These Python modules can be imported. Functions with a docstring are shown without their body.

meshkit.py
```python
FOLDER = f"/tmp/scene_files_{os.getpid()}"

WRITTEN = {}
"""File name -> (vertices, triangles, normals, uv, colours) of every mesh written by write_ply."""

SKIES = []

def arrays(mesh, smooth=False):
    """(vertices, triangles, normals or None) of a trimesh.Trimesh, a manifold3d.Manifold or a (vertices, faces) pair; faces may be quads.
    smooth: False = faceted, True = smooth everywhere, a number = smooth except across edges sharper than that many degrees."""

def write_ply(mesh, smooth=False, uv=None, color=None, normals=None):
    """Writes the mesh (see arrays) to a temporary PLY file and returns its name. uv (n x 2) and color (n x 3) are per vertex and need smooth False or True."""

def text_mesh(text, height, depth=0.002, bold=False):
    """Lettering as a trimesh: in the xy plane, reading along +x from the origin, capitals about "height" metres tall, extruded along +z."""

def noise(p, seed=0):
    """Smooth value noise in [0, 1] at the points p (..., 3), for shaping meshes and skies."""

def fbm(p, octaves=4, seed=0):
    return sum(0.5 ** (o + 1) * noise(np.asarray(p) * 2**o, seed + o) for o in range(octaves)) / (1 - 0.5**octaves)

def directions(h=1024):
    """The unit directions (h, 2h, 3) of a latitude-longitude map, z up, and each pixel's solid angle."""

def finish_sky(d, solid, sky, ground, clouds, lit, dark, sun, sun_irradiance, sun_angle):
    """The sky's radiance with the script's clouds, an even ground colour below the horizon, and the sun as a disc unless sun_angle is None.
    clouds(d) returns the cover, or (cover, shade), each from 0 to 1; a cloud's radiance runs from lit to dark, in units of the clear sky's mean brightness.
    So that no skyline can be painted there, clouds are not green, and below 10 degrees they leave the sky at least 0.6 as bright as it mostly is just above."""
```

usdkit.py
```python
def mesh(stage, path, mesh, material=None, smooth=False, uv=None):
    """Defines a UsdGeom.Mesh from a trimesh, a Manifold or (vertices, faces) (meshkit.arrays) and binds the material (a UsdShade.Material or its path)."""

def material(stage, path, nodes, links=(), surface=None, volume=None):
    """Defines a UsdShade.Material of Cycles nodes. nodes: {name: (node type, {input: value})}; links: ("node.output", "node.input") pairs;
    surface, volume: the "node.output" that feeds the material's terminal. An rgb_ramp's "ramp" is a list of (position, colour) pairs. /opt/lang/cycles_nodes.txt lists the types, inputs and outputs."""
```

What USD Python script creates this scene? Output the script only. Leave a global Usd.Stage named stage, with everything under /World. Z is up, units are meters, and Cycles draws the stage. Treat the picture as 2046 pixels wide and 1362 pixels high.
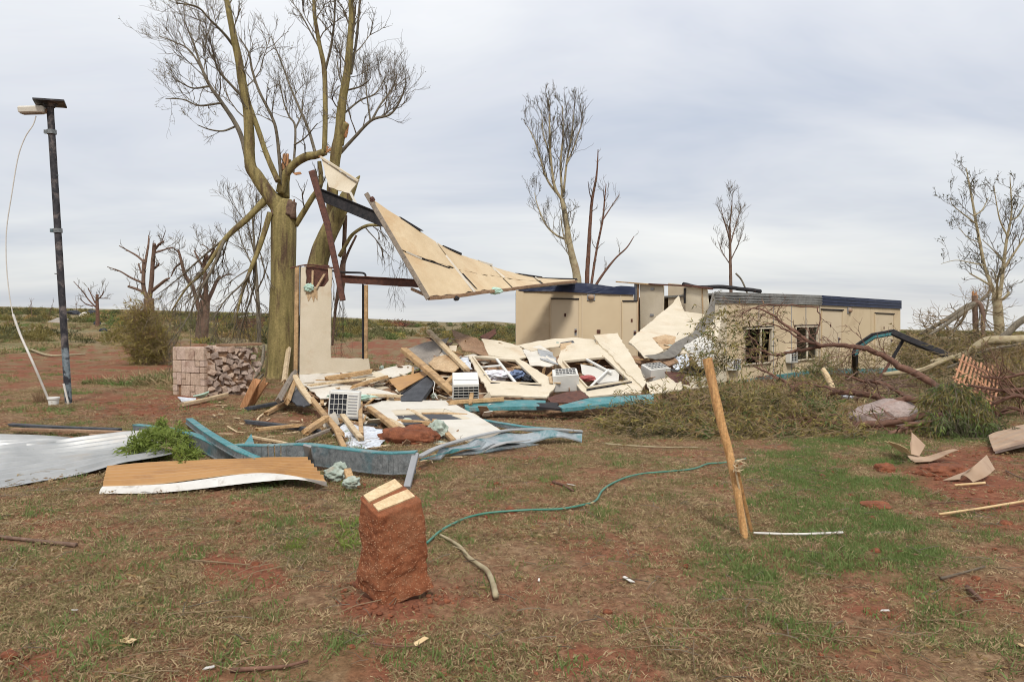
import math, random
import numpy as np, trimesh, shapely, shapely.geometry as sg
import usdkit, meshkit
from pxr import Usd, UsdGeom, UsdLux, UsdShade, Gf, Vt, Sdf

stage = Usd.Stage.CreateInMemory()
UsdGeom.SetStageUpAxis(stage, 'Z')
UsdGeom.Xform.Define(stage, '/World')
UsdGeom.Scope.Define(stage, '/World/Looks')
rng = np.random.default_rng(7)
random.seed(7)

# ---------------------------------------------------------------- camera, sky, sun
F, CX, CY, EYE = 1500.0, 1023.0, 681.0, np.array([0.0, 0.0, 1.6])
PITCH = math.atan(45.0 / F)
cam = UsdGeom.Camera.Define(stage, '/World/camera')
cam.AddTranslateOp().Set(Gf.Vec3d(*EYE))
cam.AddRotateXOp().Set(90.0 - math.degrees(PITCH))
cam.CreateHorizontalApertureAttr(36.0)
cam.CreateFocalLengthAttr(36.0 * F / 2046.0)
cam.CreateClippingRangeAttr(Gf.Vec2f(0.05, 10000))
cam.CreateExposureAttr(0.90)

SUN = np.array([0.06, -0.66, 0.75]); SUN /= np.linalg.norm(SUN)
SUN_EL, SUN_ROT = math.asin(SUN[2]), math.atan2(SUN[0], SUN[1])
sky = usdkit.material(stage, '/World/Looks/sky_air', {
    'tc': ('texture_coordinate', {}), 'sx': ('separate_xyz', {}),
    'zc': ('math', {'math_type': 'maximum', 'value2': 0.0}), 'za': ('math', {'math_type': 'add', 'value2': 0.16}),
    'dx': ('math', {'math_type': 'divide'}), 'dy': ('math', {'math_type': 'divide'}), 'cv': ('combine_xyz', {'z': 3.7}),
    'mp': ('mapping', {'rotation': (0, 0, 0.25), 'scale': (0.55, 1.0, 1.0)}),
    'n1': ('noise_texture', {'scale': 1.15, 'detail': 7.0, 'roughness': 0.52, 'distortion': 0.35}),
    'n2': ('noise_texture', {'scale': 0.42, 'detail': 3.0, 'roughness': 0.5}),
    'r1': ('rgb_ramp', {'ramp': [(0.26, (3.6, 3.85, 4.35)), (0.42, (4.5, 4.6, 4.85)), (0.58, (5.25, 5.28, 5.3)), (0.78, (6.0, 5.95, 5.8))]}),
    'r2': ('rgb_ramp', {'ramp': [(0.3, (0.90, 0.92, 0.96)), (0.7, (1.06, 1.05, 1.03))]}),
    'mu': ('mix', {'mix_type': 'multiply', 'fac': 1.0}),
    'zg': ('map_range', {'from_min': 0.0, 'from_max': 1.0, 'to_min': 0.95, 'to_max': 1.75, 'clamp': True}),
    'gv': ('combine_xyz', {}), 'mg': ('mix', {'mix_type': 'multiply', 'fac': 1.0}),
    'sk': ('sky_texture', {'sky_type': 'single_scattering', 'sun_disc': False, 'sun_elevation': SUN_EL, 'sun_rotation': SUN_ROT}),
    'mx': ('mix', {'mix_type': 'mix', 'fac': 0.9}),
    'bg': ('background_shader', {'strength': 0.081})},
    [('tc.generated', 'sx.vector'), ('sx.z', 'zc.value1'), ('zc.value', 'za.value1'), ('sx.x', 'dx.value1'), ('za.value', 'dx.value2'),
     ('sx.y', 'dy.value1'), ('za.value', 'dy.value2'), ('dx.value', 'cv.x'), ('dy.value', 'cv.y'), ('cv.vector', 'mp.vector'),
     ('mp.vector', 'n1.vector'), ('mp.vector', 'n2.vector'), ('n1.fac', 'r1.fac'), ('n2.fac', 'r2.fac'), ('r1.color', 'mu.color1'), ('r2.color', 'mu.color2'),
     ('zc.value', 'zg.value'), ('zg.result', 'gv.x'), ('zg.result', 'gv.y'), ('zg.result', 'gv.z'), ('mu.color', 'mg.color1'), ('gv.vector', 'mg.color2'),
     ('sk.color', 'mx.color1'), ('mg.color', 'mx.color2'), ('mx.color', 'bg.color')], surface='bg.background')
dome = UsdLux.DomeLight.Define(stage, '/World/sky')
dome.GetPrim().SetCustomDataByKey('kind', 'structure')
UsdShade.MaterialBindingAPI.Apply(dome.GetPrim()).Bind(sky)
sun = UsdLux.DistantLight.Define(stage, '/World/sun')
zx = np.cross([0, 0, 1.0], SUN); zx /= np.linalg.norm(zx); zy = np.cross(SUN, zx)
sun.AddTransformOp().Set(Gf.Matrix4d(*zx, 0, *zy, 0, *SUN, 0, 0, 0, 0, 1))
sun.CreateIntensityAttr(0.40); sun.CreateAngleAttr(10.0); sun.CreateNormalizeAttr(True); sun.CreateColorAttr(Gf.Vec3f(1.0, 0.96, 0.9))

# ---------------------------------------------------------------- geometry of the view and of the ground
OFFU = np.array([-9, -0.95, -0.68, -0.33, -0.28, -0.062, 0.1, 0.52, 0.68, 0.95, 9])
OFFV = np.array([636, 611, 611, 624, 629, 645, 648, 657, 660, 660, 636]) - 636.0
def smooth(a, b, x):
    t = np.clip((np.asarray(x, float) - a) / (b - a), 0, 1)
    return t * t * (3 - 2 * t)
def zg(x, y):
    "height of the ground"
    x, y = np.asarray(x, float), np.asarray(y, float)
    front = smooth(3.0, 18.0, y)
    u = x / np.maximum(y, 1.0)
    z = -np.interp(u, OFFU, OFFV) / F * np.maximum(y, 0) * front
    p = np.stack(np.broadcast_arrays(x, y, 0.0), -1)
    near = 1 - smooth(20, 60, np.hypot(x, y))
    z = z + near * (0.10 * (meshkit.fbm(p * 0.45 + 31.7, 3, 5) - 0.5) + 0.045 * (meshkit.fbm(p * 2.3 + 11.1, 3, 9) - 0.5))
    hill = np.exp(-((u + 0.035) / 0.055) ** 2) * smooth(250, 600, y) * 3.0
    return z + hill
def ray(px, py):
    c, s = math.cos(PITCH), math.sin(PITCH)
    a, b = (px - CX) / F, (CY - py) / F
    return np.array([a, c + b * s, -s + b * c])
def P(px, py, Y):
    "the point seen at a pixel, Y metres in front"
    d = ray(px, py)
    return EYE + d * (Y / d[1])
def G(px, py, up=0.0):
    "the point of the ground seen at a pixel"
    d = ray(px, py); lo, hi = 1.0, 400.0
    for _ in range(50):
        m = 0.5 * (lo + hi); q = EYE + d * (m / d[1])
        if q[2] > zg(q[0], q[1]) + up: lo = m
        else: hi = m
    return EYE + d * (lo / d[1])
def pick(px, py, p0, p1):
    "the point of the upright plane through p0 and p1 seen at a pixel"
    n = np.array([p1[1] - p0[1], -(p1[0] - p0[0]), 0.0]); d = ray(px, py)
    return EYE + d * (np.dot(np.asarray(p0)[:3] * [1, 1, 0] - EYE * [1, 1, 0], n) / np.dot(d, n))
HY = ([600, 660, 690, 720, 760, 790, 810, 840, 870, 900, 960, 1000], [18.2, 16.6, 15.8, 14.9, 14.0, 13.3, 12.6, 11.2, 10.2, 9.2, 7.6, 6.6])
def Q(px, py, near=0.0):
    "a point on the surface of the heap of wreckage seen at a pixel, brought nearer by so many metres"
    return P(px, py, float(np.interp(py, *HY)) - near)
def pix(p):
    "pixels of points"
    q = np.asarray(p, float) - EYE; c, s = math.cos(PITCH), math.sin(PITCH)
    f = q[..., 1] * c - q[..., 2] * s; u = q[..., 1] * s + q[..., 2] * c
    f = np.where(f > 0.05, f, 0.05)
    return CX + F * q[..., 0] / f, CY - F * u / f
def unit(v):
    v = np.asarray(v, float); return v / max(np.linalg.norm(v), 1e-12)

# ---------------------------------------------------------------- prims
used = {}
def numbered(path):
    n = used.get(path, 0); used[path] = n + 1
    return path if n == 0 else f'{path}_{n:03d}'
def obj(name, mesh, mat, parent=None, smooth=False):
    base = parent.GetPath().pathString if parent is not None else '/World'
    return usdkit.mesh(stage, numbered(base + '/' + name), mesh, M[mat] if isinstance(mat, str) else mat, smooth).GetPrim()
def tag(p, label, cat, group=None, kind=None):
    for k, v in (('label', label), ('category', cat), ('group', group), ('kind', kind)):
        if v: p.SetCustomDataByKey(k, v)
    return p
def struct(p, kind='structure'):
    p.SetCustomDataByKey('kind', kind); return p
def note(p, label):
    p.SetCustomDataByKey('label', label); return p
def thing(name, label, cat, group=None):
    return tag(UsdGeom.Xform.Define(stage, numbered('/World/' + name)).GetPrim(), label, cat, group)
MANY = {'twigs', 'leaves', 'withered_leaves', 'sticks', 'branches'}
def part(name, mesh, mat, parent, smooth=False):
    q = obj(name, mesh, mat, parent, smooth)
    return struct(q, 'stuff') if name in MANY else q

# ---------------------------------------------------------------- materials
M = {}
def mat(name, c1, c2, scale=6.0, rough=0.75, bump=0.25, dist=0.01, detail=5.0, stretch=(1, 1, 1), lo=0.32, hi=0.68, dirt=None, dirt_scale=1.3, dirt_at=(0.52, 0.72), metal=0.0, spec=0.3, trans=0.0, fine=None, finer=0.35, streak=False):
    nodes = {'g': ('texture_coordinate', {}), 'mp': ('mapping', {'scale': stretch}),
             'n': ('noise_texture', {'scale': scale, 'detail': detail, 'roughness': 0.6}),
             'r': ('rgb_ramp', {'ramp': [(lo, c1), (hi, c2)]}),
             'b': ('bump', {'strength': bump, 'distance': dist}),
             'p': ('principled_bsdf', {'roughness': rough, 'metallic': metal, 'specular_ior_level': spec})}
    links = [('g.object', 'mp.vector'), ('mp.vector', 'n.vector'), ('n.fac', 'r.fac'), ('n.fac', 'b.height'), ('b.normal', 'p.normal')]
    col = 'r.color'
    if dirt is not None:
        nodes |= {'dn': ('noise_texture', {'scale': dirt_scale, 'detail': 6.0, 'roughness': 0.65, 'distortion': 0.4}),
                  'dr': ('rgb_ramp', {'ramp': [(dirt_at[0], (0, 0, 0)), (dirt_at[1], (1, 1, 1))]}),
                  'dm': ('mix', {'mix_type': 'mix', 'color2': dirt})}
        links += [('mp.vector' if streak else 'g.object', 'dn.vector'), ('dn.fac', 'dr.fac'), ('dr.color', 'dm.fac'), (col, 'dm.color1')]
        col = 'dm.color'
    if fine is not None:
        nodes |= {'fn': ('noise_texture', {'scale': fine, 'detail': 3.0, 'roughness': 0.7}),
                  'fr': ('rgb_ramp', {'ramp': [(0.3, (1 - finer,) * 3), (0.7, (1 + 0.7 * finer,) * 3)]}),
                  'fm': ('mix', {'mix_type': 'multiply', 'fac': 1.0})}
        links += [('g.object', 'fn.vector'), ('fn.fac', 'fr.fac'), (col, 'fm.color1'), ('fr.color', 'fm.color2')]
        col = 'fm.color'
    links.append((col, 'p.base_color'))
    out = 'p.BSDF'
    if trans:
        nodes |= {'t': ('translucent_bsdf', {}), 'm': ('mix_closure', {'fac': trans})}
        links += [(col, 't.color'), ('p.BSDF', 'm.closure1'), ('t.BSDF', 'm.closure2')]
        out = 'm.closure'
    M[name] = usdkit.material(stage, '/World/Looks/' + name, nodes, links, surface=out)
    return M[name]

mat('cream_paint', (0.50, 0.41, 0.29), (0.57, 0.48, 0.35), 3.0, 0.55, 0.1, 0.004, dirt=(0.33, 0.22, 0.13), dirt_scale=0.9, dirt_at=(0.55, 0.85))
mat('pale_panel', (0.53, 0.455, 0.33), (0.60, 0.525, 0.40), 2.5, 0.6, 0.06, 0.004, dirt=(0.45, 0.31, 0.18), dirt_scale=1.7, dirt_at=(0.56, 0.88), fine=35.0, finer=0.06)
mat('white_panel', (0.54, 0.50, 0.42), (0.61, 0.57, 0.495), 2.5, 0.55, 0.12, 0.005, dirt=(0.46, 0.36, 0.25), dirt_scale=2.1, dirt_at=(0.55, 0.9), fine=40.0, finer=0.06)
mat('beige_wall', (0.53, 0.415, 0.265), (0.57, 0.455, 0.295), 1.2, 0.6, 0.05, 0.003, dirt=(0.33, 0.23, 0.14), dirt_scale=0.8, dirt_at=(0.56, 0.9))
mat('door_paint', (0.54, 0.435, 0.295), (0.57, 0.465, 0.32), 1.6, 0.5, 0.04, 0.003, dirt=(0.36, 0.25, 0.15), dirt_scale=1.3, dirt_at=(0.6, 0.95))
mat('plywood', (0.40, 0.27, 0.15), (0.52, 0.38, 0.23), 5.0, 0.75, 0.15, 0.004, stretch=(1, 1, 0.35), dirt=(0.30, 0.17, 0.08), dirt_scale=1.6, fine=40.0)
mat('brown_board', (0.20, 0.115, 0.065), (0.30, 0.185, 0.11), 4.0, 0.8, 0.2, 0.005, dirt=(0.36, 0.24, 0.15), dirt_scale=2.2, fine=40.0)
mat('ceiling_ply', (0.49, 0.365, 0.215), (0.57, 0.445, 0.28), 2.2, 0.7, 0.04, 0.003, dirt=(0.44, 0.28, 0.14), dirt_scale=0.9, dirt_at=(0.5, 0.75), fine=30.0, finer=0.06)
mat('timber', (0.33, 0.20, 0.09), (0.50, 0.33, 0.17), 9.0, 0.75, 0.3, 0.004, stretch=(1, 1, 1), dirt=(0.22, 0.14, 0.08), dirt_scale=3.0, fine=55.0)
mat('pale_timber', (0.46, 0.34, 0.20), (0.60, 0.47, 0.30), 9.0, 0.75, 0.3, 0.004, dirt=(0.30, 0.20, 0.11), dirt_scale=3.5, fine=55.0)
mat('grey_timber', (0.16, 0.13, 0.10), (0.28, 0.23, 0.18), 12.0, 0.85, 0.4, 0.006, fine=60.0)
mat('post_timber', (0.38, 0.195, 0.07), (0.55, 0.325, 0.14), 9.0, 0.8, 0.5, 0.006, stretch=(5, 5, 0.4), dirt=(0.22, 0.115, 0.06), dirt_scale=2.5, fine=60.0, streak=True)
mat('teal_paint', (0.045, 0.175, 0.185), (0.095, 0.265, 0.275), 5.0, 0.55, 0.12, 0.004, dirt=(0.22, 0.225, 0.215), dirt_scale=5.0, dirt_at=(0.52, 0.70), metal=0.0, fine=50.0)
mat('flattened_steel', (0.26, 0.29, 0.30), (0.36, 0.39, 0.40), 6.0, 0.5, 0.1, 0.003, dirt=(0.07, 0.19, 0.20), dirt_scale=2.2, dirt_at=(0.5, 0.62), metal=0.2, fine=50.0, finer=0.15)
mat('worn_steel', (0.11, 0.12, 0.12), (0.24, 0.25, 0.25), 22.0, 0.5, 0.15, 0.003, dirt=(0.06, 0.15, 0.17), dirt_scale=2.5, metal=0.25, fine=90.0)
mat('galvanised', (0.29, 0.295, 0.29), (0.38, 0.38, 0.37), 3.0, 0.42, 0.06, 0.003, dirt=(0.42, 0.36, 0.29), dirt_scale=1.4, dirt_at=(0.55, 0.85), metal=0.25, spec=0.5)
mat('tan_sheet', (0.36, 0.195, 0.075), (0.43, 0.25, 0.105), 2.0, 0.55, 0.06, 0.003, stretch=(0.4, 3, 3), dirt=(0.26, 0.14, 0.07), dirt_scale=1.6, dirt_at=(0.5, 0.8))
mat('tin_white', (0.50, 0.48, 0.44), (0.60, 0.58, 0.54), 5.0, 0.5, 0.1, 0.003, dirt=(0.30, 0.25, 0.20), dirt_scale=6.0)
mat('peeled_strip', (0.12, 0.108, 0.09), (0.19, 0.172, 0.145), 9.0, 0.7, 0.12, 0.003, dirt=(0.08, 0.065, 0.05), dirt_scale=3.0)
mat('rust', (0.065, 0.03, 0.022), (0.135, 0.055, 0.036), 14.0, 0.75, 0.3, 0.004, fine=60.0)
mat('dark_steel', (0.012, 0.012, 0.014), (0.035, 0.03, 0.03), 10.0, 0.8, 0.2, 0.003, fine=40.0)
mat('navy_paint', (0.017, 0.024, 0.052), (0.027, 0.036, 0.075), 3.0, 0.45, 0.06, 0.003, dirt=(0.10, 0.10, 0.12), dirt_scale=2.5, dirt_at=(0.6, 0.9))
mat('grey_fascia', (0.175, 0.17, 0.16), (0.25, 0.245, 0.225), 8.0, 0.5, 0.1, 0.003, dirt=(0.13, 0.11, 0.09), dirt_scale=2.0, metal=0.2)
mat('grey_post', (0.22, 0.22, 0.225), (0.29, 0.29, 0.29), 4.0, 0.5, 0.08, 0.003)
mat('black_pole', (0.016, 0.016, 0.02), (0.05, 0.047, 0.05), 13.0, 0.6, 0.4, 0.006, dirt=(0.15, 0.125, 0.115), dirt_scale=6.0, dirt_at=(0.50, 0.64), fine=50.0)
mat('peeled_pole', (0.09, 0.12, 0.13), (0.22, 0.25, 0.27), 18.0, 0.7, 0.4, 0.005, dirt=(0.025, 0.025, 0.03), dirt_scale=8.0, dirt_at=(0.48, 0.56))
mat('plastic_white', (0.56, 0.545, 0.50), (0.64, 0.625, 0.58), 4.0, 0.45, 0.04, 0.002, dirt=(0.55, 0.47, 0.36), dirt_scale=4.0, dirt_at=(0.55, 0.9))
mat('dark_plastic', (0.014, 0.016, 0.02), (0.03, 0.032, 0.038), 9.0, 0.5, 0.1, 0.002)
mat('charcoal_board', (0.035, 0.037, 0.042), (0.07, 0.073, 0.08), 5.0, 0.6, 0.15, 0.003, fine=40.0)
mat('grey_board', (0.21, 0.18, 0.15), (0.30, 0.265, 0.225), 3.0, 0.7, 0.12, 0.004, dirt=(0.35, 0.28, 0.2), dirt_scale=2.0, fine=40.0)
mat('plastic_film', (0.48, 0.51, 0.55), (0.64, 0.66, 0.69), 5.0, 0.4, 0.5, 0.02, fine=20.0)
mat('blue_cloth', (0.10, 0.14, 0.24), (0.20, 0.25, 0.36), 9.0, 0.9, 0.5, 0.02)
mat('white_cloth', (0.55, 0.55, 0.58), (0.74, 0.73, 0.74), 8.0, 0.9, 0.5, 0.02, dirt=(0.42, 0.30, 0.34), dirt_scale=6.0)
mat('red_cloth', (0.26, 0.06, 0.06), (0.38, 0.11, 0.10), 9.0, 0.9, 0.5, 0.02)
mat('insulation', (0.22, 0.27, 0.22), (0.42, 0.46, 0.39), 12.0, 0.95, 0.8, 0.03, dirt=(0.33, 0.27, 0.2), dirt_scale=5.0)
mat('mint_insulation', (0.30, 0.46, 0.38), (0.47, 0.60, 0.50), 12.0, 0.95, 0.8, 0.03)
mat('red_soil', (0.13, 0.042, 0.02), (0.25, 0.088, 0.042), 9.0, 0.95, 0.8, 0.02, dirt=(0.10, 0.05, 0.03), dirt_scale=12.0, fine=70.0)
mat('footing', (0.145, 0.046, 0.019), (0.265, 0.092, 0.040), 26.0, 0.95, 0.9, 0.012, dirt=(0.24, 0.105, 0.052), dirt_scale=7.0, dirt_at=(0.46, 0.7), fine=150.0)
mat('footing_stripe', (0.50, 0.36, 0.20), (0.62, 0.49, 0.30), 20.0, 0.85, 0.3, 0.004, dirt=(0.36, 0.19, 0.09), dirt_scale=9.0, dirt_at=(0.52, 0.8), fine=80.0, finer=0.14)
mat('gravel_light', (0.22, 0.10, 0.05), (0.40, 0.23, 0.13), 30.0, 0.8, 0.2, 0.002)
mat('gum_bark', (0.14, 0.115, 0.04), (0.30, 0.235, 0.095), 4.0, 0.8, 0.5, 0.02, stretch=(2.6, 2.6, 0.35), dirt=(0.085, 0.05, 0.03), dirt_scale=2.2, dirt_at=(0.50, 0.66), fine=26.0, streak=True)
mat('grey_bark', (0.10, 0.083, 0.06), (0.19, 0.16, 0.115), 8.0, 0.85, 0.4, 0.01, stretch=(2, 2, 0.5), fine=26.0)
mat('brown_bark', (0.10, 0.06, 0.042), (0.19, 0.12, 0.085), 9.0, 0.85, 0.4, 0.01, fine=30.0)
mat('red_bark', (0.085, 0.042, 0.028), (0.185, 0.095, 0.062), 7.0, 0.8, 0.4, 0.008, dirt=(0.08, 0.045, 0.03), dirt_scale=5.0, fine=40.0)
mat('fresh_wood', (0.30, 0.13, 0.055), (0.46, 0.25, 0.12), 14.0, 0.85, 0.5, 0.01, stretch=(4, 4, 0.6))
mat('twig', (0.085, 0.066, 0.047), (0.15, 0.12, 0.085), 9.0, 0.85, 0.1, 0.003)
mat('twig_tan', (0.15, 0.105, 0.06), (0.24, 0.175, 0.10), 9.0, 0.85, 0.1, 0.003)
for n, a, b in (('leaf_olive', (0.13, 0.108, 0.03), (0.25, 0.20, 0.068)), ('leaf_green', (0.07, 0.10, 0.026), (0.16, 0.20, 0.065)), ('leaf_lime', (0.11, 0.15, 0.025), (0.22, 0.27, 0.055)),
                ('leaf_dry', (0.20, 0.13, 0.05), (0.34, 0.235, 0.10)), ('leaf_dark', (0.045, 0.045, 0.018), (0.09, 0.085, 0.034)), ('leaf_yellow', (0.23, 0.185, 0.048), (0.36, 0.30, 0.095)),
                ('grass_dry', (0.27, 0.19, 0.10), (0.46, 0.345, 0.19)), ('grass_olive', (0.165, 0.14, 0.058), (0.28, 0.235, 0.105)), ('grass_green', (0.09, 0.13, 0.032), (0.185, 0.245, 0.075)),
                ('grass_brown', (0.15, 0.09, 0.048), (0.26, 0.165, 0.09))):
    mat(n, a, b, 14.0, 0.65, 0.0, 0.001, detail=2.0, trans=0.3)
mat('scrub', (0.10, 0.098, 0.04), (0.18, 0.165, 0.07), 3.0, 0.8, 0.0, 0.001, detail=2.0, trans=0.25)
mat('brick', (0.39, 0.285, 0.21), (0.50, 0.38, 0.29), 9.0, 0.85, 0.35, 0.006, dirt=(0.25, 0.15, 0.11), dirt_scale=4.0, fine=45.0)
mat('brick_pale', (0.42, 0.31, 0.245), (0.52, 0.40, 0.32), 9.0, 0.85, 0.35, 0.006, dirt=(0.30, 0.19, 0.14), dirt_scale=4.0, fine=45.0)
mat('brick_rough', (0.26, 0.19, 0.15), (0.42, 0.33, 0.27), 12.0, 0.9, 0.6, 0.012, dirt=(0.17, 0.10, 0.075), dirt_scale=5.0, fine=45.0)
mat('pink_stone', (0.25, 0.19, 0.165), (0.38, 0.305, 0.27), 14.0, 0.9, 0.5, 0.01, dirt=(0.27, 0.16, 0.12), dirt_scale=3.0, fine=60.0)
mat('hose', (0.035, 0.14, 0.095), (0.08, 0.22, 0.155), 6.0, 0.4, 0.1, 0.002)
mat('stick_white', (0.48, 0.45, 0.40), (0.60, 0.57, 0.52), 9.0, 0.6, 0.1, 0.002)
mat('bamboo', (0.46, 0.31, 0.15), (0.60, 0.44, 0.24), 9.0, 0.65, 0.1, 0.002)
mat('gum_stick', (0.25, 0.20, 0.115), (0.38, 0.32, 0.20), 9.0, 0.8, 0.3, 0.003, dirt=(0.2, 0.12, 0.07), dirt_scale=6.0)
mat('terracotta', (0.36, 0.17, 0.085), (0.47, 0.25, 0.14), 6.0, 0.7, 0.15, 0.003, dirt=(0.25, 0.12, 0.07), dirt_scale=3.0)
mat('curled_tin', (0.28, 0.185, 0.115), (0.37, 0.26, 0.175), 3.0, 0.6, 0.12, 0.004, dirt=(0.20, 0.11, 0.065), dirt_scale=2.5)
mat('room_white', (0.50, 0.475, 0.42), (0.57, 0.545, 0.49), 3.0, 0.6, 0.08, 0.003)
M['pane_glass'] = usdkit.material(stage, '/World/Looks/pane_glass', {'t': ('transparent_bsdf', {'color': (0.75, 0.8, 0.8)}), 'g': ('glossy_bsdf', {'roughness': 0.03, 'color': (0.9, 0.9, 0.9)}), 'f': ('fresnel', {'IOR': 1.6}), 'm': ('mix_closure', {})},
    [('f.fac', 'm.fac'), ('t.BSDF', 'm.closure1'), ('g.BSDF', 'm.closure2')], surface='m.closure')

# ---------------------------------------------------------------- mesh helpers
def join(*ms):
    ms = [m for m in ms if m is not None]
    vs, fs, n = [], [], 0
    for m in ms:
        v, f = (np.asarray(m[0]), np.asarray(m[1])) if isinstance(m, tuple) else (np.asarray(m.vertices), np.asarray(m.faces))
        vs.append(v); fs.append(f + n); n += len(v)
    return trimesh.Trimesh(np.vstack(vs), np.vstack(fs), process=False)
def frame_of(pts):
    c = pts.mean(0); _, _, vt = np.linalg.svd(pts - c)
    n = vt[2] if np.dot(vt[2], c - EYE) > 0 else -vt[2]
    u = vt[0]; return c, u, np.cross(n, u), n
def rag_edge(pts, step, amp, r):
    out = []
    for a, b in zip(pts, np.roll(pts, -1, 0)):
        k = max(1, int(np.linalg.norm(b - a) / step)); nrm = np.array([-(b - a)[1], (b - a)[0]]) / (np.linalg.norm(b - a) + 1e-9)
        for i in range(k):
            q = a + (b - a) * (i / k)
            out.append(q + (nrm * r.normal(0, amp) if i else 0))
    return np.array(out)
def slab(pts, t=0.02, holes=(), rag=0.0, warp=0.0, seed=1, size=0.3, normal=None):
    "a sheet of thickness t whose face towards the camera goes through the outline pts"
    pts = np.asarray(pts, float); c, u, v, n = frame_of(pts)
    if normal is not None:
        n = unit(normal); u = unit(np.cross(n, [0.123, 0.31, 0.9])); v = np.cross(n, u)
    to2 = lambda q: np.stack([(np.asarray(q) - c) @ u, (np.asarray(q) - c) @ v], -1)
    p2, res = to2(pts), (pts - c) @ n
    r = np.random.default_rng(seed)
    ring = rag_edge(p2, 0.09, rag, r) if rag else p2
    poly = sg.Polygon(ring, [to2(h) for h in holes])
    if not poly.is_valid: poly = max(getattr(poly.buffer(0), 'geoms', [poly.buffer(0)]), key=lambda g: g.area)
    v2, f = trimesh.creation.triangulate_polygon(poly, engine='earcut')
    v2, f = np.asarray(v2), np.asarray(f)
    v3 = np.column_stack([v2, np.zeros(len(v2))])
    if warp and size:
        v3, f = trimesh.remesh.subdivide_to_size(v3, f, size, max_iter=12)
        m = trimesh.Trimesh(v3, f, process=False); m.merge_vertices(); v3, f = np.asarray(m.vertices), np.asarray(m.faces)
    # the outline's own unevenness, spread inwards
    d = np.linalg.norm(v3[:, None, :2] - p2[None], axis=2); w = 1 / (d + 1e-3) ** 2
    h = (w * res).sum(1) / w.sum(1)
    if warp: h = h + warp * (meshkit.fbm(np.column_stack([v3[:, :2] * 1.6 + seed * 7.3, np.zeros(len(v3))]), 3, seed) - 0.5) * 2
    fr = c + v3[:, :1] * u + v3[:, 1:2] * v + h[:, None] * n
    area = np.cross(v3[f[:, 1], :2] - v3[f[:, 0], :2], v3[f[:, 2], :2] - v3[f[:, 0], :2])
    f[area < 0] = f[area < 0][:, ::-1]
    bk = fr + n * t
    e = np.vstack([f[:, [0, 1]], f[:, [1, 2]], f[:, [2, 0]]])
    key = {tuple(x) for x in e}
    be = np.array([x for x in e if (x[1], x[0]) not in key])
    N = len(fr); side = np.vstack([np.column_stack([be[:, 0], be[:, 1], be[:, 1] + N]), np.column_stack([be[:, 0], be[:, 1] + N, be[:, 0] + N])])
    # u x v = n points away from the camera: front face order reversed
    return trimesh.Trimesh(np.vstack([fr, bk]), np.vstack([f[:, ::-1], f + N, side]), process=False)
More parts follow.
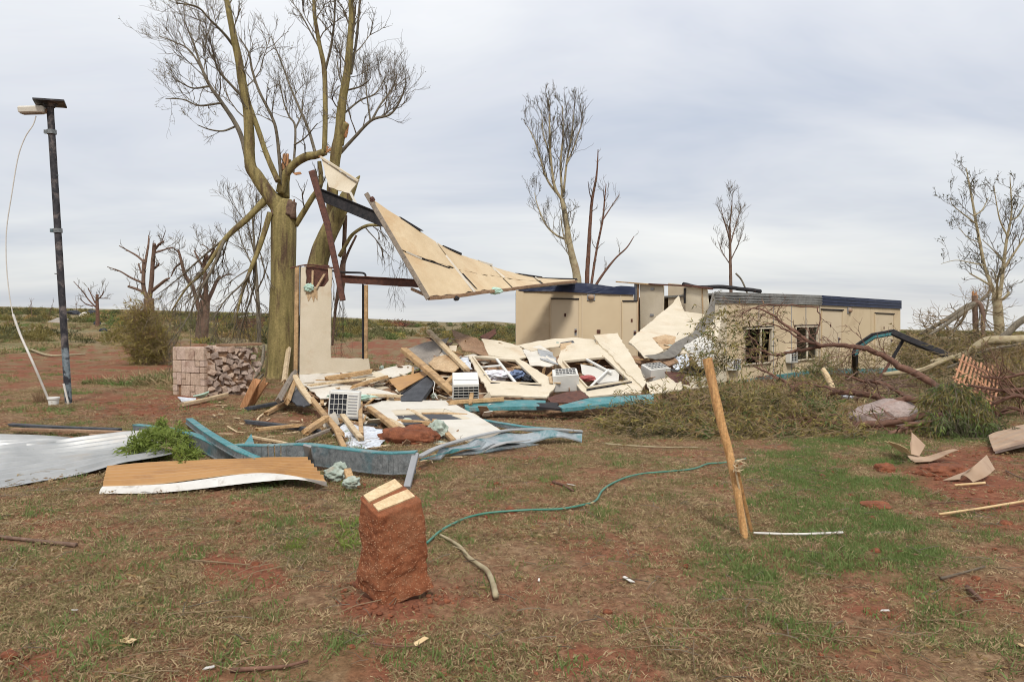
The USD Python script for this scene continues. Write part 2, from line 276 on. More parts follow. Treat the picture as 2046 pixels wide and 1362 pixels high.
def bar(p0, p1, w, t, up=(0, 0, 1), splinter=0.0, bow=0.0, seed=0, seg=4):
    "a sawn board or bar from p0 to p1"
    r = np.random.default_rng(seed + 17); p0, p1 = np.asarray(p0, float), np.asarray(p1, float)
    d = unit(p1 - p0); s = np.cross(d, up); s = unit(s) if np.linalg.norm(s) > 1e-3 else np.array([1.0, 0, 0]); q = np.cross(s, d)
    ch = min(w, t) * 0.12
    a, b = w / 2, t / 2
    prof = np.array([(-a + ch, -b), (a - ch, -b), (a, -b + ch), (a, b - ch), (a - ch, b), (-a + ch, b), (-a, b - ch), (-a, -b + ch)])
    if bow or splinter: pass
    else: seg = 1
    vs = []
    bx, bz = r.normal(0, 1, 2) * bow
    for i in range(seg + 1):
        k = i / seg; c = p0 + (p1 - p0) * k + (s * bx + q * bz) * math.sin(math.pi * k)
        ring = c + prof[:, :1] * s + prof[:, 1:] * q
        if splinter and i in (0, seg): ring = ring + d * (r.uniform(-1, 1, (8, 1)) * splinter * (1 if i else -1))
        vs.append(ring)
    v = np.vstack(vs); f = []
    for i in range(seg):
        for j in range(8):
            a0, b0 = i * 8 + j, i * 8 + (j + 1) % 8
            f += [(a0, b0, b0 + 8), (a0, b0 + 8, a0 + 8)]
    L = seg * 8
    for j in range(1, 7): f += [(0, j + 1, j), (L, L + j, L + j + 1)]
    return trimesh.Trimesh(v, np.array(f), process=False)
def obox(c, ex, ey, ez, ch=0.0):
    "a box from its centre and three half edges, with chamfered edges if ch"
    c, ex, ey, ez = (np.asarray(k, float) for k in (c, ex, ey, ez))
    if np.dot(np.cross(ex, ey), ez) < 0: ex, c = -ex, c
    if ch:
        l = np.array([np.linalg.norm(k) for k in (ex, ey, ez)]); pts = []
        for s in np.ndindex(2, 2, 2):
            sg_ = np.array(s) * 2 - 1
            for k in range(3):
                q = l - ch; q[k] = l[k]; pts.append(sg_ * q)
        m = trimesh.convex.convex_hull(np.array(pts)); B = np.stack([unit(ex), unit(ey), unit(ez)])
        return trimesh.Trimesh(np.asarray(m.vertices) @ B + c, m.faces, process=False)
    m = trimesh.creation.box((2, 2, 2))
    return trimesh.Trimesh(np.asarray(m.vertices) @ np.stack([ex, ey, ez]) + c, m.faces, process=False)
def spline(p, n):
    p = np.asarray(p, float)
    if len(p) < 3:
        return p[0] + (p[-1] - p[0]) * np.linspace(0, 1, n)[:, None]
    q = np.vstack([2 * p[0] - p[1], p, 2 * p[-1] - p[-2]]); out = []
    t = np.linspace(0, len(p) - 1 - 1e-9, n)
    for x in t:
        i = int(x); f = x - i; a, b, c, d = q[i:i + 4]
        out.append(0.5 * (2 * b + (c - a) * f + (2 * a - 5 * b + 4 * c - d) * f * f + (3 * b - a - 3 * c + d) * f ** 3))
    return np.array(out)
def tube(pts, rad, sides=8, rough=0.0, seed=0, cap=True):
    p = np.asarray(pts, float); n = len(p); rad = np.broadcast_to(rad, n)
    t = np.gradient(p, axis=0); t /= np.linalg.norm(t, axis=1, keepdims=True) + 1e-12
    a = np.zeros_like(p); h = np.array([0, 0, 1.0]) if abs(t[0, 2]) < 0.8 else np.array([1.0, 0, 0])
    for i in range(n):
        h = h - t[i] * np.dot(h, t[i]); h /= np.linalg.norm(h) + 1e-12; a[i] = h
    b = np.cross(t, a); an = np.arange(sides) * 2 * np.pi / sides
    v = np.cos(an)[None, :, None] * a[:, None] + np.sin(an)[None, :, None] * b[:, None]
    R = rad[:, None] * np.ones((1, sides))
    if rough:
        q = p[:, None] + v * rad[:, None, None]
        R = R * (1 + rough * 2 * (meshkit.fbm(q * (0.35 / max(rad.mean(), 0.005)) + seed * 3.1, 3, seed) - 0.5))
    v = (p[:, None] + v * R[..., None]).reshape(-1, 3)
    i, j = np.meshgrid(np.arange(n - 1), np.arange(sides), indexing='ij')
    q = np.stack([i * sides + j, i * sides + (j + 1) % sides, (i + 1) * sides + (j + 1) % sides, (i + 1) * sides + j], -1).reshape(-1, 4)
    f = np.vstack([q[:, [0, 1, 2]], q[:, [0, 2, 3]]])
    if cap:
        k = len(v); v = np.vstack([v, p[0], p[-1]]); L = (n - 1) * sides; jj = np.arange(sides); j2 = (jj + 1) % sides
        f = np.vstack([f, np.column_stack([np.full(sides, k), j2, jj]), np.column_stack([np.full(sides, k + 1), L + jj, L + j2])])
    return trimesh.Trimesh(v, f, process=False)
def tubes(lines, sides=3):
    "many thin tapering tubes as one mesh: lines of (points, radius at the start, radius at the end)"
    by = {}
    for p, r0, r1 in lines: by.setdefault(len(p), []).append((p, r0, r1))
    vs, fs, n0 = [], [], 0
    for n, L in by.items():
        p = np.array([x[0] for x in L], float); r = np.array([np.linspace(x[1], x[2], n) for x in L])
        t = np.gradient(p, axis=1); t /= np.linalg.norm(t, axis=2, keepdims=True) + 1e-12
        a = np.cross(t, np.array([0.31, 0.52, 0.79])); a /= np.linalg.norm(a, axis=2, keepdims=True) + 1e-12; b = np.cross(t, a)
        an = np.arange(sides) * 2 * np.pi / sides
        v = p[:, :, None] + r[:, :, None, None] * (np.cos(an)[:, None] * a[:, :, None] + np.sin(an)[:, None] * b[:, :, None])
        i, j = np.meshgrid(np.arange(n - 1), np.arange(sides), indexing='ij')
        q = np.stack([i * sides + j, i * sides + (j + 1) % sides, (i + 1) * sides + (j + 1) % sides, (i + 1) * sides + j], -1).reshape(-1, 4)
        f = np.vstack([q[:, [0, 1, 2]], q[:, [0, 2, 3]]])
        f = (f[None] + (np.arange(len(L)) * n * sides)[:, None, None]).reshape(-1, 3) + n0
        vs.append(v.reshape(-1, 3)); fs.append(f); n0 += len(L) * n * sides
    return trimesh.Trimesh(np.vstack(vs), np.vstack(fs), process=False)
def leaves(pos, dirs, length, width, r):
    "leaf-shaped quads: four triangles each, folded along the midrib"
    pos, d = np.asarray(pos, float), np.asarray(dirs, float); n = len(pos)
    d = d / (np.linalg.norm(d, axis=1, keepdims=True) + 1e-12)
    s = np.cross(d, r.normal(size=(n, 3))); s /= np.linalg.norm(s, axis=1, keepdims=True) + 1e-12
    nn = np.cross(d, s); L = (length * r.uniform(0.6, 1.3, n))[:, None]; W = (width * r.uniform(0.7, 1.3, n))[:, None]
    base, tip = pos, pos + d * L + nn * L * r.normal(0, 0.15, (n, 1)); mid = pos + d * L * 0.45
    v = np.stack([base, mid + s * W / 2 + nn * W * 0.15, tip, mid - s * W / 2 + nn * W * 0.15], 1).reshape(-1, 3)
    k = np.arange(n)[:, None] * 4
    return trimesh.Trimesh(v, np.vstack([k + [0, 1, 2], k + [0, 2, 3]]), process=False)
def blob(c, size, seed=0, sub=3, amp=0.35, freq=2.0):
    m = trimesh.creation.icosphere(sub, 1.0); v = np.asarray(m.vertices)
    v = v * (1 + amp * 2 * (meshkit.fbm(v * freq + seed * 5.7, 4, seed) - 0.5))[:, None]
    return trimesh.Trimesh(v * np.asarray(size) + np.asarray(c), m.faces, process=False)
def inpoly(px, py, poly):
    return shapely.contains_xy(sg.Polygon(poly), px, py)
def instances(name, protos, pos, idx, yaw, scale, tilt=0.0, r=None):
    pi = UsdGeom.PointInstancer.Define(stage, numbered('/World/' + name)); paths = []
    for k, (m, mt) in enumerate(protos):
        q = usdkit.mesh(stage, f'{pi.GetPath()}/piece' + (f'_{k:03d}' if k else ''), m, M[mt]); paths.append(q.GetPath())
    pi.CreatePrototypesRel().SetTargets(paths)
    n = len(pos); r = r or np.random.default_rng(3)
    ax, ay = r.normal(0, tilt, n) if tilt else np.zeros(n), r.normal(0, tilt, n) if tilt else np.zeros(n)
    cz, sz = np.cos(yaw / 2), np.sin(yaw / 2)
    q = np.stack([cz, ax / 2 * cz + ay / 2 * sz, ay / 2 * cz - ax / 2 * sz, sz], 1); q /= np.linalg.norm(q, axis=1, keepdims=True)
    pi.CreatePositionsAttr(Vt.Vec3fArray.FromNumpy(np.asarray(pos, np.float32)))
    pi.CreateProtoIndicesAttr(Vt.IntArray.FromNumpy(np.asarray(idx, np.int32)))
    pi.CreateScalesAttr(Vt.Vec3fArray.FromNumpy(np.repeat(np.asarray(scale, np.float32)[:, None], 3, 1)))
    pi.CreateOrientationsAttr(Vt.QuathArray([Gf.Quath(*map(float, x)) for x in q]))
    return pi.GetPrim()
# ---------------------------------------------------------------- the ground
RED = [  # patches of bare red earth, as the outlines they show
    [(-60, 716), (180, 694), (345, 683), (420, 690), (430, 742), (330, 748), (200, 758), (-60, 782)],
    [(585, 696), (700, 684), (880, 676), (900, 700), (870, 728), (585, 732)],
    [(1770, 950), (1880, 905), (2120, 880), (2120, 1058), (1940, 1052), (1850, 1015)],
    [(700, 1190), (860, 1190), (880, 1240), (780, 1280), (700, 1250)],
    [(1140, 1300), (1300, 1290), (1350, 1380), (1120, 1380)], [(1700, 1220), (1780, 1210), (1800, 1290), (1710, 1300)],
    [(180, 800), (420, 790), (420, 830), (200, 830)], [(380, 1110), (520, 1120), (560, 1200), (420, 1190)], [(60, 1300), (180, 1310), (200, 1362), (40, 1362)],
    [(690, 1300), (760, 1310), (760, 1400), (680, 1400)], [(1880, 1160), (1990, 1170), (1990, 1200), (1890, 1200)]]
GREEN = [[(1490, 940), (1640, 890), (1790, 880), (1800, 960), (1900, 1050), (1820, 1090), (1640, 1075), (1520, 1040)], [(1340, 1060), (1600, 1050), (1900, 1060), (2046, 1080), (2046, 1180), (1700, 1190), (1400, 1160)],
         [(400, 1270), (560, 1250), (720, 1290), (700, 1340), (440, 1340)], [(560, 1070), (640, 1070), (640, 1110), (560, 1110)], [(1480, 1180), (2046, 1200), (2046, 1300), (1500, 1290)], [(660, 1010), (720, 1010), (720, 1110), (670, 1110)]]
def soft_mask(x, y, polys, soft):
    z = zg(x, y); px, py = pix(np.stack([x, y, z], -1))
    p3 = np.stack([x, y, 0 * x], -1)
    jx = (meshkit.fbm(p3 * 1.7 + 4.1, 3, 21) - 0.5); jy = (meshkit.fbm(p3 * 1.7 + 9.9, 3, 22) - 0.5)
    near = np.clip(9.0 / np.maximum(y, 0.5), 0.18, 1.0); px = px + jx * 130 * near; py = py + jy * 40 * near
    pts = shapely.points(px, py); out = np.zeros(len(px))
    ok = (y > 0.5)
    for q in polys:
        d = shapely.distance(sg.Polygon(q), pts)
        out = np.maximum(out, np.where(ok, np.clip(1 - d / (soft * near), 0, 1), 0))
    return out
def bare(x, y):
    b = soft_mask(x, y, RED, 26.0); n = meshkit.fbm(np.stack([x * 3.1, y * 3.1, 0 * x], -1) + 2.2, 4, 61)
    return np.clip(b * 1.25 - 0.25, 0, 1) * np.clip((n - 0.34) * 5, 0.4, 1)
def lush(x, y):
    n = meshkit.fbm(np.stack([x * 2.0, y * 2.0, 0 * x], -1) + 12.2, 4, 62)
    return soft_mask(x, y, GREEN[:1], 40.0) * np.clip((n - 0.36) * 4, 0.15, 1) + 0.5 * soft_mask(x, y, GREEN[1:], 40.0) * np.clip((n - 0.43) * 5, 0, 1)
th = np.unique(np.concatenate([np.linspace(-0.80, 0.80, 420), np.linspace(0.80, 2 * np.pi - 0.80, 60)]))[:-1]
rr = np.concatenate([[0.4, 1.2, 2.2], np.geomspace(2.8, 30, 300), np.geomspace(30.6, 2500, 110)])
R_, T_ = np.meshgrid(rr, th, indexing='ij')
gx, gy = (R_ * np.sin(T_)).ravel(), (R_ * np.cos(T_)).ravel()
gz = zg(gx, gy)
gp = np.stack([gx, gy, gz], -1)
gp3 = np.stack([gx, gy, 0 * gx], -1)
gz = gz + (1 - smooth(8, 22, R_.ravel())) * 0.028 * (meshkit.fbm(gp3 * 9.0, 3, 2) - 0.5)
gp[:, 2] = gz
nr, nt = len(rr), len(th)
i, j = np.meshgrid(np.arange(nr - 1), np.arange(nt), indexing='ij')
q = np.stack([i * nt + j, (i + 1) * nt + j, (i + 1) * nt + (j + 1) % nt, i * nt + (j + 1) % nt], -1).reshape(-1, 4)
gf = np.vstack([q[:, [0, 2, 1]], q[:, [0, 3, 2]], np.column_stack([np.zeros(nt - 2, int), np.arange(2, nt), np.arange(1, nt - 1)])])
gm = trimesh.Trimesh(gp, gf, process=False)
if gm.face_normals[:, 2].mean() < 0: gf = gf[:, ::-1]
red_v, green_v = bare(gx, gy), lush(gx, gy)
far_v = 0.9 * smooth(15, 30, R_.ravel())
M['earth'] = usdkit.material(stage, '/World/Looks/earth', {
    'g': ('geometry', {}), 'ar': ('attribute', {'attribute': 'bare'}), 'ag': ('attribute', {'attribute': 'lush'}), 'af': ('attribute', {'attribute': 'far'}),
    'n1': ('noise_texture', {'scale': 1.1, 'detail': 6.0, 'roughness': 0.62}), 'n2': ('noise_texture', {'scale': 16.0, 'detail': 5.0, 'roughness': 0.7}), 'n3': ('noise_texture', {'scale': 70.0, 'detail': 3.0, 'roughness': 0.7}),
    'r1': ('rgb_ramp', {'ramp': [(0.40, (0.0, 0.0, 0.0)), (0.60, (1, 1, 1))]}),
    'litter': ('rgb_ramp', {'ramp': [(0.30, (0.10, 0.058, 0.032)), (0.5, (0.20, 0.122, 0.068)), (0.70, (0.31, 0.215, 0.125))]}),
    'soil': ('rgb_ramp', {'ramp': [(0.30, (0.125, 0.046, 0.026)), (0.55, (0.215, 0.083, 0.046)), (0.75, (0.29, 0.125, 0.07))]}),
    'm1': ('mix', {'mix_type': 'mix'}), 'mfac': ('math', {'math_type': 'multiply', 'value2': 0.75}), 'mmax': ('math', {'math_type': 'maximum'}),
    'm2': ('mix', {'mix_type': 'mix', 'color2': (0.085, 0.095, 0.035)}), 'gfac': ('math', {'math_type': 'multiply', 'value2': 0.55}),
    'fn': ('noise_texture', {'scale': 0.07, 'detail': 6.0, 'roughness': 0.7}), 'fr': ('rgb_ramp', {'ramp': [(0.35, (0.13, 0.125, 0.06)), (0.52, (0.19, 0.165, 0.085)), (0.62, (0.24, 0.15, 0.09)), (0.72, (0.17, 0.15, 0.075))]}),
    'm3': ('mix', {'mix_type': 'mix'}), 'ffac': ('math', {'math_type': 'multiply'}), 'inv': ('math', {'math_type': 'subtract', 'value1': 1.0}),
    'gr': ('rgb_ramp', {'ramp': [(0.3, (0.7, 0.7, 0.7)), (0.7, (1.2, 1.2, 1.2))]}), 'm4': ('mix', {'mix_type': 'multiply', 'fac': 1.0}),
    'h': ('math', {'math_type': 'multiply_add', 'value2': 0.5}),
    'b': ('bump', {'strength': 0.7, 'distance': 0.025}), 'p': ('principled_bsdf', {'roughness': 0.95, 'specular_ior_level': 0.1})},
    [('g.position', 'n1.vector'), ('g.position', 'n2.vector'), ('g.position', 'n3.vector'), ('g.position', 'fn.vector'), ('n1.fac', 'r1.fac'), ('n2.fac', 'litter.fac'), ('n2.fac', 'soil.fac'),
     ('r1.color', 'mfac.value1'), ('mfac.value', 'mmax.value1'), ('ar.fac', 'mmax.value2'), ('mmax.value', 'm1.fac'), ('litter.color', 'm1.color1'), ('soil.color', 'm1.color2'),
     ('ag.fac', 'gfac.value1'), ('gfac.value', 'm2.fac'), ('m1.color', 'm2.color1'), ('fn.fac', 'fr.fac'), ('ar.fac', 'inv.value2'), ('inv.value', 'ffac.value1'), ('af.fac', 'ffac.value2'),
     ('ffac.value', 'm3.fac'), ('m2.color', 'm3.color1'), ('fr.color', 'm3.color2'), ('n3.fac', 'gr.fac'), ('m3.color', 'm4.color1'), ('gr.color', 'm4.color2'), ('m4.color', 'p.base_color'),
     ('n3.fac', 'h.value1'), ('n2.fac', 'h.value3'), ('h.value', 'b.height'), ('b.normal', 'p.normal')], surface='p.BSDF')
ground = usdkit.mesh(stage, '/World/ground', trimesh.Trimesh(gp, gf, process=False), M['earth'], True)
for n, a in (('bare', red_v), ('lush', green_v), ('far', far_v)):
    UsdGeom.PrimvarsAPI(ground).CreatePrimvar(n, Sdf.ValueTypeNames.FloatArray, 'vertex').Set(Vt.FloatArray.FromNumpy(a.astype(np.float32)))
struct(ground.GetPrim())

# ---------------------------------------------------------------- grass and litter
def tuft(seed, n, rad, h0, h1, lean, w=0.0030):
    r = np.random.default_rng(seed); a = r.uniform(0, 2 * np.pi, n); d = rad * np.sqrt(r.uniform(0, 1, n))
    b = np.stack([d * np.cos(a), d * np.sin(a), np.full(n, -0.006)], 1); h = r.uniform(h0, h1, n)
    la = r.uniform(0, 2 * np.pi, n); ll = np.abs(r.normal(lean, 0.45, n))
    dr = np.stack([np.cos(la) * ll, np.sin(la) * ll, np.ones(n)], 1); dr /= np.linalg.norm(dr, axis=1, keepdims=True)
    s = np.cross(dr, r.normal(size=(n, 3))); s /= np.linalg.norm(s, axis=1, keepdims=True); W = (w * r.uniform(0.6, 1.4, n))[:, None]
    m = b + dr * (h * 0.55)[:, None]; t = m + (dr + np.stack([np.cos(la), np.sin(la), -0.5 * np.ones(n)], 1) * 0.5 * ll[:, None]) * (h * 0.45)[:, None]
    v = np.stack([b - s * W, b + s * W, m + s * W * 0.8, m - s * W * 0.8, t], 1).reshape(-1, 3); k = np.arange(n)[:, None] * 5
    return trimesh.Trimesh(v, np.vstack([k + [0, 1, 2], k + [0, 2, 3], k + [3, 2, 4]]), process=False)
protos = []
for k in range(3): protos.append((tuft(10 + k, 60, 0.13, 0.010, 0.042, 1.3), 'grass_dry'))
for k in range(3): protos.append((tuft(20 + k, 60, 0.13, 0.010, 0.042, 1.0), 'grass_olive'))
for k in range(2): protos.append((tuft(30 + k, 60, 0.13, 0.008, 0.036, 1.4), 'grass_brown'))
for k in range(3): protos.append((tuft(40 + k, 56, 0.12, 0.015, 0.065, 0.6), 'grass_green'))
def scatter_ground(n_per_m2, y0, y1, r, margin=1.35):
    A = (y1 ** 2 - y0 ** 2) * 0.69 * margin
    n = int(A * n_per_m2); y = np.sqrt(r.uniform(y0 ** 2, y1 ** 2, n)); x = r.uniform(-1, 1, n) * y * 0.69 * margin
    return x, y
r = np.random.default_rng(11); X, Y = [], []
for den, a, b in ((420, 2.9, 6), (220, 6, 11), (80, 11, 18), (14, 18, 34)):
    x, y = scatter_ground(den, a, b, r); X.append(x); Y.append(y)
X, Y = np.concatenate(X), np.concatenate(Y)
p3 = np.stack([X, Y, 0 * X], -1)
bz, lz = bare(X, Y), lush(X, Y)
n1, n2 = meshkit.fbm(p3 * 0.9 + 3, 4, 31), meshkit.fbm(p3 * 2.6 + 8, 3, 33)
n3 = meshkit.fbm(p3 * 0.5 + 17, 3, 35)
keep = r.uniform(size=len(X)) < np.clip((n1 - 0.40) * 4.0 + 0.40 + 0.6 * lz, 0.20, 1) * (1 - 0.93 * bz)
X, Y, lz, n2, n3 = X[keep], Y[keep], lz[keep], n2[keep], n3[keep]
u = r.uniform(size=len(X)); pgreen = np.clip(0.05 + 0.72 * lz + (n2 - 0.54) * 1.0 + (n3 - 0.5) * 0.4, 0.03, 0.85)
idx = np.where(u < pgreen, r.integers(8, 11, len(X)), np.where(u < pgreen + (1 - pgreen) * 0.40, r.integers(0, 3, len(X)), np.where(u < pgreen + (1 - pgreen) * 0.76, r.integers(3, 6, len(X)), r.integers(6, 8, len(X)))))
sc = r.uniform(0.5, 1.2, len(X)) * np.where(Y > 11, 1.35, 1.0)
g = instances('grass', protos, np.stack([X, Y, zg(X, Y)], -1), idx, r.uniform(0, 6.28, len(X)), sc, 0.1, r)
tag(g, 'short dry and green grass growing all over the red earth', 'grass', kind='stuff')
# dry leaves, chips and twigs
lf = []
for k in range(3):
    q = np.random.default_rng(60 + k); n = 14
    pos = np.column_stack([q.uniform(-0.2, 0.2, (n, 2)), q.uniform(0.0, 0.02, n)]); d = np.column_stack([q.normal(size=(n, 2)), q.normal(0, 0.15, n)])
    lf.append((leaves(pos, d, 0.045, 0.012, q), ['leaf_dry', 'grass_dry', 'grass_brown'][k]))
for k in range(2):
    q = np.random.default_rng(70 + k); L = []
    for _ in range(5):
        a = q.uniform(-0.25, 0.25, 2); d = q.normal(size=2) * 0.09; z = q.uniform(0.006, 0.03)
        L.append((np.array([[*a, z], [*(a + d + q.normal(0, 0.01, 2)), z + 0.01], [*(a + 2 * d), z]]), 0.003, 0.0015))
    lf.append((tubes(L), ['twig_tan', 'twig'][k]))
x, y = scatter_ground(14, 2.9, 13, r)
i5 = r.integers(0, 5, len(x))
g = instances('leaf_litter', lf, np.stack([x, y, zg(x, y) + 0.012], -1), i5, r.uniform(0, 6.28, len(x)), r.uniform(0.5, 1.2, len(x)), 0.05, r)
tag(g, 'dry fallen leaves and twigs scattered over the grass', 'leaf litter', kind='stuff')
clod = [(blob((0, 0, 0), (0.03, 0.025, 0.018), k, 1, 0.3), 'red_soil') for k in range(3)]
x, y = scatter_ground(16, 2.9, 13, r); kb = r.uniform(size=len(x)) < 0.15 + bare(x, y); x, y = x[kb], y[kb]
g = instances('soil_clods', clod, np.stack([x, y, zg(x, y) + 0.004], -1), r.integers(0, 3, len(x)), r.uniform(0, 6.28, len(x)), np.exp(r.normal(-0.6, 0.5, len(x))), 0.3, r)
tag(g, 'small red clods of earth lying in the grass', 'soil clods', kind='stuff')
# ---------------------------------------------------------------- the two cabins
def wall_lamp(c, n, size, parent):
    n = unit(n); s = unit(np.cross([0, 0, 1.0], n)); up = np.array([0, 0, 1.0])
    w = part('wall_lamp', obox(c + n * 0.015, s * size * 0.75, n * 0.015, up * size * 0.6, 0.006), 'grey_post', parent)
    m = trimesh.creation.icosphere(2, 1.0); v = np.asarray(m.vertices); v = v[:, :1] * s * size * 0.62 + v[:, 1:2] * n * size * 0.55 + v[:, 2:] * up * size * 0.5 + c + n * 0.03
    part('lamp_shade', trimesh.Trimesh(v, m.faces, process=False), 'curled_tin', w, 40)
class Wall:
    "an upright wall through two points of the plan, worked on through pixels"
    def __init__(s, a, b):
        s.a, s.b = np.array([a[0], a[1], 0.0]), np.array([b[0], b[1], 0.0]); s.d = unit(s.b - s.a); s.up = np.array([0, 0, 1.0])
        s.n = np.cross(s.d, s.up); s.n = s.n if np.dot(s.n, EYE - s.a) > 0 else -s.n
    def p(s, px, py, out=0.0): return pick(px, py, s.a, s.b) + s.n * out
    def poly(s, L, out=0.0): return [s.p(x, y, out) for x, y in L]
    def box(s, L, t, out=0.0, **k): return slab(s.poly(L, out), t, normal=-s.n, **k)
    def rail(s, a, b, w, t, out=0.0): return bar(s.p(*a, out), s.p(*b, out), t, w, up=s.up) if abs(s.p(*a)[2] - s.p(*b)[2]) < np.linalg.norm((s.p(*a) - s.p(*b))[:2]) else bar(s.p(*a, out), s.p(*b, out), w, t, up=s.n)
def frame4(W, q, w, out, t, inner_mat, parent, name='frame'):
    tl, tr, br, bl = q
    return part(name, join(W.rail(tl, tr, w, t, out), W.rail(bl, br, w, t, out), W.rail(tl, bl, w, t, out + 0.002), W.rail(tr, br, w, t, out + 0.002)), inner_mat, parent)
def door(W, q, parent, knob, viewer):
    d = part('door', W.box(q, 0.035, 0.02), 'door_paint', parent)
    tl, tr, br, bl = q
    part('door_frame', join(W.rail((tl[0] - 1, tl[1] - 1), (bl[0] - 1, bl[1]), 0.03, 0.05, 0.012), W.rail((tr[0] + 1, tr[1] - 1), (br[0] + 1, br[1]), 0.03, 0.05, 0.012)), 'beige_wall', d)
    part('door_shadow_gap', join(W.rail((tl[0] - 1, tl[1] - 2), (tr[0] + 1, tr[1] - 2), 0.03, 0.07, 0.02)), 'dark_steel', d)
    k = W.p(*knob, 0.06); part('handle', trimesh.Trimesh(np.asarray(trimesh.creation.icosphere(1, 0.035).vertices) + k, trimesh.creation.icosphere(1, 0.035).faces, process=False), 'rust', d, True)
    part('handle_plate', obox(W.p(knob[0], knob[1] + 2, 0.03), W.d * 0.03, W.n * 0.006, W.up * 0.09), 'grey_post', d)
    part('door_number', obox(W.p(*viewer, 0.026), W.d * 0.025, W.n * 0.006, W.up * 0.045), 'rust', d)
def window(W, q, mid, parent, frame_mat='pale_panel', broken=(0, 0)):
    f = frame4(W, q, 0.038, 0.02, 0.07, frame_mat, parent, 'window_frame')
    tl, tr, br, bl = q
    part('mullion', W.rail(mid[0], mid[1], 0.038, 0.05, 0.022), frame_mat, f)
    part('lintel_trim', W.rail((tl[0] - 2, tl[1] - 3), (tr[0] + 2, tr[1] - 3), 0.03, 0.05, 0.03), 'dark_steel', f)
    if not broken[0]: part('pane', W.box([tl, mid[0], mid[1], bl], 0.006, 0.0), 'pane_glass', f)
    if not broken[1]: part('pane', W.box([mid[0], tr, br, mid[1]], 0.006, 0.0), 'pane_glass', f)
    if broken[0]:   # shards left standing in the frame
        k = np.random.default_rng(3); x0, x1, y0, y1 = tl[0], mid[0][0], tl[1], bl[1]
        part('glass_shard', W.box([(x0, y1), (x1, y1), (x1 - 2, y1 - 14), (x0 + 10, y1 - 24), (x0 + 4, y1 - 12), (x0 + 2, y0 + 14), (x0, y0 + 10)], 0.005, 0.0), 'pane_glass', f)

# the nearer cabin, running away to the right
A0, A1 = P(1420, 650, 19.5), P(1799, 650, 27.0)
W = Wall(A0, A1)
cab = thing('cabin', 'long beige cabin wing still standing, with two windows, two doors and a navy edged roof', 'cabin')
seams = [1422, 1452, 1482, 1516, 1545, 1581, 1610, 1637, 1740, 1799]
def top_at(x): return float(np.interp(x, [1420, 1640, 1799], [604, 608, 617]))
def bot_at(x): return float(np.interp(x, [1420, 1520, 1610, 1799], [772, 752, 741, 738]))
w1 = [(1485, 657), (1541, 655), (1539, 724), (1485, 728)]
w2 = [(1588, 653), (1632, 652), (1630, 716), (1588, 720)]
for k in range(len(seams) - 1):
    a, b = seams[k], seams[k + 1]
    q = [(a + 0.6, top_at(a)), (b, top_at(b)), (b, bot_at(b)), (a + 0.6, bot_at(a))]
    pieces = sg.Polygon(q)
    for wq in (w1, w2): pieces = pieces.difference(sg.Polygon(wq))
    for gq in getattr(pieces, 'geoms', [pieces]):
        if gq.area > 4: part('wall_panel', W.box(list(gq.exterior.coords)[:-1], 0.06, -0.002 * (k % 2)), 'beige_wall' if k > 0 else 'pale_panel', cab)
for a in (1516, 1545, 1581, 1610, 1638):
    m_ = W.rail((a, top_at(a) + 2), (a, (654 if a in (1516, 1610) else bot_at(a) - 2)), 0.025, 0.012, 0.004); part('seam_strip', m_, 'grey_post', cab)
window(W, w1, ((1519, 656), (1517, 726)), cab, broken=(1, 1))
window(W, w2, ((1612, 652.5), (1611, 718)), cab, broken=(0, 0))
door(W, [(1642, 620), (1681, 622), (1679, 735), (1642, 737)], cab, (1674, 677), (1658, 650))
door(W, [(1748, 627), (1784, 629), (1783, 735), (1748, 736)], cab, (1779, 680), (1765, 655))
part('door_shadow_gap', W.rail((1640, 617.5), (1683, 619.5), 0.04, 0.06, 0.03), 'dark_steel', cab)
wall_lamp(W.p(1696, 620), W.n, 0.16, cab)
fg = [(1424, 583), (1500, 585), (1640, 590), (1640, 609), (1500, 606), (1418, 605)]
part('grey_fascia', W.box(fg, 0.02, 0.05, warp=0.03, size=0.3, seed=4), 'grey_fascia', cab)
for k, f_ in enumerate((0.25, 0.5, 0.75)):
    a, b = (1424, 583 + 22 * f_), (1640, 590 + 19 * f_); part('fascia_rib', W.rail(a, b, 0.02, 0.02, 0.058), 'grey_fascia', cab)
part('navy_fascia', W.box([(1640, 590), (1799, 600.5), (1799, 617), (1640, 609.5)], 0.03, 0.045), 'navy_paint', cab)
for f_ in (0.33, 0.66):
    part('fascia_rib', W.rail((1641, 590 + 19 * f_), (1798, 600.5 + 16.5 * f_), 0.015, 0.02, 0.052), 'navy_paint', cab)
# roof, far wall, end wall and floor
inw = -W.n
zt0, zt1 = W.p(1424, 583)[2], W.p(1799, 600.5)[2]
c0, c1 = W.p(1424, 600), W.p(1799, 600); c0[2] = c1[2] = 0
DEPTH = 2.7
def at(c, d, z): q = c + inw * d; q[2] = z; return q
roof_pts = [at(c0, -0.03, zt0 - 0.03), at(c1, -0.03, zt1 - 0.03), at(c1, DEPTH, zt1 - 0.10), at(c0, DEPTH, zt0 - 0.10)]
part('roof', slab(roof_pts, 0.05, normal=(0, 0, -1)), 'grey_fascia', cab)
zb0, zb1 = W.p(1424, 771)[2], W.p(1799, 738)[2]
part('back_wall', slab([at(c0, DEPTH, zb0), at(c1, DEPTH, zb1), at(c1, DEPTH, zt1 - 0.12), at(c0, DEPTH, zt0 - 0.12)], 0.06, normal=inw), 'pale_panel', cab)
part('end_wall', slab([at(c1, 0.065, zb1), at(c1, DEPTH - 0.005, zb1), at(c1, DEPTH - 0.005, zt1 - 0.1), at(c1, 0.065, zt1 - 0.1)], 0.06, normal=-W.d), 'beige_wall', cab)
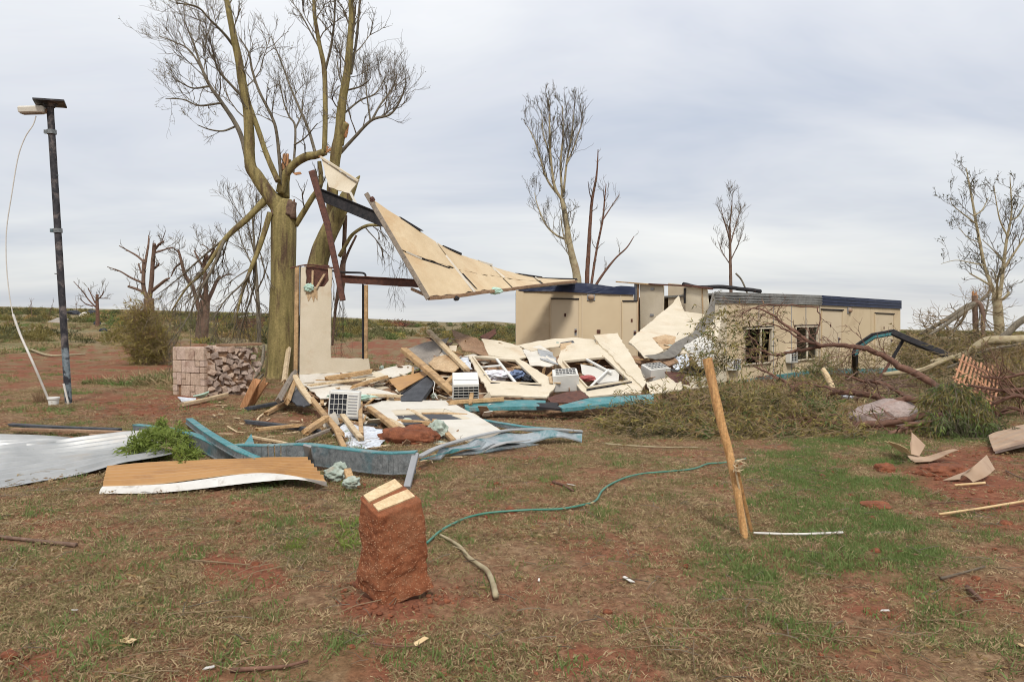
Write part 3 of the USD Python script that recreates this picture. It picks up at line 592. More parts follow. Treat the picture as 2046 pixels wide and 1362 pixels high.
part('floor', slab([at(c0, 0.065, zb0 + 0.1), at(c1, 0.065, zb1 + 0.1), at(c1, DEPTH - 0.01, zb1 + 0.1), at(c0, DEPTH - 0.01, zb0 + 0.1)], 0.08, normal=(0, 0, -1)), 'brown_board', cab)
sk = [(1432, 770), (1520, 753), (1612, 740), (1612, 750), (1520, 767), (1432, 786)]
part('base_skid', W.box(sk, 0.08, 0.07, warp=0.02, size=0.4), 'teal_paint', cab)
part('base_skid', W.box([(1640, 737), (1799, 735), (1799, 744), (1640, 747)], 0.08, 0.07), 'teal_paint', cab)
# the cross wall where the wing was torn open
e0 = W.p(1413, 600); e0[2] = 0
B = Wall(e0, at(e0, 2.45, 0))
part('torn_cross_wall', B.box([(1370, 573), (1412, 577), (1418, 640), (1412, 720), (1369, 705)], 0.05, 0.0), 'pale_panel', cab)
part('torn_cross_wall', B.box([(1278, 567), (1325, 569), (1324, 672), (1280, 680)], 0.05, 0.0), 'pale_panel', cab)
part('inner_wall', B.box([(1322, 565), (1373, 570), (1373, 690), (1322, 690)], 0.04, -0.28), 'cream_paint', cab)
part('wall_stud', B.rail((1369.5, 575), (1369.5, 606), 0.05, 0.04, 0.03), 'dark_steel', cab)
part('wall_stud', B.rail((1403, 575), (1405, 634), 0.03, 0.02, 0.01), 'plywood', cab)
part('corner_post', B.rail((1271, 566), (1269, 690), 0.09, 0.08, 0.0), 'grey_post', cab)
part('wall_stud', B.rail((1276.5, 566), (1275, 684), 0.05, 0.05, 0.03), 'brown_board', cab)
for a in ((1304, 577), (1303, 629)): part('hinge', obox(B.p(*a, 0.012), B.d * 0.06, B.n * 0.01, B.up * 0.03), 'grey_post', cab)
part('roof_edge_board', B.rail((1235, 563), (1300, 568), 0.035, 0.09, 0.06), 'timber', cab)
part('roof_edge_board', B.rail((1300, 567.5), (1368, 571), 0.04, 0.09, 0.05), 'rust', cab)
part('roof_edge_board', B.rail((1372, 570), (1425, 577), 0.05, 0.10, 0.05), 'rust', cab)
# dark broken roof rim behind the grey edge
rim = [(1365, 568), (1400, 574), (1440, 573), (1480, 577), (1520, 582)]
part('roof_rim', tube(spline([P(x, y, 20.0 + k * 0.25) for k, (x, y) in enumerate(rim)], 20), 0.055, 6, 0.3, 3), 'dark_steel', cab, True)
# the long strip of fascia that peeled off, curling down to the ground
strip = [(1424, 583, 19.3), (1414, 618, 18.5), (1397, 646, 17.6), (1381, 664, 16.8), (1353, 684, 15.8), (1320, 704, 14.9), (1290, 711, 14.4)]
c = spline([P(*k) for k in strip], 44); tw = np.linspace(0, 1, 44)
wv = np.stack([0.02 * np.sin(tw * 17), 0.10 * np.sin(tw * 21), 0 * tw], 1); c = c + wv * smooth(0.05, 0.3, tw)[:, None]
side = np.array([unit(np.array([0.30 + 0.9 * smooth(0, .3, k), -0.25, -1.0 + 0.62 * k])) for k in tw]) * 0.23
v = np.stack([c, c + side * 0.5 + np.stack([0 * tw, -0.03 + 0 * tw, 0 * tw], 1), c + side], 1).reshape(-1, 3)
f = []
for k in range(43):
    for m_ in range(2): f += [(k * 3 + m_, k * 3 + m_ + 1, k * 3 + m_ + 4), (k * 3 + m_, k * 3 + m_ + 4, k * 3 + m_ + 3)]
part('peeled_fascia', trimesh.Trimesh(v, f, process=False), 'peeled_strip', cab, True)

# the cabin behind it
A0b, A1b = P(1031, 650, 20.9), P(1268, 650, 20.9)
V = Wall(A0b, A1b)
back = thing('cabin', 'beige cabin behind the wreckage with a closed door beside a round wall lamp', 'cabin')
part('wall', V.box([(1033, 581), (1165, 583), (1266, 588), (1266, 748), (1033, 752)], 0.07), 'beige_wall', back)
part('corner_trim', V.box([(1031, 580), (1046, 580), (1046, 752), (1031, 752)], 0.03, 0.025), 'beige_wall', back)
for a in (1163, 1240): part('seam_strip', V.rail((a, 584), (a, 690), 0.03, 0.012, 0.004), 'door_paint', back)
door(V, [(1101, 598), (1156, 599), (1156, 740), (1101, 741)], back, (1150, 661), (1129, 629))
door(V, [(1244, 603), (1272, 603), (1272, 740), (1244, 740)], back, (1268, 664), (1262, 640))
wall_lamp(V.p(1181, 594), V.n, 0.15, back)
part('wall_vent', obox(V.p(1196, 662, 0.01), V.d * 0.05, V.n * 0.012, V.up * 0.05), 'rust', back)
fs = [(1036, 579), (1068, 573), (1105, 568), (1140, 564), (1175, 566), (1205, 570), (1226, 573), (1240, 571), (1269, 573), (1269, 589), (1200, 587), (1120, 583), (1036, 581)]
part('navy_fascia', V.box(fs, 0.03, 0.05, warp=0.05, size=0.25, seed=8), 'navy_paint', back)
d0, d1 = V.p(1031, 650), V.p(1268, 650); d0[2] = d1[2] = 0
def atb(c, d, z): q = c - V.n * d; q[2] = z; return q
zt = V.p(1140, 566)[2]; zb = V.p(1031, 752)[2]; z0 = V.p(1036, 579)[2]
part('roof', slab([atb(d0, 0, z0 - 0.02), atb(d1, 0, zt - 0.1), atb(d1, 2.6, zt - 0.12), atb(d0, 2.6, z0 - 0.06)], 0.05, normal=(0, 0, -1)), 'grey_fascia', back)
part('end_wall', slab([atb(d0, 0.075, zb), atb(d0, 2.6, zb), atb(d0, 2.6, z0 - 0.06), atb(d0, 0.075, z0 - 0.03)], 0.06, normal=V.d), 'beige_wall', back)
part('back_wall', slab([atb(d0, 2.61, zb), atb(d1, 2.61, zb), atb(d1, 2.61, zt - 0.14), atb(d0, 2.61, z0 - 0.08)], 0.06, normal=-V.n), 'beige_wall', back)

# ---------------------------------------------------------------- the roof that was lifted off and hangs in the tree
roof = thing('torn_roof', 'long twisted sheet of ceiling boards and roof hanging from the cabin up into the tree', 'torn roof')
# upper and lower edge, left to right: pixel, distance
UP = [(741, 397, 14.9), (800, 436, 15.2), (850, 470, 15.6), (905, 503, 16.3), (960, 523, 17.2), (1010, 541, 18.1), (1062, 553, 19.3), (1110, 558, 20.5), (1150, 559, 21.6)]
LO = [(856, 592, 14.4), (890, 590, 14.8), (930, 586, 15.3), (972, 580, 15.9), (1010, 577, 16.6), (1045, 572, 17.4), (1080, 568, 18.4), (1118, 564, 19.4), (1150, 561, 20.2)]
pu, pl = spline([P(*k) for k in UP], 49), spline([P(*k) for k in LO], 49)
def rs(s, t):
    i_ = s * 48; a_ = int(min(i_, 47.999)); k = i_ - a_
    return (pu[a_] * (1 - k) + pu[a_ + 1] * k) * (1 - t) + (pl[a_] * (1 - k) + pl[a_ + 1] * k) * t
def rpatch(s0, s1, t0, t1, thick, off, name, m_, ns=8, nt=6, jag=0.0, seed=0):
    r_ = np.random.default_rng(seed); S_, T = np.linspace(s0, s1, ns), np.linspace(t0, t1, nt); g_ = []
    for s in S_:
        for t in T:
            q = rs(np.clip(s, 0, 1), t); a_ = rs(np.clip(s + .01, 0, 1), t) - rs(np.clip(s - .01, 0, 1), t); b_ = rs(np.clip(s, 0, 1), t + .01) - rs(np.clip(s, 0, 1), t - .01)
            n_ = unit(np.cross(a_, b_)); n_ = n_ if np.dot(n_, EYE - q) > 0 else -n_
            e_ = jag * r_.normal() if (t in (T[0], T[-1])) else 0
            g_.append((q + n_ * off + unit(b_) * e_, n_))
    fr = np.array([k[0] for k in g_]); bk = fr - np.array([k[1] for k in g_]) * thick; f = []
    idx_ = lambda i_, j_: i_ * nt + j_; N = len(fr)
    for i_ in range(ns - 1):
        for j_ in range(nt - 1):
            a_, b_, c_, d_ = idx_(i_, j_), idx_(i_ + 1, j_), idx_(i_ + 1, j_ + 1), idx_(i_, j_ + 1)
            f += [(a_, b_, c_), (a_, c_, d_), (N + a_, N + c_, N + b_), (N + a_, N + d_, N + c_)]
    ring = [idx_(i_, 0) for i_ in range(ns)] + [idx_(ns - 1, j_) for j_ in range(1, nt)] + [idx_(i_, nt - 1) for i_ in range(ns - 2, -1, -1)] + [idx_(0, j_) for j_ in range(nt - 2, 0, -1)]
    for a_, b_ in zip(ring, ring[1:] + ring[:1]): f += [(a_, N + b_, b_), (a_, N + a_, N + b_)]
    return part(name, trimesh.Trimesh(np.vstack([fr, bk]), np.array(f), process=False), m_, roof)
rpatch(0.0, 1.0, -0.01, 1.005, 0.05, -0.03, 'roof_sheet', 'grey_fascia', 40, 7, 0.008, 1)
cuts = [0.0, 0.30, 0.545, 0.76, 1.0]; mid = [0.53, 0.55, 0.56, 0.55]
for k in range(4):
    a, b = cuts[k], cuts[k + 1]
    rpatch(a + (0.004 if k else 0), b - 0.004, 0.0, mid[k] - 0.006, 0.012, 0.004 + 0.004 * (k % 2), 'ceiling_sheet', 'ceiling_ply', 14, 6, 0.012, 10 + k)
    rpatch(a + (0.012 if k else 0), b - 0.004, mid[k] + 0.006, 0.995, 0.012, 0.0 + 0.012 * (k % 2), 'ceiling_sheet', 'ceiling_ply', 14, 6, 0.014, 20 + k)
for s_, t0, t1 in ((0.295, 0.28, 1.0), (0.55, 0.10, 0.55), (0.765, 0.0, 0.5)):
    part('cover_strip', bar(rs(s_, t0) - np.array([0, 0.03, 0]), rs(s_ + 0.012, t1) - np.array([0, 0.03, 0]), 0.05, 0.012, up=(0, 1, 0)), 'white_panel', roof)
part('cover_strip', bar(rs(0.03, 0.53) - np.array([0, 0.03, 0]), rs(0.11, 0.545) - np.array([0, 0.03, 0]), 0.035, 0.012, up=(0, 1, 0)), 'white_panel', roof)
part('dark_joint', bar(rs(0.11, 0.545) - np.array([0, 0.02, 0]), rs(0.26, 0.56) - np.array([0, 0.02, 0]), 0.03, 0.012, up=(0, 1, 0), splinter=0.05), 'dark_steel', roof)
part('dark_joint', bar(rs(0.315, 0.62) - np.array([0, 0.035, 0]), rs(0.325, 0.93) - np.array([0, 0.03, 0]), 0.04, 0.012, up=(0, 1, 0), splinter=0.05), 'dark_steel', roof)
# edge beams
L0 = [rs(0, t) + np.array([-0.03, -0.02, 0]) for t in np.linspace(-0.05, 1.02, 9)]
part('edge_beam', join(*[bar(a, b + (b - a) * 0.03, 0.09, 0.07, up=(0, 1, 0)) for a, b in zip(L0, L0[1:])]), 'grey_timber', roof)
L1 = [rs(s, 1.01) + np.array([0, -0.02, -0.02]) for s in np.linspace(0, 1, 13)]
part('edge_beam', join(*[bar(a, b + (b - a) * 0.04, 0.05, 0.07, up=(0, 0, 1), splinter=0.02, seed=k) for k, (a, b) in enumerate(zip(L1, L1[1:]))]), 'brown_board', roof)
for k, (s0_, s1_, m_) in enumerate(((.12, .22, 'dark_steel'), (.33, .40, 'dark_steel'), (.49, .55, 'white_panel'), (.68, .80, 'dark_steel'), (.80, 1.0, 'dark_steel'))):
    part('torn_flashing', bar(rs(s0_, 0) + [0, .02, -.005], rs(s1_, 0) + [0.02, .02, .015], .06, .05, splinter=.06, seed=k), m_, roof)
part('broken_timber', bar(P(822, 577, 14.9), P(858, 593, 14.5), 0.06, 0.05, splinter=0.04), 'brown_board', roof)
part('torn_insulation', blob(P(988, 581, 16.2), (0.17, 0.12, 0.07), 4, 3, 0.6), 'mint_insulation', roof)
part('bolt_head', blob(P(912, 596, 15.0), (0.06, 0.05, 0.05), 7, 2, 0.5), 'dark_steel', roof)
part('ridge_stub', blob(P(744, 399, 14.85), (0.05, 0.05, 0.06), 7, 2, 0.5), 'rust', roof)
# smaller piece of the same roof caught in the branches
tag(obj('roof_fragment', join(slab([P(643, 318, 16.6), P(714, 364, 16.4), P(698, 386, 16.3), P(657, 374, 16.4)], 0.03, rag=0.015), bar(P(641, 314, 16.6), P(716, 362, 16.35), 0.06, 0.05)), 'pale_panel'), 'small pale torn piece of roof caught high in the broken tree', 'roof fragment')
b = thing('steel_beam', 'black roof beam jammed through the broken tree below the roof fragment', 'steel beam')
pa, pb = P(636, 387, 16.2), P(800, 455, 15.4); s = unit(np.cross(pb - pa, [0, 1, 0])); s = s if s[2] > 0 else -s
part('web', bar(pa, pb, 0.02, 0.22, up=s), 'dark_steel', b)
for k in (-1, 1): part('flange', bar(pa + s * 0.115 * k, pb + s * 0.115 * k, 0.11, 0.018, up=s), 'dark_steel', b)
tag(obj('brace', bar(P(700, 385, 16.1), P(722, 428, 15.9), 0.05, 0.035, up=(0, 1, 0)), 'white_panel'), 'short white edged brace crossing the black roof beam', 'brace')

# the wall panel still standing by the trunk
st = thing('standing_wall', 'cream wall panel with an empty window opening, standing upright beside the tree trunk', 'wall panel')
YS = 15.8
Sp = lambda *L: [P(x, y, YS) for x, y in L]
part('sheet', slab(Sp((600, 534), (611, 533), (611, 566), (625, 573), (648, 572), (657, 560), (655, 534), (663, 533), (661, 640), (661, 715), (736, 716), (740, 741), (598, 748)), 0.045, rag=0.004, seed=3), 'pale_panel', st)
part('lower_sheet', slab([P(598, 748, YS - .02), P(740, 742, YS - .02), P(742, 752, YS - .1), P(650, 768, YS - .1), P(600, 775, YS - .1)], 0.03, rag=0.006, warp=0.01), 'white_panel', st)
part('torn_backing', slab([P(608, 531, YS + .06), P(658, 530, YS + .06), P(658, 575, YS + .06), P(608, 575, YS + .06)], 0.02, rag=0.01), 'rust', st)
for a, b_, w, m_ in (((594, 532), (591, 752), 0.085, 'timber'), ((601, 533), (598, 750), 0.02, 'dark_steel'), ((731.5, 570), (731.5, 716), 0.075, 'timber'), ((725.5, 568), (725.5, 716), 0.035, 'dark_steel')):
    part('wall_stud', bar(P(*a, YS + .03), P(*b_, YS + .03), w, 0.07, up=(0, 1, 0), splinter=0.02, seed=a[0].__int__()), m_, st)
part('torn_lining', slab(Sp((611, 585), (620, 578), (633, 583), (634, 603), (629, 597), (627, 606), (622, 596), (616, 604)), 0.006, rag=0.008, seed=9), 'plywood', st) if False else part('torn_lining', slab([P(x, y, YS - .012) for x, y in ((609, 578), (620, 574), (634, 577), (634, 600), (629, 592), (627, 604), (622, 591), (616, 602), (612, 588))], 0.01, rag=0.006, seed=9), 'plywood', st)
part('torn_insulation', blob(P(617, 574, YS - .05), (0.10, 0.05, 0.08), 3, 3, 0.6), 'mint_insulation', st)
for k, (a, b_) in enumerate((((625, 540), (624, 572)), ((648, 548), (632, 575)))): part('broken_batten', bar(P(*a, YS - .02), P(*b_, YS - .04), 0.04, 0.02, up=(0, 1, 0), splinter=0.03, seed=k), 'plywood', st)
part('top_wire', tube(spline([P(x, y, YS) for x, y in ((580, 536), (600, 531), (622, 529), (650, 533), (672, 536))], 14), 0.014, 5, 0.4), 'rust', st)
bm = thing('steel_beam', 'rusty beam lying level between the standing wall panel and the hanging roof', 'steel beam')
pa, pb = P(680, 557, 16.2), P(852, 567, 15.5)
part('web', bar(pa, pb, 0.03, 0.13, up=(0, 0, 1)), 'rust', bm)
for k in (-1, 1): part('flange', bar(pa + [0, 0, 0.075 * k], pb + [0, 0, 0.075 * k], 0.10, 0.02), 'rust', bm)
tag(obj('bent_rod', tube(spline([P(x, y, 16.1) for x, y in ((664, 541), (690, 544), (722, 545), (730, 549), (729, 556))], 20), 0.022, 6), 'dark_steel'), 'thin bent rod resting above the level rusty beam', 'rod')
tag(obj('rusty_pipe', join(bar(P(623, 342, 16.0), P(655, 450, 15.85), 0.13, 0.09, up=(0, 1, 0)), bar(P(654, 447, 15.85), P(685, 600, 15.6), 0.115, 0.08, up=(0, 1, 0))), 'rust'), 'long rusty steel section leaning down across the trunk to the standing panel', 'pipe')
# ---------------------------------------------------------------- trees
def limb3(L, Y, d0=0.0, d1=0.0, rscale=1.0):
    "a limb from pixels (x, y, radius in pixels): its points and radii; it leaves the tree's own distance by d0 ... d1"
    n = len(L); out = [P(x, y, Y + d0 + (d1 - d0) * k / max(n - 1, 1)) for k, (x, y, _) in enumerate(L)]
    rad = [w * Y / F * rscale for *_, w in L]
    m = max(6, 5 * n); p = spline(out, m); q = np.interp(np.linspace(0, n - 1, m), np.arange(n), rad)
    return p, q
def grow(lines, p, d, L, rad, lev, r, up=0.25, kids=(3, 5), wig=0.22, spread=0.75, shrink=0.62, minr=0.0025):
    n = 5; q = [p]; dd = unit(d)
    for _ in range(n - 1):
        dd = unit(dd + r.normal(0, wig, 3) + np.array([0, 0, up]) * 0.25); q.append(q[-1] + dd * (L / (n - 1)))
    q = np.array(q); lines.append((q, rad, max(rad * 0.45, minr * 0.8)))
    if lev <= 0: return
    for _ in range(r.integers(kids[0], kids[1] + 1)):
        t = r.uniform(0.25, 1.0); i_ = min(int(t * (n - 1)), n - 2); b = q[i_] + (q[i_ + 1] - q[i_]) * (t * (n - 1) - i_)
        e = unit(q[i_ + 1] - q[i_]); nd = unit(e + unit(np.cross(e, r.normal(size=3))) * spread * r.uniform(0.5, 1.2) + np.array([0, 0, up]))
        grow(lines, b, nd, L * shrink * r.uniform(0.7, 1.2), max(rad * 0.55, minr), lev - 1, r, up, kids, wig, spread, shrink, minr)
def sprays(lines, p, q, n, t0, t1, L, lev, r, up=0.3, spread=0.8, kids=(3, 5), minr=0.0025, rk=0.45, rmax=0.02, bias=None, wig=0.22):
    "side twigs along a limb"
    m = len(p)
    for k in range(n):
        t = t0 + (t1 - t0) * (k + r.uniform()) / n; i_ = min(int(t * (m - 1)), m - 2); b = p[i_] + (p[i_ + 1] - p[i_]) * (t * (m - 1) - i_)
        e = unit(p[i_ + 1] - p[i_]); side = unit(np.cross(e, r.normal(size=3)))
        if bias is not None: side = unit(side + np.asarray(bias))
        grow(lines, b, unit(e * 0.7 + side * spread + np.array([0, 0, up])), L * (1.15 - 0.5 * t) * r.uniform(0.7, 1.25), min(q[i_] * rk, rmax), lev, r, up, kids, wig, minr=minr)
def bark(L, sides=9, rough=0.12, seed=0): return join(*[tube(p, q, sides, rough, seed + k) for k, (p, q) in enumerate(L)])
def leaf_on(lines, frac, length, width, r):
    pos, d = [], []
    for p, *_ in lines:
        if r.uniform() < frac:
            for _ in range(r.integers(2, 6)):
                i_ = r.integers(1, len(p)); pos.append(p[i_] + r.normal(0, 0.015, 3)); d.append(unit(p[i_] - p[i_ - 1]) + r.normal(0, 0.7, 3) - np.array([0, 0, 0.4]))
    return leaves(np.array(pos), np.array(d), length, width, r) if pos else None

# the big battered gum
r = np.random.default_rng(101)
Yt = 18.3
tree = thing('gum_tree', 'big thick trunked gum tree with snapped bare limbs beside the standing wall panel', 'tree')
trunk = [limb3([(553, 785, 44), (557, 770, 35), (560, 745, 29), (562, 700, 27), (564, 640, 26), (566, 560, 25), (567, 480, 24.5), (567, 440, 24.5), (567, 415, 22), (568, 398, 15)], Yt)]
part('trunk', bark(trunk, 18, 0.10, 3), 'gum_bark', tree, True)
for k_, (x_, y_, h_, w_, dx_) in enumerate(((549, 422, 22, 8, -6), (584, 428, 30, 9, 4), (572, 430, 20, 7, 1), (560, 428, 16, 6, -2))):
    part('bark_flake', tube(spline([P(x_, y_ + 8, Yt - .12), P(x_ + dx_ * .4, y_ - h_ * .4, Yt - .16), P(x_ + dx_, y_ - h_, Yt - .15)], 8), np.linspace(w_ * Yt / F, .02, 8), 8, .5, k_), 'brown_bark', tree, True)
part('snapped_stub', tube(spline([P(x, y, Yt - .1) for x, y in ((574, 430), (580, 414), (585, 402))], 8), np.linspace(0.17, 0.12, 8), 10, 0.35, 5), 'brown_bark', tree, True)
limbs = {
 'A': ([(566, 445, 21), (556, 412, 17), (538, 389, 14.5), (513, 352, 13), (500, 328, 11.5), (498, 264, 10), (493, 211, 9), (483, 159, 8.2), (477, 120, 7.6), (465, 63, 6.5), (453, 0, 5.2), (440, -70, 4)], 0, -0.6),
 'A2': ([(493, 317, 5), (483, 275, 4.7), (468, 243, 4.4), (442, 204, 3.9), (416, 166, 3.2), (401, 130, 2.7), (387, 88, 2.0), (370, 46, 1.2)], -0.1, 0.9),
 'A2b': ([(442, 206, 2.4), (398, 211, 1.8), (366, 199, 1.4), (331, 197, 0.9)], 0.2, 1.2),
 'A2c': ([(416, 173, 2.2), (384, 176, 1.5), (352, 160, 1.0)], 0.4, -0.4),
 'A2d': ([(414, 157, 2.4), (380, 102, 1.8), (350, 85, 1.3), (318, 72, 0.8)], 0.5, 1.4),
 'A2e': ([(468, 254, 2.2), (445, 262, 1.7), (419, 259, 1.4), (395, 250, 0.8)], 0.2, -0.5),
 'A3': ([(467, 92, 3.2), (447, 67, 2.6), (419, 39, 2.1), (394, 14, 1.7), (352, 6, 1.0)], -0.3, -1.3),
 'A4': ([(497, 208, 3.2), (461, 169, 2.6), (437, 141, 2.2), (426, 106, 1.6), (418, 72, 1.0)], -0.1, -1.0),
 'A5': ([(556, 362, 6), (551, 352, 5.5), (532, 307, 5.2), (514, 254, 5), (499, 212, 4.5), (489, 175, 3)], -0.35, -0.25),
 'B': ([(562, 370, 4), (560, 338, 3.6), (553, 268, 3.2), (543, 233, 2.8), (518, 183, 2.6), (504, 141, 2.3), (497, 106, 1.8), (479, 76, 1.0)], -0.2, -0.8),
 'C': ([(566, 395, 13), (568, 365, 11), (571, 338, 10), (574, 318, 8)], 0.1, 0.1),
 'C2': ([(586, 345, 2.7), (590, 257, 2.3), (578, 233, 1.9), (567, 204, 1.5), (557, 155, 0.8)], 0.15, 1.0),
 'C3': ([(590, 258, 2.0), (603, 226, 1.5), (606, 180, 0.8)], 0.4, 1.4),
 'C4': ([(588, 290, 1.8), (610, 275, 1.4), (634, 247, 0.9)], 0.2, -0.6),
 'D': ([(560, 385, 9), (567, 356, 8.5), (585, 331, 8), (610, 314, 8), (631, 310, 7.5), (650, 303, 7)], -0.1, -0.5),
 'E': ([(631, 310, 3.2), (617, 261, 2.8), (599, 218, 2.3), (581, 176, 1.9), (564, 130, 1.5), (553, 102, 1.2), (541, 70, 0.7)], -0.45, 0.5),
 'F': ([(648, 303, 5), (650, 229, 5), (648, 141, 4.8), (638, 88, 4.2), (629, 35, 3.7), (627, 0, 3.3), (622, -60, 2.5)], -0.5, -0.2),
 'F2': ([(641, 102, 2), (620, 63, 1.6), (599, 25, 1.2), (580, 0, 0.8)], -0.4, 0.5),
 'F3': ([(650, 140, 2.6), (662, 90, 2.3), (668, 40, 2), (670, -20, 1.6)], -0.4, -1.0),
 'H3': ([(590, 450, 6), (606, 425, 5.5), (624, 395, 5.3), (639, 373, 5), (641, 350, 4.5), (638, 322, 4)], 0, -0.4)}
done, lines, fine = [], [], []
for k, (L, a, b) in limbs.items():
    p, q = limb3(L, Yt, a, b); done.append((k, p, q))
    part('limb' if q.mean() > 0.04 else 'bough', tube(p, q, 10 if q.mean() > 0.04 else 6, 0.10, len(done)), 'gum_bark' if q.mean() > 0.045 else 'grey_bark', tree, True)
spec = {'A': (10, 0.35, 1.0, 1.25, 2), 'A2': (15, 0.4, 1.0, 1.15, 2), 'A2b': (10, 0.15, 1, 0.85, 2), 'A2c': (9, 0.1, 1, 0.8, 2), 'A2d': (15, 0.1, 1, 0.9, 2), 'A2e': (5, 0.2, 1, 0.6, 2), 'A3': (14, 0.2, 1, 0.95, 2), 'A4': (14, 0.3, 1, 0.95, 2),
        'A5': (3, 0.3, 0.9, 0.8, 1), 'B': (11, 0.3, 1, 0.8, 2), 'C2': (16, 0.35, 1, 0.85, 2), 'C3': (13, 0.2, 1, 0.85, 2), 'C4': (9, 0.3, 1, 0.75, 2), 'E': (10, 0.4, 1, 0.75, 2), 'F': (9, 0.45, 1, 0.9, 2), 'F2': (9, 0.2, 1, 0.7, 2), 'F3': (9, 0.3, 1, 0.8, 2), 'H3': (4, 0.2, 0.8, 0.6, 1), 'D': (5, 0.2, 0.9, 0.6, 1)}
for k, p, q in done:
    if k in spec: n, t0, t1, L, lev = spec[k]; sprays(lines, p, q, max(3, int(n * .78)), t0, t1, L, lev, r, 0.34, 0.75, (3, 5), 0.0030)
for b_ in [bar(P(x, y, Yt - 0.1), P(x + dx, y - h, Yt - 0.1), 0.07, 0.05, up=(0, 1, 0), splinter=0.05, seed=x) for x, y, dx, h in ((566, 340, 2, 30), (573, 335, 1, 26), (580, 335, 4, 10), (560, 345, 1, 18))]: part('splinter', b_, 'fresh_wood', tree)
for b_ in [bar(P(x, y, Yt - 0.5), P(x + dx, y - h, Yt - 0.5), 0.06, 0.04, up=(0, 1, 0), splinter=0.05, seed=x) for x, y, dx, h in ((640, 312, 14, 18), (646, 306, 16, 8), (644, 316, 10, -8), (600, 346, -12, -2))]: part('splinter', b_, 'fresh_wood', tree)
# the torn limbs that hang from it down to the left
hang = {'H1': ([(532, 398, 7.5), (497, 434, 6.5), (455, 472, 5.2), (430, 507, 4), (405, 545, 3), (374, 574, 2.3), (343, 621, 1.4)], -0.1, -0.8), 'H1b': ([(448, 480, 3.5), (425, 535, 2.8), (398, 585, 2), (372, 640, 1.2), (335, 690, 0.7)], -0.4, -1.2),
        'H1c': ([(462, 466, 2.6), (420, 500, 2.2), (386, 530, 1.6), (352, 560, 1.1), (312, 590, 0.7)], -0.3, 0.4), 'H2': ([(540, 425, 6), (528, 465, 5.5), (516, 500, 5), (502, 535, 4), (487, 575, 3), (474, 625, 2), (462, 680, 1)], -0.2, -0.7),
        'H2b': ([(505, 530, 2.5), (490, 560, 2), (450, 600, 1.4), (425, 640, 0.8)], -0.4, -0.9), 'H2c': ([(510, 520, 2.4), (508, 570, 2), (490, 630, 1.3), (478, 680, 0.7)], -0.4, 0.2)}
for k, (L, a, b) in hang.items():
    p, q = limb3(L, Yt, a, b); part('hanging_limb' if q.mean() > 0.03 else 'bough', tube(p, q, 7, 0.1, 5), 'gum_bark' if k in ('H1', 'H2') else 'grey_bark', tree, True)
    sprays(lines, p, q, 13, 0.3, 1.0, 0.95, 2, r, -0.42, 0.5, (2, 4), 0.003)
part('twigs', tubes(lines), 'twig', tree)
lf = leaf_on(lines, 0.20, 0.055, 0.014, r)
if lf: part('withered_leaves', lf, 'leaf_olive', tree)

for lab_, L_ in (('curved strip of grey bark hanging from the big trunk down to the splintered wood', ((527, 690), (523, 725), (505, 757), (470, 783), (432, 796))), ('dark broken limb lying beside the brick stack', ((526, 748), (505, 766), (480, 778), (455, 786)))):
    tag(obj('bark_strip', tube(spline([P(x_, y_, 16.6 - k_ * .3) for k_, (x_, y_) in enumerate(L_)], 18), np.linspace(.03, .06, 18), 7, .3, 3), 'grey_bark', smooth=True), lab_, 'bark')
# the second broken trunk just behind the panel
Y2 = 17.3
t2 = thing('gum_tree', 'second gum tree behind the standing panel, forked and split to a sharp splinter', 'tree')
r = np.random.default_rng(102)
part('trunk', bark([limb3([(618, 775, 24), (624, 700, 23), (628, 600, 22), (634, 530, 20.5), (652, 475, 19), (672, 435, 17), (691, 397, 14), (702, 377, 10), (712, 361, 5), (719, 351, 1.2)], Y2)], 14, 0.12, 2), 'gum_bark', t2, True)
L2 = {'U': ([(660, 445, 12), (663, 420, 11.5), (664, 380, 11), (669, 326, 11), (673, 295, 11), (678, 268, 10), (683, 211, 8.6), (694, 141, 7.4), (699, 88, 6.8), (703, 35, 6), (701, 0, 5.4), (699, -70, 4.5)], 0.05, -0.4),
      'stub': ([(680, 290, 7), (685, 266, 6.5), (692, 246, 5.5)], -0.1, -0.25), 'G2': ([(676, 310, 4), (708, 275, 3.4), (743, 240, 3), (779, 229, 2.3), (800, 200, 1.7), (812, 165, 1.0)], 0, -1.0), 'G2b': ([(743, 240, 2.4), (761, 208, 2.0), (780, 182, 1.6), (793, 155, 0.9)], -0.4, 0.6),
      'G2c': ([(740, 243, 2.0), (735, 205, 1.6), (731, 169, 1.1), (734, 135, 0.7)], -0.4, 0.2), 'G3': ([(685, 229, 2.2), (719, 201, 1.8), (750, 187, 1.5), (772, 152, 0.8)], -0.1, 1.0), 'G4': ([(696, 180, 2.0), (720, 173, 1.6), (738, 160, 1.0)], -0.1, -0.9), 'G5': ([(701, 148, 3.2), (712, 81, 2.7), (719, 0, 2.1), (722, -50, 1.4)], -0.2, 0.6),
      'G6': ([(690, 190, 2.0), (678, 150, 1.6), (672, 110, 1.0)], -0.1, 0.8), 'side': ([(678, 512, 4.2), (692, 488, 4), (705, 468, 3.8), (730, 452, 3.4), (754, 450, 2.6), (785, 455, 1.5), (806, 480, 0.8)], 0.05, -0.5), 'dk': ([(683, 600, 4), (686, 540, 4.5), (688, 480, 4.5), (690, 430, 4)], 0.25, 0.2), 'dk2': ([(664, 690, 2.4), (670, 620, 3), (678, 560, 3.2), (684, 520, 3)], 0.2, 0.2), 'dk3': ([(668, 640, 1.6), (676, 590, 2), (690, 520, 2.6), (712, 470, 2.2)], 0.3, 0.3)}
lines = []
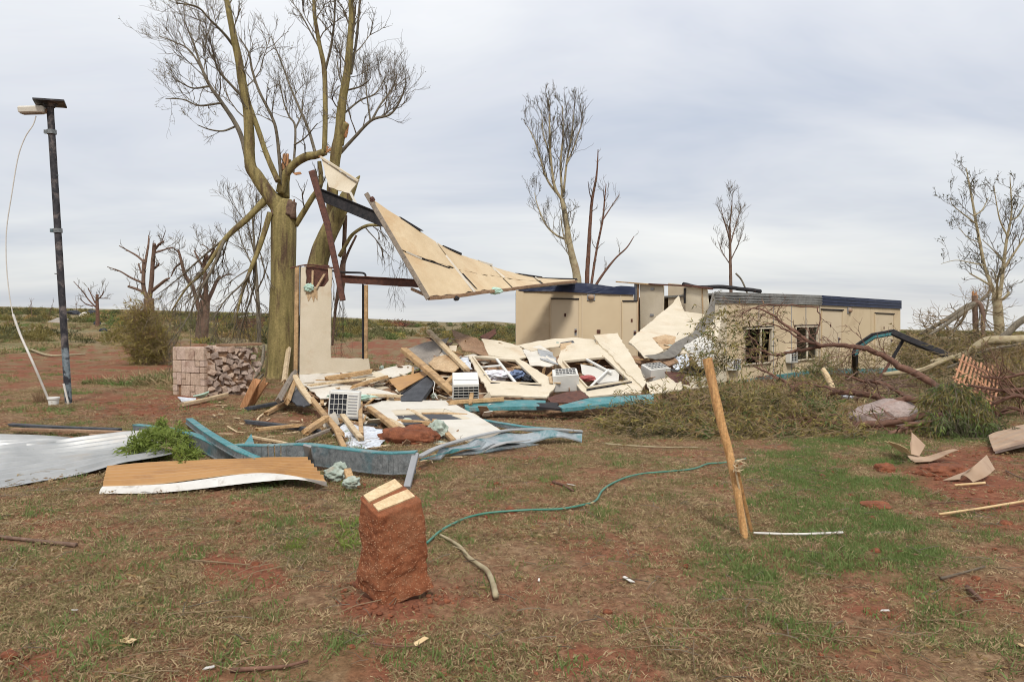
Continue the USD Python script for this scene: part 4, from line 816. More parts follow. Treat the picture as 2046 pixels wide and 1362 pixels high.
for k, (L, a, b) in L2.items():
    p, q = limb3(L, Y2, a, b); part('limb' if q.mean() > 0.04 else 'bough', tube(p, q, 10 if q.mean() > 0.04 else 6, 0.12, 4), 'gum_bark' if k in ('U', 'stub', 'side') else ('brown_bark' if k.startswith('dk') else 'grey_bark'), t2, True)
    n, L_, up = {'U': (15, 0.8, 0.35), 'G2': (16, 0.8, 0.45), 'G2b': (14, 0.75, 0.45), 'G2c': (10, 0.6, 0.45), 'G3': (15, 0.75, 0.4), 'G4': (9, 0.65, 0.4), 'G5': (14, 0.8, 0.35), 'G6': (8, 0.7, 0.35), 'side': (9, 0.8, -0.6)}.get(k, (0, 0, 0))
    if n: sprays(lines, p, q, int(n * .78), 0.45 if k in ('U', 'side') else 0.2, 1.0, L_, 2, r, up, 0.7, (3, 5), 0.0030)
for k, (x, y) in enumerate(((800, 520), (785, 495), (815, 500), (808, 470))):
    grow(lines, P(x, y, 16.9), np.array([r.normal() * .3, r.normal() * .3, -1]), 0.7, 0.006, 2, r, -0.6, (3, 5), 0.3, 0.6)
for x in (660, 668, 675, 690): grow(lines, P(x, 540, 17.0), np.array([r.normal() * .15, 0, -1]), 1.3, 0.010, 2, r, -0.6, (2, 3), 0.18, 0.4)
part('twigs', tubes(lines), 'twig', t2)
for b_ in [bar(P(x, y, Y2 - .2), P(x + dx, y - h, Y2 - .25), 0.06, 0.04, up=(0, 1, 0), splinter=0.05, seed=x) for x, y, dx, h in ((687, 268, 4, 22), (693, 262, 2, 16), (690, 275, 3, 12), (683, 262, 3, 10))]: part('splinter', b_, 'fresh_wood', t2)
lf = leaf_on(lines, 0.10, 0.05, 0.013, r); part('withered_leaves', lf, 'leaf_dark', t2)

def simple_tree(name, label, Y, trunk, limbs, twigs, barkm, seed, leaf=None, group=None, minr=0.004, up=0.35, cat='tree', twm='twig', lev=2, spread=0.7):
    r = np.random.default_rng(seed); t = thing(name, label, cat, group)
    p, q = limb3(trunk, Y); part('trunk', tube(p, q, 9, 0.15, seed), barkm, t, True)
    lines = []
    sprays(lines, p, q, twigs[0], 0.55, 1.0, twigs[1], lev, r, up, spread, (2, 4), minr)
    for k, L in enumerate(limbs):
        a = r.normal(0, 0.25); p, q = limb3(L, Y, a * 0.2, a * 3, .8); part('limb', tube(p, q, 6, 0.15, k), barkm, t, True)
        n = max(3, int(twigs[2] * np.linalg.norm(p[-1] - p[0])))
        sprays(lines, p, q, n, 0.2, 1.0, twigs[3], lev, r, up, spread, (2, 4), minr)
    part('twigs', tubes(lines), twm, t)
    if leaf:
        lf = leaf_on(lines, leaf[0], leaf[1], leaf[2], r)
        if lf: part('leaves', lf, leaf[3], t)
    return t
# behind the cabin
simple_tree('bare_tree', 'tall bare tree with a brushy top rising behind the beige cabin', 27.0, [(1157, 640, 8.5), (1153, 558, 8), (1143, 510, 7), (1136, 478, 6.2), (1130, 435, 5.4), (1123, 397, 4.8)],
    [[(1123, 400, 4), (1108, 372, 3.4), (1100, 310, 2.8), (1098, 250, 2), (1096, 200, 1)], [(1120, 395, 3), (1095, 362, 2.6), (1082, 325, 2), (1070, 285, 1.5), (1054, 252, 0.8)], [(1124, 395, 3.4), (1120, 330, 2.8), (1125, 270, 2), (1124, 212, 1)],
     [(1126, 385, 3), (1133, 320, 2.4), (1143, 265, 1.8), (1148, 205, 0.9)], [(1131, 330, 2), (1150, 285, 1.5), (1166, 235, 0.8)], [(1136, 480, 3), (1112, 470, 2.5), (1090, 448, 2), (1074, 410, 1.4), (1068, 385, 0.8)], [(1138, 500, 2), (1126, 470, 1.6), (1120, 430, 1)], [(1100, 310, 1.8), (1086, 270, 1.3), (1082, 220, 0.7)], [(1145, 520, 1.6), (1134, 505, 1.3), (1128, 480, .8)]],
    (5, 0.7, 4.6, 0.85), 'gum_stick', 201, (0.30, 0.07, 0.022, 'leaf_dark'), minr=0.0055, up=0.6, spread=0.55)
simple_tree('bare_tree', 'thin twin stemmed bare tree right of the brushy one behind the cabin', 27.5, [(1174, 640, 5), (1173, 560, 4.6), (1176, 500, 4), (1179, 450, 3.4), (1183, 400, 3), (1192, 350, 2), (1195, 299, 0.9)],
    [[(1178, 600, 4), (1183, 558, 3.4), (1192, 500, 3), (1204, 440, 2.6), (1208, 400, 2), (1211, 368, 1)], [(1204, 440, 2), (1222, 412, 1.5), (1238, 388, 0.7)], [(1180, 590, 4), (1199, 556, 3.2), (1228, 518, 2.4), (1252, 495, 1.8), (1267, 472, 0.9)], [(1183, 400, 1.6), (1178, 385, 1.2), (1175, 363, 0.7)], [(1208, 402, 1.3), (1206, 385, 1), (1207, 372, .6)]],
    (5, 0.4, 1.8, 0.5), 'red_bark', 202, None, minr=0.005, up=0.5, lev=1)
simple_tree('bare_tree', 'slender bare tree standing alone behind the middle of the cabins', 34.0, [(1462, 640, 3.6), (1460, 560, 3.2), (1459, 500, 2.6), (1458, 450, 2)],
    [[(1459, 480, 2), (1448, 445, 1.5), (1440, 415, 0.8)], [(1458, 450, 1.8), (1462, 415, 1.4), (1463, 385, 0.7)], [(1459, 490, 1.8), (1470, 450, 1.4), (1480, 420, 0.7)], [(1460, 530, 1.6), (1444, 505, 1.2), (1434, 480, 0.6)], [(1460, 520, 1.5), (1474, 490, 1.1), (1484, 465, 0.6)]],
    (6, 0.7, 4.2, 0.7), 'brown_bark', 203, None, minr=0.006, up=0.5)
tag(obj('leaning_branch', tube(limb3([(1495, 590, 1.8), (1482, 560, 1.7), (1470, 546, 1.4)], 25)[0], 0.03, 6), 'grey_bark'), 'short branch poking up over the cabin roof', 'branch')
# right
simple_tree('gum_tree', 'forked leafless gum tree with tufts of leaves at the right edge', 26.0, [(1997, 690, 10), (1996, 650, 9.5), (1993, 610, 9), (1990, 590, 8.5)],
    [[(1990, 600, 7), (1983, 576, 5), (1968, 535, 4.3), (1956, 476, 3.8), (1944, 409, 3), (1936, 365, 2), (1930, 335, 1)], [(1994, 600, 6), (1999, 582, 5), (2006, 520, 4.4), (2012, 476, 3.6), (2021, 426, 2.6), (2018, 353, 1)], [(2004, 540, 3.5), (2022, 512, 3), (2040, 485, 2.4), (2060, 455, 1.2)], [(1992, 595, 3.5), (1993, 560, 3), (2000, 535, 2)],
     [(1994, 602, 4), (2006, 596, 3.5), (2017, 583, 2.6)], [(1979, 570, 3), (1957, 557, 2.2), (1937, 546, 1.5)], [(1950, 447, 2), (1925, 428, 1.5), (1904, 410, 0.9), (1898, 395, .6)], [(1944, 432, 2), (1962, 420, 1.6), (1975, 395, 0.9)], [(2012, 470, 2.4), (1998, 440, 1.8), (1990, 400, 1.3), (1986, 370, 0.8)], [(2020, 440, 2), (2036, 430, 1.6), (2050, 400, 0.9)],
     [(1966, 530, 1.8), (1940, 525, 1.4), (1910, 520, 0.9), (1880, 527, 0.5)], [(1990, 560, 1.8), (1984, 540, 1.4), (1960, 533, 1)], [(2006, 525, 2), (1985, 500, 1.4), (1962, 478, 0.8)], [(1958, 485, 1.2), (1935, 475, 1), (1915, 455, .6)]],
    (2, 0.4, 2.8, 0.75), 'gum_stick', 204, (0.34, 0.09, 0.03, 'leaf_dark'), minr=0.0055, up=0.35)
r = np.random.default_rng(205)
sn = thing('snapped_tree', 'snapped trunk with its fallen top leaning down to the left, at the right', 'tree')
p, q = limb3([(1951, 690, 5.5), (1949, 640, 5.3), (1947, 600, 5), (1946, 590, 4.5)], 24.0); part('trunk', tube(p, q, 9, 0.2, 3), 'brown_bark', sn, True)
for b_ in [bar(P(x, y, 24), P(x + dx, y - h, 24), 0.06, 0.05, up=(0, 1, 0), splinter=0.08, seed=x) for x, y, dx, h in ((1944, 598, 0, 14), (1948, 598, 1, 12), (1951, 600, 0, 8))]: part('splinter', b_, 'fresh_wood', sn)
lines = []
for L, b in (([(1948, 606, 5), (1930, 613, 5), (1900, 632, 4.3), (1870, 650, 3.6), (1838, 668, 2.6)], -1), ([(1946, 608, 4.5), (1915, 630, 3.8), (1880, 655, 3), (1850, 672, 2)], -2), ([(1934, 614, 3), (1925, 635, 2.6), (1908, 658, 2.4), (1898, 676, 2)], -1.5), ([(1948, 604, 5), (1958, 608, 5), (1964, 625, 4.6), (1964, 650, 4.4), (1966, 680, 4)], -0.4), ([(1966, 640, 2.2), (1973, 610, 1.8), (1976, 590, 1)], 0.4), ([(1950, 604, 3), (1964, 598, 2.5), (1976, 590, 1.5)], 0.4)):
    p, q = limb3(L, 24.0, 0, b); part('limb', tube(p, q, 7, 0.15, 5), 'grey_bark' if b != -0.4 else 'brown_bark', sn, True); sprays(lines, p, q, 10, 0.3, 1, 0.8, 2, r, 0.15, 0.7, (2, 4), 0.005)
part('twigs', tubes(lines), 'twig_tan', sn)
# left
simple_tree('dead_tree', 'reddish dead tree with lopped upright limbs behind the shrub, left', 36.0, [(302, 720, 12), (301, 660, 11), (299, 620, 10), (297, 596, 9.5)],
    [[(296, 600, 6), (287, 575, 5.5), (287, 540, 5), (288, 518, 4.4)], [(298, 600, 7), (302, 570, 6), (305, 530, 5.4), (308, 495, 5), (308, 487, 4)], [(288, 540, 4), (293, 510, 3.5), (297, 485, 2.6), (297, 470, 1.2)], [(308, 500, 3.5), (318, 488, 3), (327, 482, 2.2)], [(320, 490, 1.6), (327, 472, 1.1), (331, 460, .6)], [(289, 525, 3), (275, 512, 2.5), (258, 502, 2), (238, 491, 1)], [(288, 566, 3), (262, 555, 2.3), (240, 542, 1.7), (214, 533, 0.8)], [(290, 585, 4), (274, 578, 3.4), (256, 572, 2.8)],
     [(302, 582, 5), (315, 572, 4.2), (330, 560, 3.6), (338, 556, 2.5)], [(308, 505, 3), (325, 500, 2.4), (342, 495, 1.5), (352, 500, 0.8)], [(304, 540, 3), (314, 532, 2.5), (318, 526, 2)], [(282, 545, 2.4), (277, 527, 2)]],
    (3, 0.5, 1.2, 0.5), 'brown_bark', 206, None, minr=0.008, up=0.3, lev=1)
simple_tree('dead_tree', 'dark twisted dead tree with crooked arms behind the hanging limbs', 40.0, [(403, 690, 14), (405, 650, 12), (408, 620, 11), (410, 600, 10)],
    [[(402, 630, 6), (393, 600, 5.4), (384, 570, 5), (370, 550, 4.6), (362, 520, 4), (356, 498, 2.5)], [(410, 610, 7), (411, 570, 6), (408, 530, 5), (413, 510, 4)], [(413, 605, 6), (425, 580, 5.2), (434, 560, 4.4), (440, 552, 2.5)], [(410, 600, 4), (399, 588, 3.6), (402, 572, 3.2), (412, 560, 3)], [(413, 520, 3.4), (425, 505, 3), (428, 488, 2)], [(362, 525, 3), (350, 535, 2.3), (342, 552, 1.4)], [(435, 560, 2.4), (450, 550, 1.8), (470, 548, 1)], [(410, 540, 3.4), (395, 515, 2.8), (388, 500, 1.8)], [(358, 505, 2), (345, 495, 1.5), (337, 497, .8)], [(424, 505, 2), (410, 492, 1.5), (400, 488, .8)], [(426, 548, 2.4), (428, 525, 2), (436, 510, 1)]],
    (4, 0.5, 2.6, 0.9), 'brown_bark', 207, None, minr=0.009, up=0.25, lev=2)
simple_tree('dead_tree', 'small windswept dead tree far out on the left plain', 62.0, [(195, 655, 4.5), (195, 630, 3.6), (194, 605, 3.2), (194, 588, 2.6)],
    [[(193, 615, 2), (178, 600, 1.7), (165, 582, 1.3), (147, 562, 0.8)], [(190, 605, 2), (183, 590, 1.5), (176, 575, 1)], [(194, 600, 1.8), (205, 588, 1.3), (208, 578, 0.8)], [(186, 612, 1.6), (170, 606, 1.2), (160, 596, 0.7)], [(195, 595, 1.5), (208, 596, 1), (216, 594, .6)]],
    (4, 0.8, 1.5, 0.8), 'red_bark', 208, None, minr=0.016, up=0.3, lev=1)
simple_tree('bare_tree', 'tall thin bare tree seen just left of the big trunk', 27.0, [(518, 690, 4.5), (517, 640, 4.2), (514, 580, 3.6), (510, 520, 3), (507, 470, 2.2), (503, 410, 1)],
    [[(512, 545, 2.4), (497, 515, 1.9), (482, 480, 1.4), (472, 440, 0.8)], [(509, 510, 2), (500, 470, 1.6), (490, 430, 1.2), (482, 395, 0.7)], [(510, 500, 1.8), (520, 460, 1.4), (523, 420, .8)], [(514, 580, 2), (528, 550, 1.5), (536, 520, 0.8)], [(500, 500, 1.4), (480, 495, 1), (452, 480, 0.6)], [(506, 450, 1.3), (512, 410, 1), (513, 375, .6)], [(495, 450, 1.2), (470, 415, 1), (455, 390, .6)]],
    (6, 0.8, 5, 0.85), 'grey_bark', 209, None, minr=0.0055, up=0.4)
# ---------------------------------------------------------------- the wreckage
def sheet(name, label, cat, pts, t, m_, group=None, **k):
    return tag(obj(name, slab([Q(*p) for p in pts], t, **k), m_), label, cat, group)
def lumber(label, a, b, wpx, m_='timber', name='timber_plank', thick=0.6, seed=0, near=(0.25, 0.25), up=(0, 0, 1), splinter=0.05, cat='timber', bow=0.006, ground=False):
    if ground:
        pa, pb = G(*a, near[0]), G(*b, near[1])
    else: pa, pb = Q(*a, near[0]), Q(*b, near[1])
    w = wpx * 0.5 * (pa[1] + pb[1]) / F
    return tag(obj(name, bar(pa, pb, w * 1.0, w * thick + 0.012, up=up, splinter=splinter, bow=bow, seed=seed + int(a[0])), m_), label, cat)

# the dark bed of crushed stuff under everything
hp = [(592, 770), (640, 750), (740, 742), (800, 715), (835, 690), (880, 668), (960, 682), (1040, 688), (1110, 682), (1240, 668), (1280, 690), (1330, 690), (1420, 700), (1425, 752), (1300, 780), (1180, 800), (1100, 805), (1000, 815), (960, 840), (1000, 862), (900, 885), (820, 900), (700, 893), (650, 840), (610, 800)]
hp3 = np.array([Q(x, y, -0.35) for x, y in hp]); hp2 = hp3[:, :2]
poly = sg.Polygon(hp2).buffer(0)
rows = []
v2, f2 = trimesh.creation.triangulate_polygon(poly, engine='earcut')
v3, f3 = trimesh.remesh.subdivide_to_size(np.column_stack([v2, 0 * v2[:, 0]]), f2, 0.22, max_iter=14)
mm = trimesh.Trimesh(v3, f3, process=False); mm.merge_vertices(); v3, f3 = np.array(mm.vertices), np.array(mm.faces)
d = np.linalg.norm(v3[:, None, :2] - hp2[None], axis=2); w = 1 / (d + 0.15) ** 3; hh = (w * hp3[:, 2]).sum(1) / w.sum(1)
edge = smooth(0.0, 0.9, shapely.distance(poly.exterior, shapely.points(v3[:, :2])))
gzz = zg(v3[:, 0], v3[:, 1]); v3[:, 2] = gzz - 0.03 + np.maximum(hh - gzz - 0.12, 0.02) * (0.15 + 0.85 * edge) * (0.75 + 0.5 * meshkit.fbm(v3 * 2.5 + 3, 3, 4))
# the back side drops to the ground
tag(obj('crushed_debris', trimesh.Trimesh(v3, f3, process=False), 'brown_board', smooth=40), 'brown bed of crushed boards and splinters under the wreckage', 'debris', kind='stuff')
# splinters, scraps and slats strewn through it, too many and too small to count
r = np.random.default_rng(303); scr = {k: [] for k in ('timber', 'pale_panel', 'brown_board', 'white_panel', 'charcoal_board', 'insulation')}
hpp = sg.Polygon(hp)
n = 0
while n < 460:
    x, y = r.uniform(590, 1440), r.uniform(665, 900)
    if not hpp.contains(sg.Point(x, y)): continue
    if x > 940 and y < 800 and r.uniform() < .7: continue
    n += 1; p = Q(x, y, r.uniform(-0.3, 0.06)); k = list(scr)[r.choice(6, p=[.30, .17, .25, .16, .06, .06])]
    d = unit(np.array([r.normal(), r.normal(), r.normal() * .25])); L = r.uniform(0.12, 0.55) * (0.6 if k != 'timber' else 1.0)
    if k in ('timber', 'charcoal_board'): scr[k].append(bar(p - d * L / 2, p + d * L / 2, r.uniform(.02, .06), r.uniform(.012, .035), splinter=.03, seed=n))
    elif k == 'insulation': scr[k].append(blob(p, (r.uniform(.04, .12), r.uniform(.04, .12), r.uniform(.03, .06)), n, 1, 0.6))
    else:
        s = unit(np.cross(d, [r.normal() * .4, r.normal() * .4, 1])); a = r.uniform(.08, .3)
        q = [p - d * L / 2 - s * a / 2 * r.uniform(.5, 1), p + d * L / 2 - s * a / 2 * r.uniform(.3, 1), p + d * L / 2 * r.uniform(.6, 1) + s * a / 2, p - d * L / 2 * r.uniform(.6, 1) + s * a / 2]
        scr[k].append(slab(q, 0.012, size=None))
sx = UsdGeom.Xform.Define(stage, '/World/loose_scraps').GetPrim()
tag(sx, 'splinters, board scraps and insulation shreds strewn through the wreckage', 'debris scraps', kind='stuff')
for k, L in scr.items(): struct(part({'timber': 'wood_splinters', 'pale_panel': 'cream_scraps', 'brown_board': 'board_scraps', 'white_panel': 'white_scraps', 'charcoal_board': 'dark_scraps', 'insulation': 'insulation_shreds'}[k], join(*L), k, sx), 'stuff')
# splinters on the ground around the wreck
scr2 = []
for _ in range(120):
    x, y = r.uniform(420, 960), r.uniform(800, 930); p = G(x, y, 0.02); d = unit(np.array([r.normal(), r.normal(), 0.05 * r.normal()])); L = r.uniform(0.05, 0.22)
    scr2.append(bar(p, p + d * L, r.uniform(.012, .035), r.uniform(.008, .02), splinter=.02, seed=_))
struct(part('ground_splinters', join(*scr2), 'pale_timber', sx), 'stuff')

# fallen wall with the window, left
def hole_frame(parent, ring, wpx, m_, near, thick, name='window_frame'):
    ms = []
    for a, b in zip(ring, ring[1:] + ring[:1]): ms.append(bar(Q(*a, near), Q(*b, near), 0.032, thick, up=(0, -0.4, 1)))
    return part(name, join(*ms), m_, parent)
fw = thing('fallen_wall', 'fallen cream wall with a four light window full of bedding and clothes', 'wall panel')
h1 = [(945, 713), (1030, 720), (1080, 768), (981, 763)]
part('sheet', slab([Q(*p, 0.22) for p in ((935, 709), (985, 711), (1037, 716), (1078, 742), (1113, 762), (1108, 776), (1092, 794), (1040, 791), (981, 789), (958, 752))], 0.03, holes=[[Q(*p, 0.22) for p in h1]], rag=0.010, warp=0.03, seed=5), 'pale_panel', fw)
fr = hole_frame(fw, h1, 3, 'pale_panel', 0.25, 0.05)
part('mullion', bar(Q(992, 717, .25), Q(1031, 766, .25), 0.05, 0.04, up=(0, -.4, 1)), 'plastic_white', fr)
part('crossbar', bar(Q(960, 733, .25), Q(1003, 730, .25), 0.035, 0.03, up=(0, -.4, 1)), 'plastic_white', fr)
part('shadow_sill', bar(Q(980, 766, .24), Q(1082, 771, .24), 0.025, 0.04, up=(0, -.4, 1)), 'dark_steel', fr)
for nm, lab, c, s, m_, sd in (('bedding', 'crumpled white and pink bedding inside the left fallen window', (990, 750), (.30, .22, .10), 'white_cloth', 3), ('blue_cloth', 'crumpled blue cloth in the right half of the left fallen window', (1032, 748), (.16, .26, .09), 'blue_cloth', 5), ('dark_cloth', 'dark bundle at the lower right of the left fallen window', (1056, 757), (.13, .14, .08), 'dark_plastic', 6), ('brown_cushion', 'brown board lying inside the left fallen window', (1043, 735), (.18, .14, .05), 'plywood', 9)):
    p = Q(*c, 0.05); tag(obj(nm, blob(p, s, sd, 4, 0.55, 2.6), m_, smooth=True), lab, nm.split('_')[-1])
# fallen wall with the window, right
fw = thing('fallen_wall', 'fallen cream wall with a window showing a white partition and a red cloth', 'wall panel')
h2 = [(1125, 722), (1208, 714), (1258, 761), (1174, 775)]
part('sheet', slab([Q(*p, 0.22) for p in ((1120, 700), (1143, 685), (1160, 683), (1200, 688), (1240, 722), (1287, 772), (1280, 784), (1230, 788), (1177, 792), (1158, 776), (1136, 748), (1114, 722))], 0.03, holes=[[Q(*p, 0.22) for p in h2]], rag=0.010, warp=0.03, seed=6), 'pale_panel', fw)
fr = hole_frame(fw, h2, 3, 'pale_panel', 0.25, 0.05)
part('mullion', bar(Q(1172, 718, .26), Q(1222, 745, .26), 0.045, 0.04, up=(0, -.4, 1)), 'plastic_white', fr)
part('loose_rail', bar(Q(1180, 772, .3), Q(1216, 738, .3), 0.04, 0.03, up=(0, -.4, 1)), 'plastic_white', fr)
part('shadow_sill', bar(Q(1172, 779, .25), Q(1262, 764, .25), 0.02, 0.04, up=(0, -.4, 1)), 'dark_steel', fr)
sheet('partition_board', 'white partition board lying inside the right fallen window', 'board', [(1160, 727, .08), (1212, 738, .16), (1238, 738, .16), (1236, 760, .12), (1196, 765, .10), (1163, 745, .08)], 0.02, 'room_white', warp=0.02)
tag(obj('red_cloth', blob(Q(1174, 756, .08), (.15, .12, .06), 4, 3, .5), 'red_cloth', smooth=True), 'small red cloth in the corner of the right fallen window', 'cloth')
# boards and sheets of the fallen wall
sheet('wall_board', 'narrow cream wall strip leaning beside the right fallen window', 'wall board', [(1186, 669, .28), (1234, 665, .28), (1262, 712, .3), (1291, 762, .3), (1284, 774, .3), (1240, 730, .3), (1200, 690, .28)], 0.03, 'pale_panel', rag=0.012, warp=0.03, seed=31)
sheet('wall_board', 'cream board above the left fallen window, with a dark notch on its left edge', 'wall board', [(962, 676, .1), (1000, 680, .1), (1037, 690, .1), (1052, 714, .12), (1032, 717, .12), (976, 710, .12)], 0.025, 'pale_panel', rag=0.006, warp=0.03, seed=32)
sheet('wall_board', 'long curved cream board along the back of the wreckage under the back cabin', 'wall board', [(1034, 691, 0), (1070, 682, 0), (1110, 676, 0), (1150, 675, 0), (1190, 679, 0), (1192, 690, .05), (1150, 692, .05), (1100, 694, .05), (1062, 703, .05)], 0.02, 'pale_panel', rag=0.008, warp=0.03, seed=33)
sheet('board_piece', 'brown exposed board in a notch between the two fallen windows', 'board', [(1119, 686, .16), (1141, 683, .16), (1163, 716, .18), (1122, 719, .18)], 0.015, 'plywood', rag=0.006, seed=34)
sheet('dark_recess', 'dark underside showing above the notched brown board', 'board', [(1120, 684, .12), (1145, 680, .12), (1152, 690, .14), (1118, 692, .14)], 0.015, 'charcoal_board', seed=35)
sheet('wall_board', 'bent white lining board left of the brown notch', 'wall board', [(1044, 697, .1), (1080, 688, .12), (1100, 700, .16), (1112, 726, .22), (1098, 732, .22), (1060, 730, .16)], 0.015, 'white_panel', rag=0.01, warp=0.06, seed=36)
sheet('plastic_sheet', 'curled blue grey plastic sheet between the two fallen windows', 'plastic sheet', [(1074, 693, .28), (1104, 700, .32), (1115, 728, .34), (1080, 716, .3)], 0.008, 'galvanised', warp=0.09, rag=0.01, seed=37)
sheet('warped_board', 'warped brown hardboard peaking at the left of the wreckage', 'board', [(902, 656, .1), (935, 668, .12), (969, 684, .12), (982, 712, .18), (950, 702, .18), (923, 697, .16), (910, 680, .12)], 0.015, 'brown_board', warp=0.06, rag=0.01, seed=38)
sheet('warped_board', 'grey sloping board behind the two long crossed timbers', 'board', [(807, 698, .08), (850, 684, .08), (897, 674, .05), (880, 704, .1), (868, 728, .16), (838, 724, .16)], 0.02, 'grey_board', warp=0.04, rag=0.008, seed=39)
sheet('warped_board', 'tan board lying behind the first air conditioner and the black slab', 'board', [(848, 718, .14), (890, 708, .16), (930, 726, .2), (905, 742, .22), (868, 736, .2)], 0.018, 'plywood', warp=0.04, rag=0.01, seed=40)
sheet('warped_board', 'rust red hardboard edge behind the warped brown peak', 'board', [(958, 672, 0), (990, 656, 0), (992, 665, 0), (972, 680, 0)], 0.02, 'rust', rag=0.006, seed=41)
sheet('warped_board', 'rust brown board folded below the left fallen window', 'board', [(1094, 795, .3), (1130, 782, .3), (1160, 780, .28), (1176, 793, .3), (1140, 804, .34), (1100, 802, .34)], 0.02, 'rust', rag=0.012, warp=0.04, seed=42)
sheet('warped_board', 'brown flap of board hanging below the grey air conditioner', 'board', [(1096, 752, .3), (1118, 748, .3), (1120, 766, .34), (1098, 764, .34)], 0.02, 'plywood', rag=0.01, warp=0.03, seed=43)
sheet('board_piece', 'orange tan sheet tilted behind the black slab', 'board', [(775, 758, .1), (815, 748, .12), (849, 740, .14), (855, 748, .16), (826, 765, .2), (797, 781, .2)], 0.015, 'tan_sheet', rag=0.004, warp=0.015, seed=44)
# black slab
sl = thing('black_slab', 'black padded slab with a thin white wire across it, tilted in the wreckage', 'slab')
part('body', slab([Q(*p) for p in ((800, 788, .3), (828, 770, .3), (856, 748, .3), (868, 764, .34), (842, 800, .4), (802, 800, .4))], 0.07, rag=0.004), 'charcoal_board', sl)
part('edge_strip', bar(Q(801, 787, .33), Q(856, 749, .33), 0.02, 0.02), 'dark_steel', sl)
part('wire', tube(spline([Q(*p, .45) for p in ((858, 750), (868, 764), (866, 782), (874, 796))], 14), 0.008, 5), 'plastic_white', sl, True)
# white and cream sheets lying flat
for lab, pts, m_, sd in (('broad white sheet lying flat behind the front air conditioner', [(610, 770, .05), (660, 768, .05), (709, 771, .05), (750, 776, .05), (794, 786, .08), (758, 798, .1), (700, 796, .1), (640, 796, .1)], 'white_panel', 51), ('white sheet lying right of the standing panel foot', [(748, 742, .06), (786, 732, .06), (818, 729, .06), (838, 734, .1), (806, 746, .12), (784, 752, .12)], 'white_panel', 52), ('thin white sheet edge between the standing panel and the tan sheet', [(700, 752, .1), (752, 742, .1), (782, 752, .12), (740, 764, .14)], 'pale_panel', 53), ('white sheet under the grey sloping board', [(868, 694, .02), (892, 700, .04), (905, 714, .08), (880, 718, .08)], 'room_white', 54), ('blue tinted white sheet right of the second air conditioner', [(908, 716, .05), (935, 714, .05), (944, 736, .1), (922, 738, .1)], 'plastic_film', 55),
                         ('white chipped plaster sheet below the peeled grey strip', [(1366, 690, .0), (1400, 672, -.2), (1424, 676, -.2), (1428, 730, .1), (1398, 735, .1)], 'room_white', 56), ('white crumpled lining right of the fourth air conditioner', [(1336, 714, .1), (1372, 705, .1), (1380, 728, .15), (1350, 738, .18)], 'plastic_film', 57)):
    sheet('loose_sheet', lab, 'sheet', pts, 0.012, m_, rag=0.012, warp=0.03, seed=sd)
# big leaning white slab of wall by the torn cabin
sheet('leaning_wall', 'large white inner wall leaning up against the torn cabin, with a brown bare patch', 'wall panel', [(1256, 684, -.1), (1306, 638, -1.0), (1356, 591, -1.9), (1368, 622, -1.5), (1412, 628, -1.5), (1442, 634, -1.6), (1436, 668, -1.0), (1424, 700, -.4), (1380, 708, -.1), (1330, 700, .0), (1290, 700, .0)], 0.04, 'pale_panel', rag=0.006, warp=0.02, seed=61)
sheet('bare_patch', 'brown board showing through the lower edge of the leaning white wall', 'board', [(1300, 676, .0), (1330, 668, .0), (1350, 672, .02), (1346, 690, .06), (1312, 704, .1), (1318, 690, .08)], 0.012, 'plywood', rag=0.012, seed=62)
sheet('wall_board', 'cream board sloping from the leaning white wall down to the fourth air conditioner', 'wall board', [(1262, 686, .12), (1300, 672, .1), (1326, 700, .2), (1300, 712, .24), (1288, 714, .24)], 0.02, 'pale_panel', rag=0.006, warp=0.02, seed=63)
sheet('warped_board', 'reddish brown board lying right of the fourth air conditioner', 'board', [(1328, 742, .2), (1364, 744, .2), (1380, 770, .25), (1350, 764, .25)], 0.02, 'rust', rag=0.01, seed=64)
sheet('warped_board', 'brown shard under the peeled grey strip end', 'board', [(1314, 716, .18), (1340, 708, .18), (1356, 722, .2), (1336, 730, .22)], 0.02, 'brown_board', rag=0.012, seed=65)
sheet('wall_board', 'cream skirt board above the teal skid right of the fallen windows', 'wall board', [(1291, 766, .25), (1340, 752, .2), (1420, 750, .1), (1428, 772, .15), (1350, 780, .25), (1300, 788, .3)], 0.02, 'pale_panel', rag=0.008, warp=0.03, seed=66)
tag(obj('grey_rail', bar(Q(1340, 738, .3), Q(1422, 752, .2), 0.05, 0.03), 'charcoal_board'), 'dark rail lying right of the fourth air conditioner', 'rail')

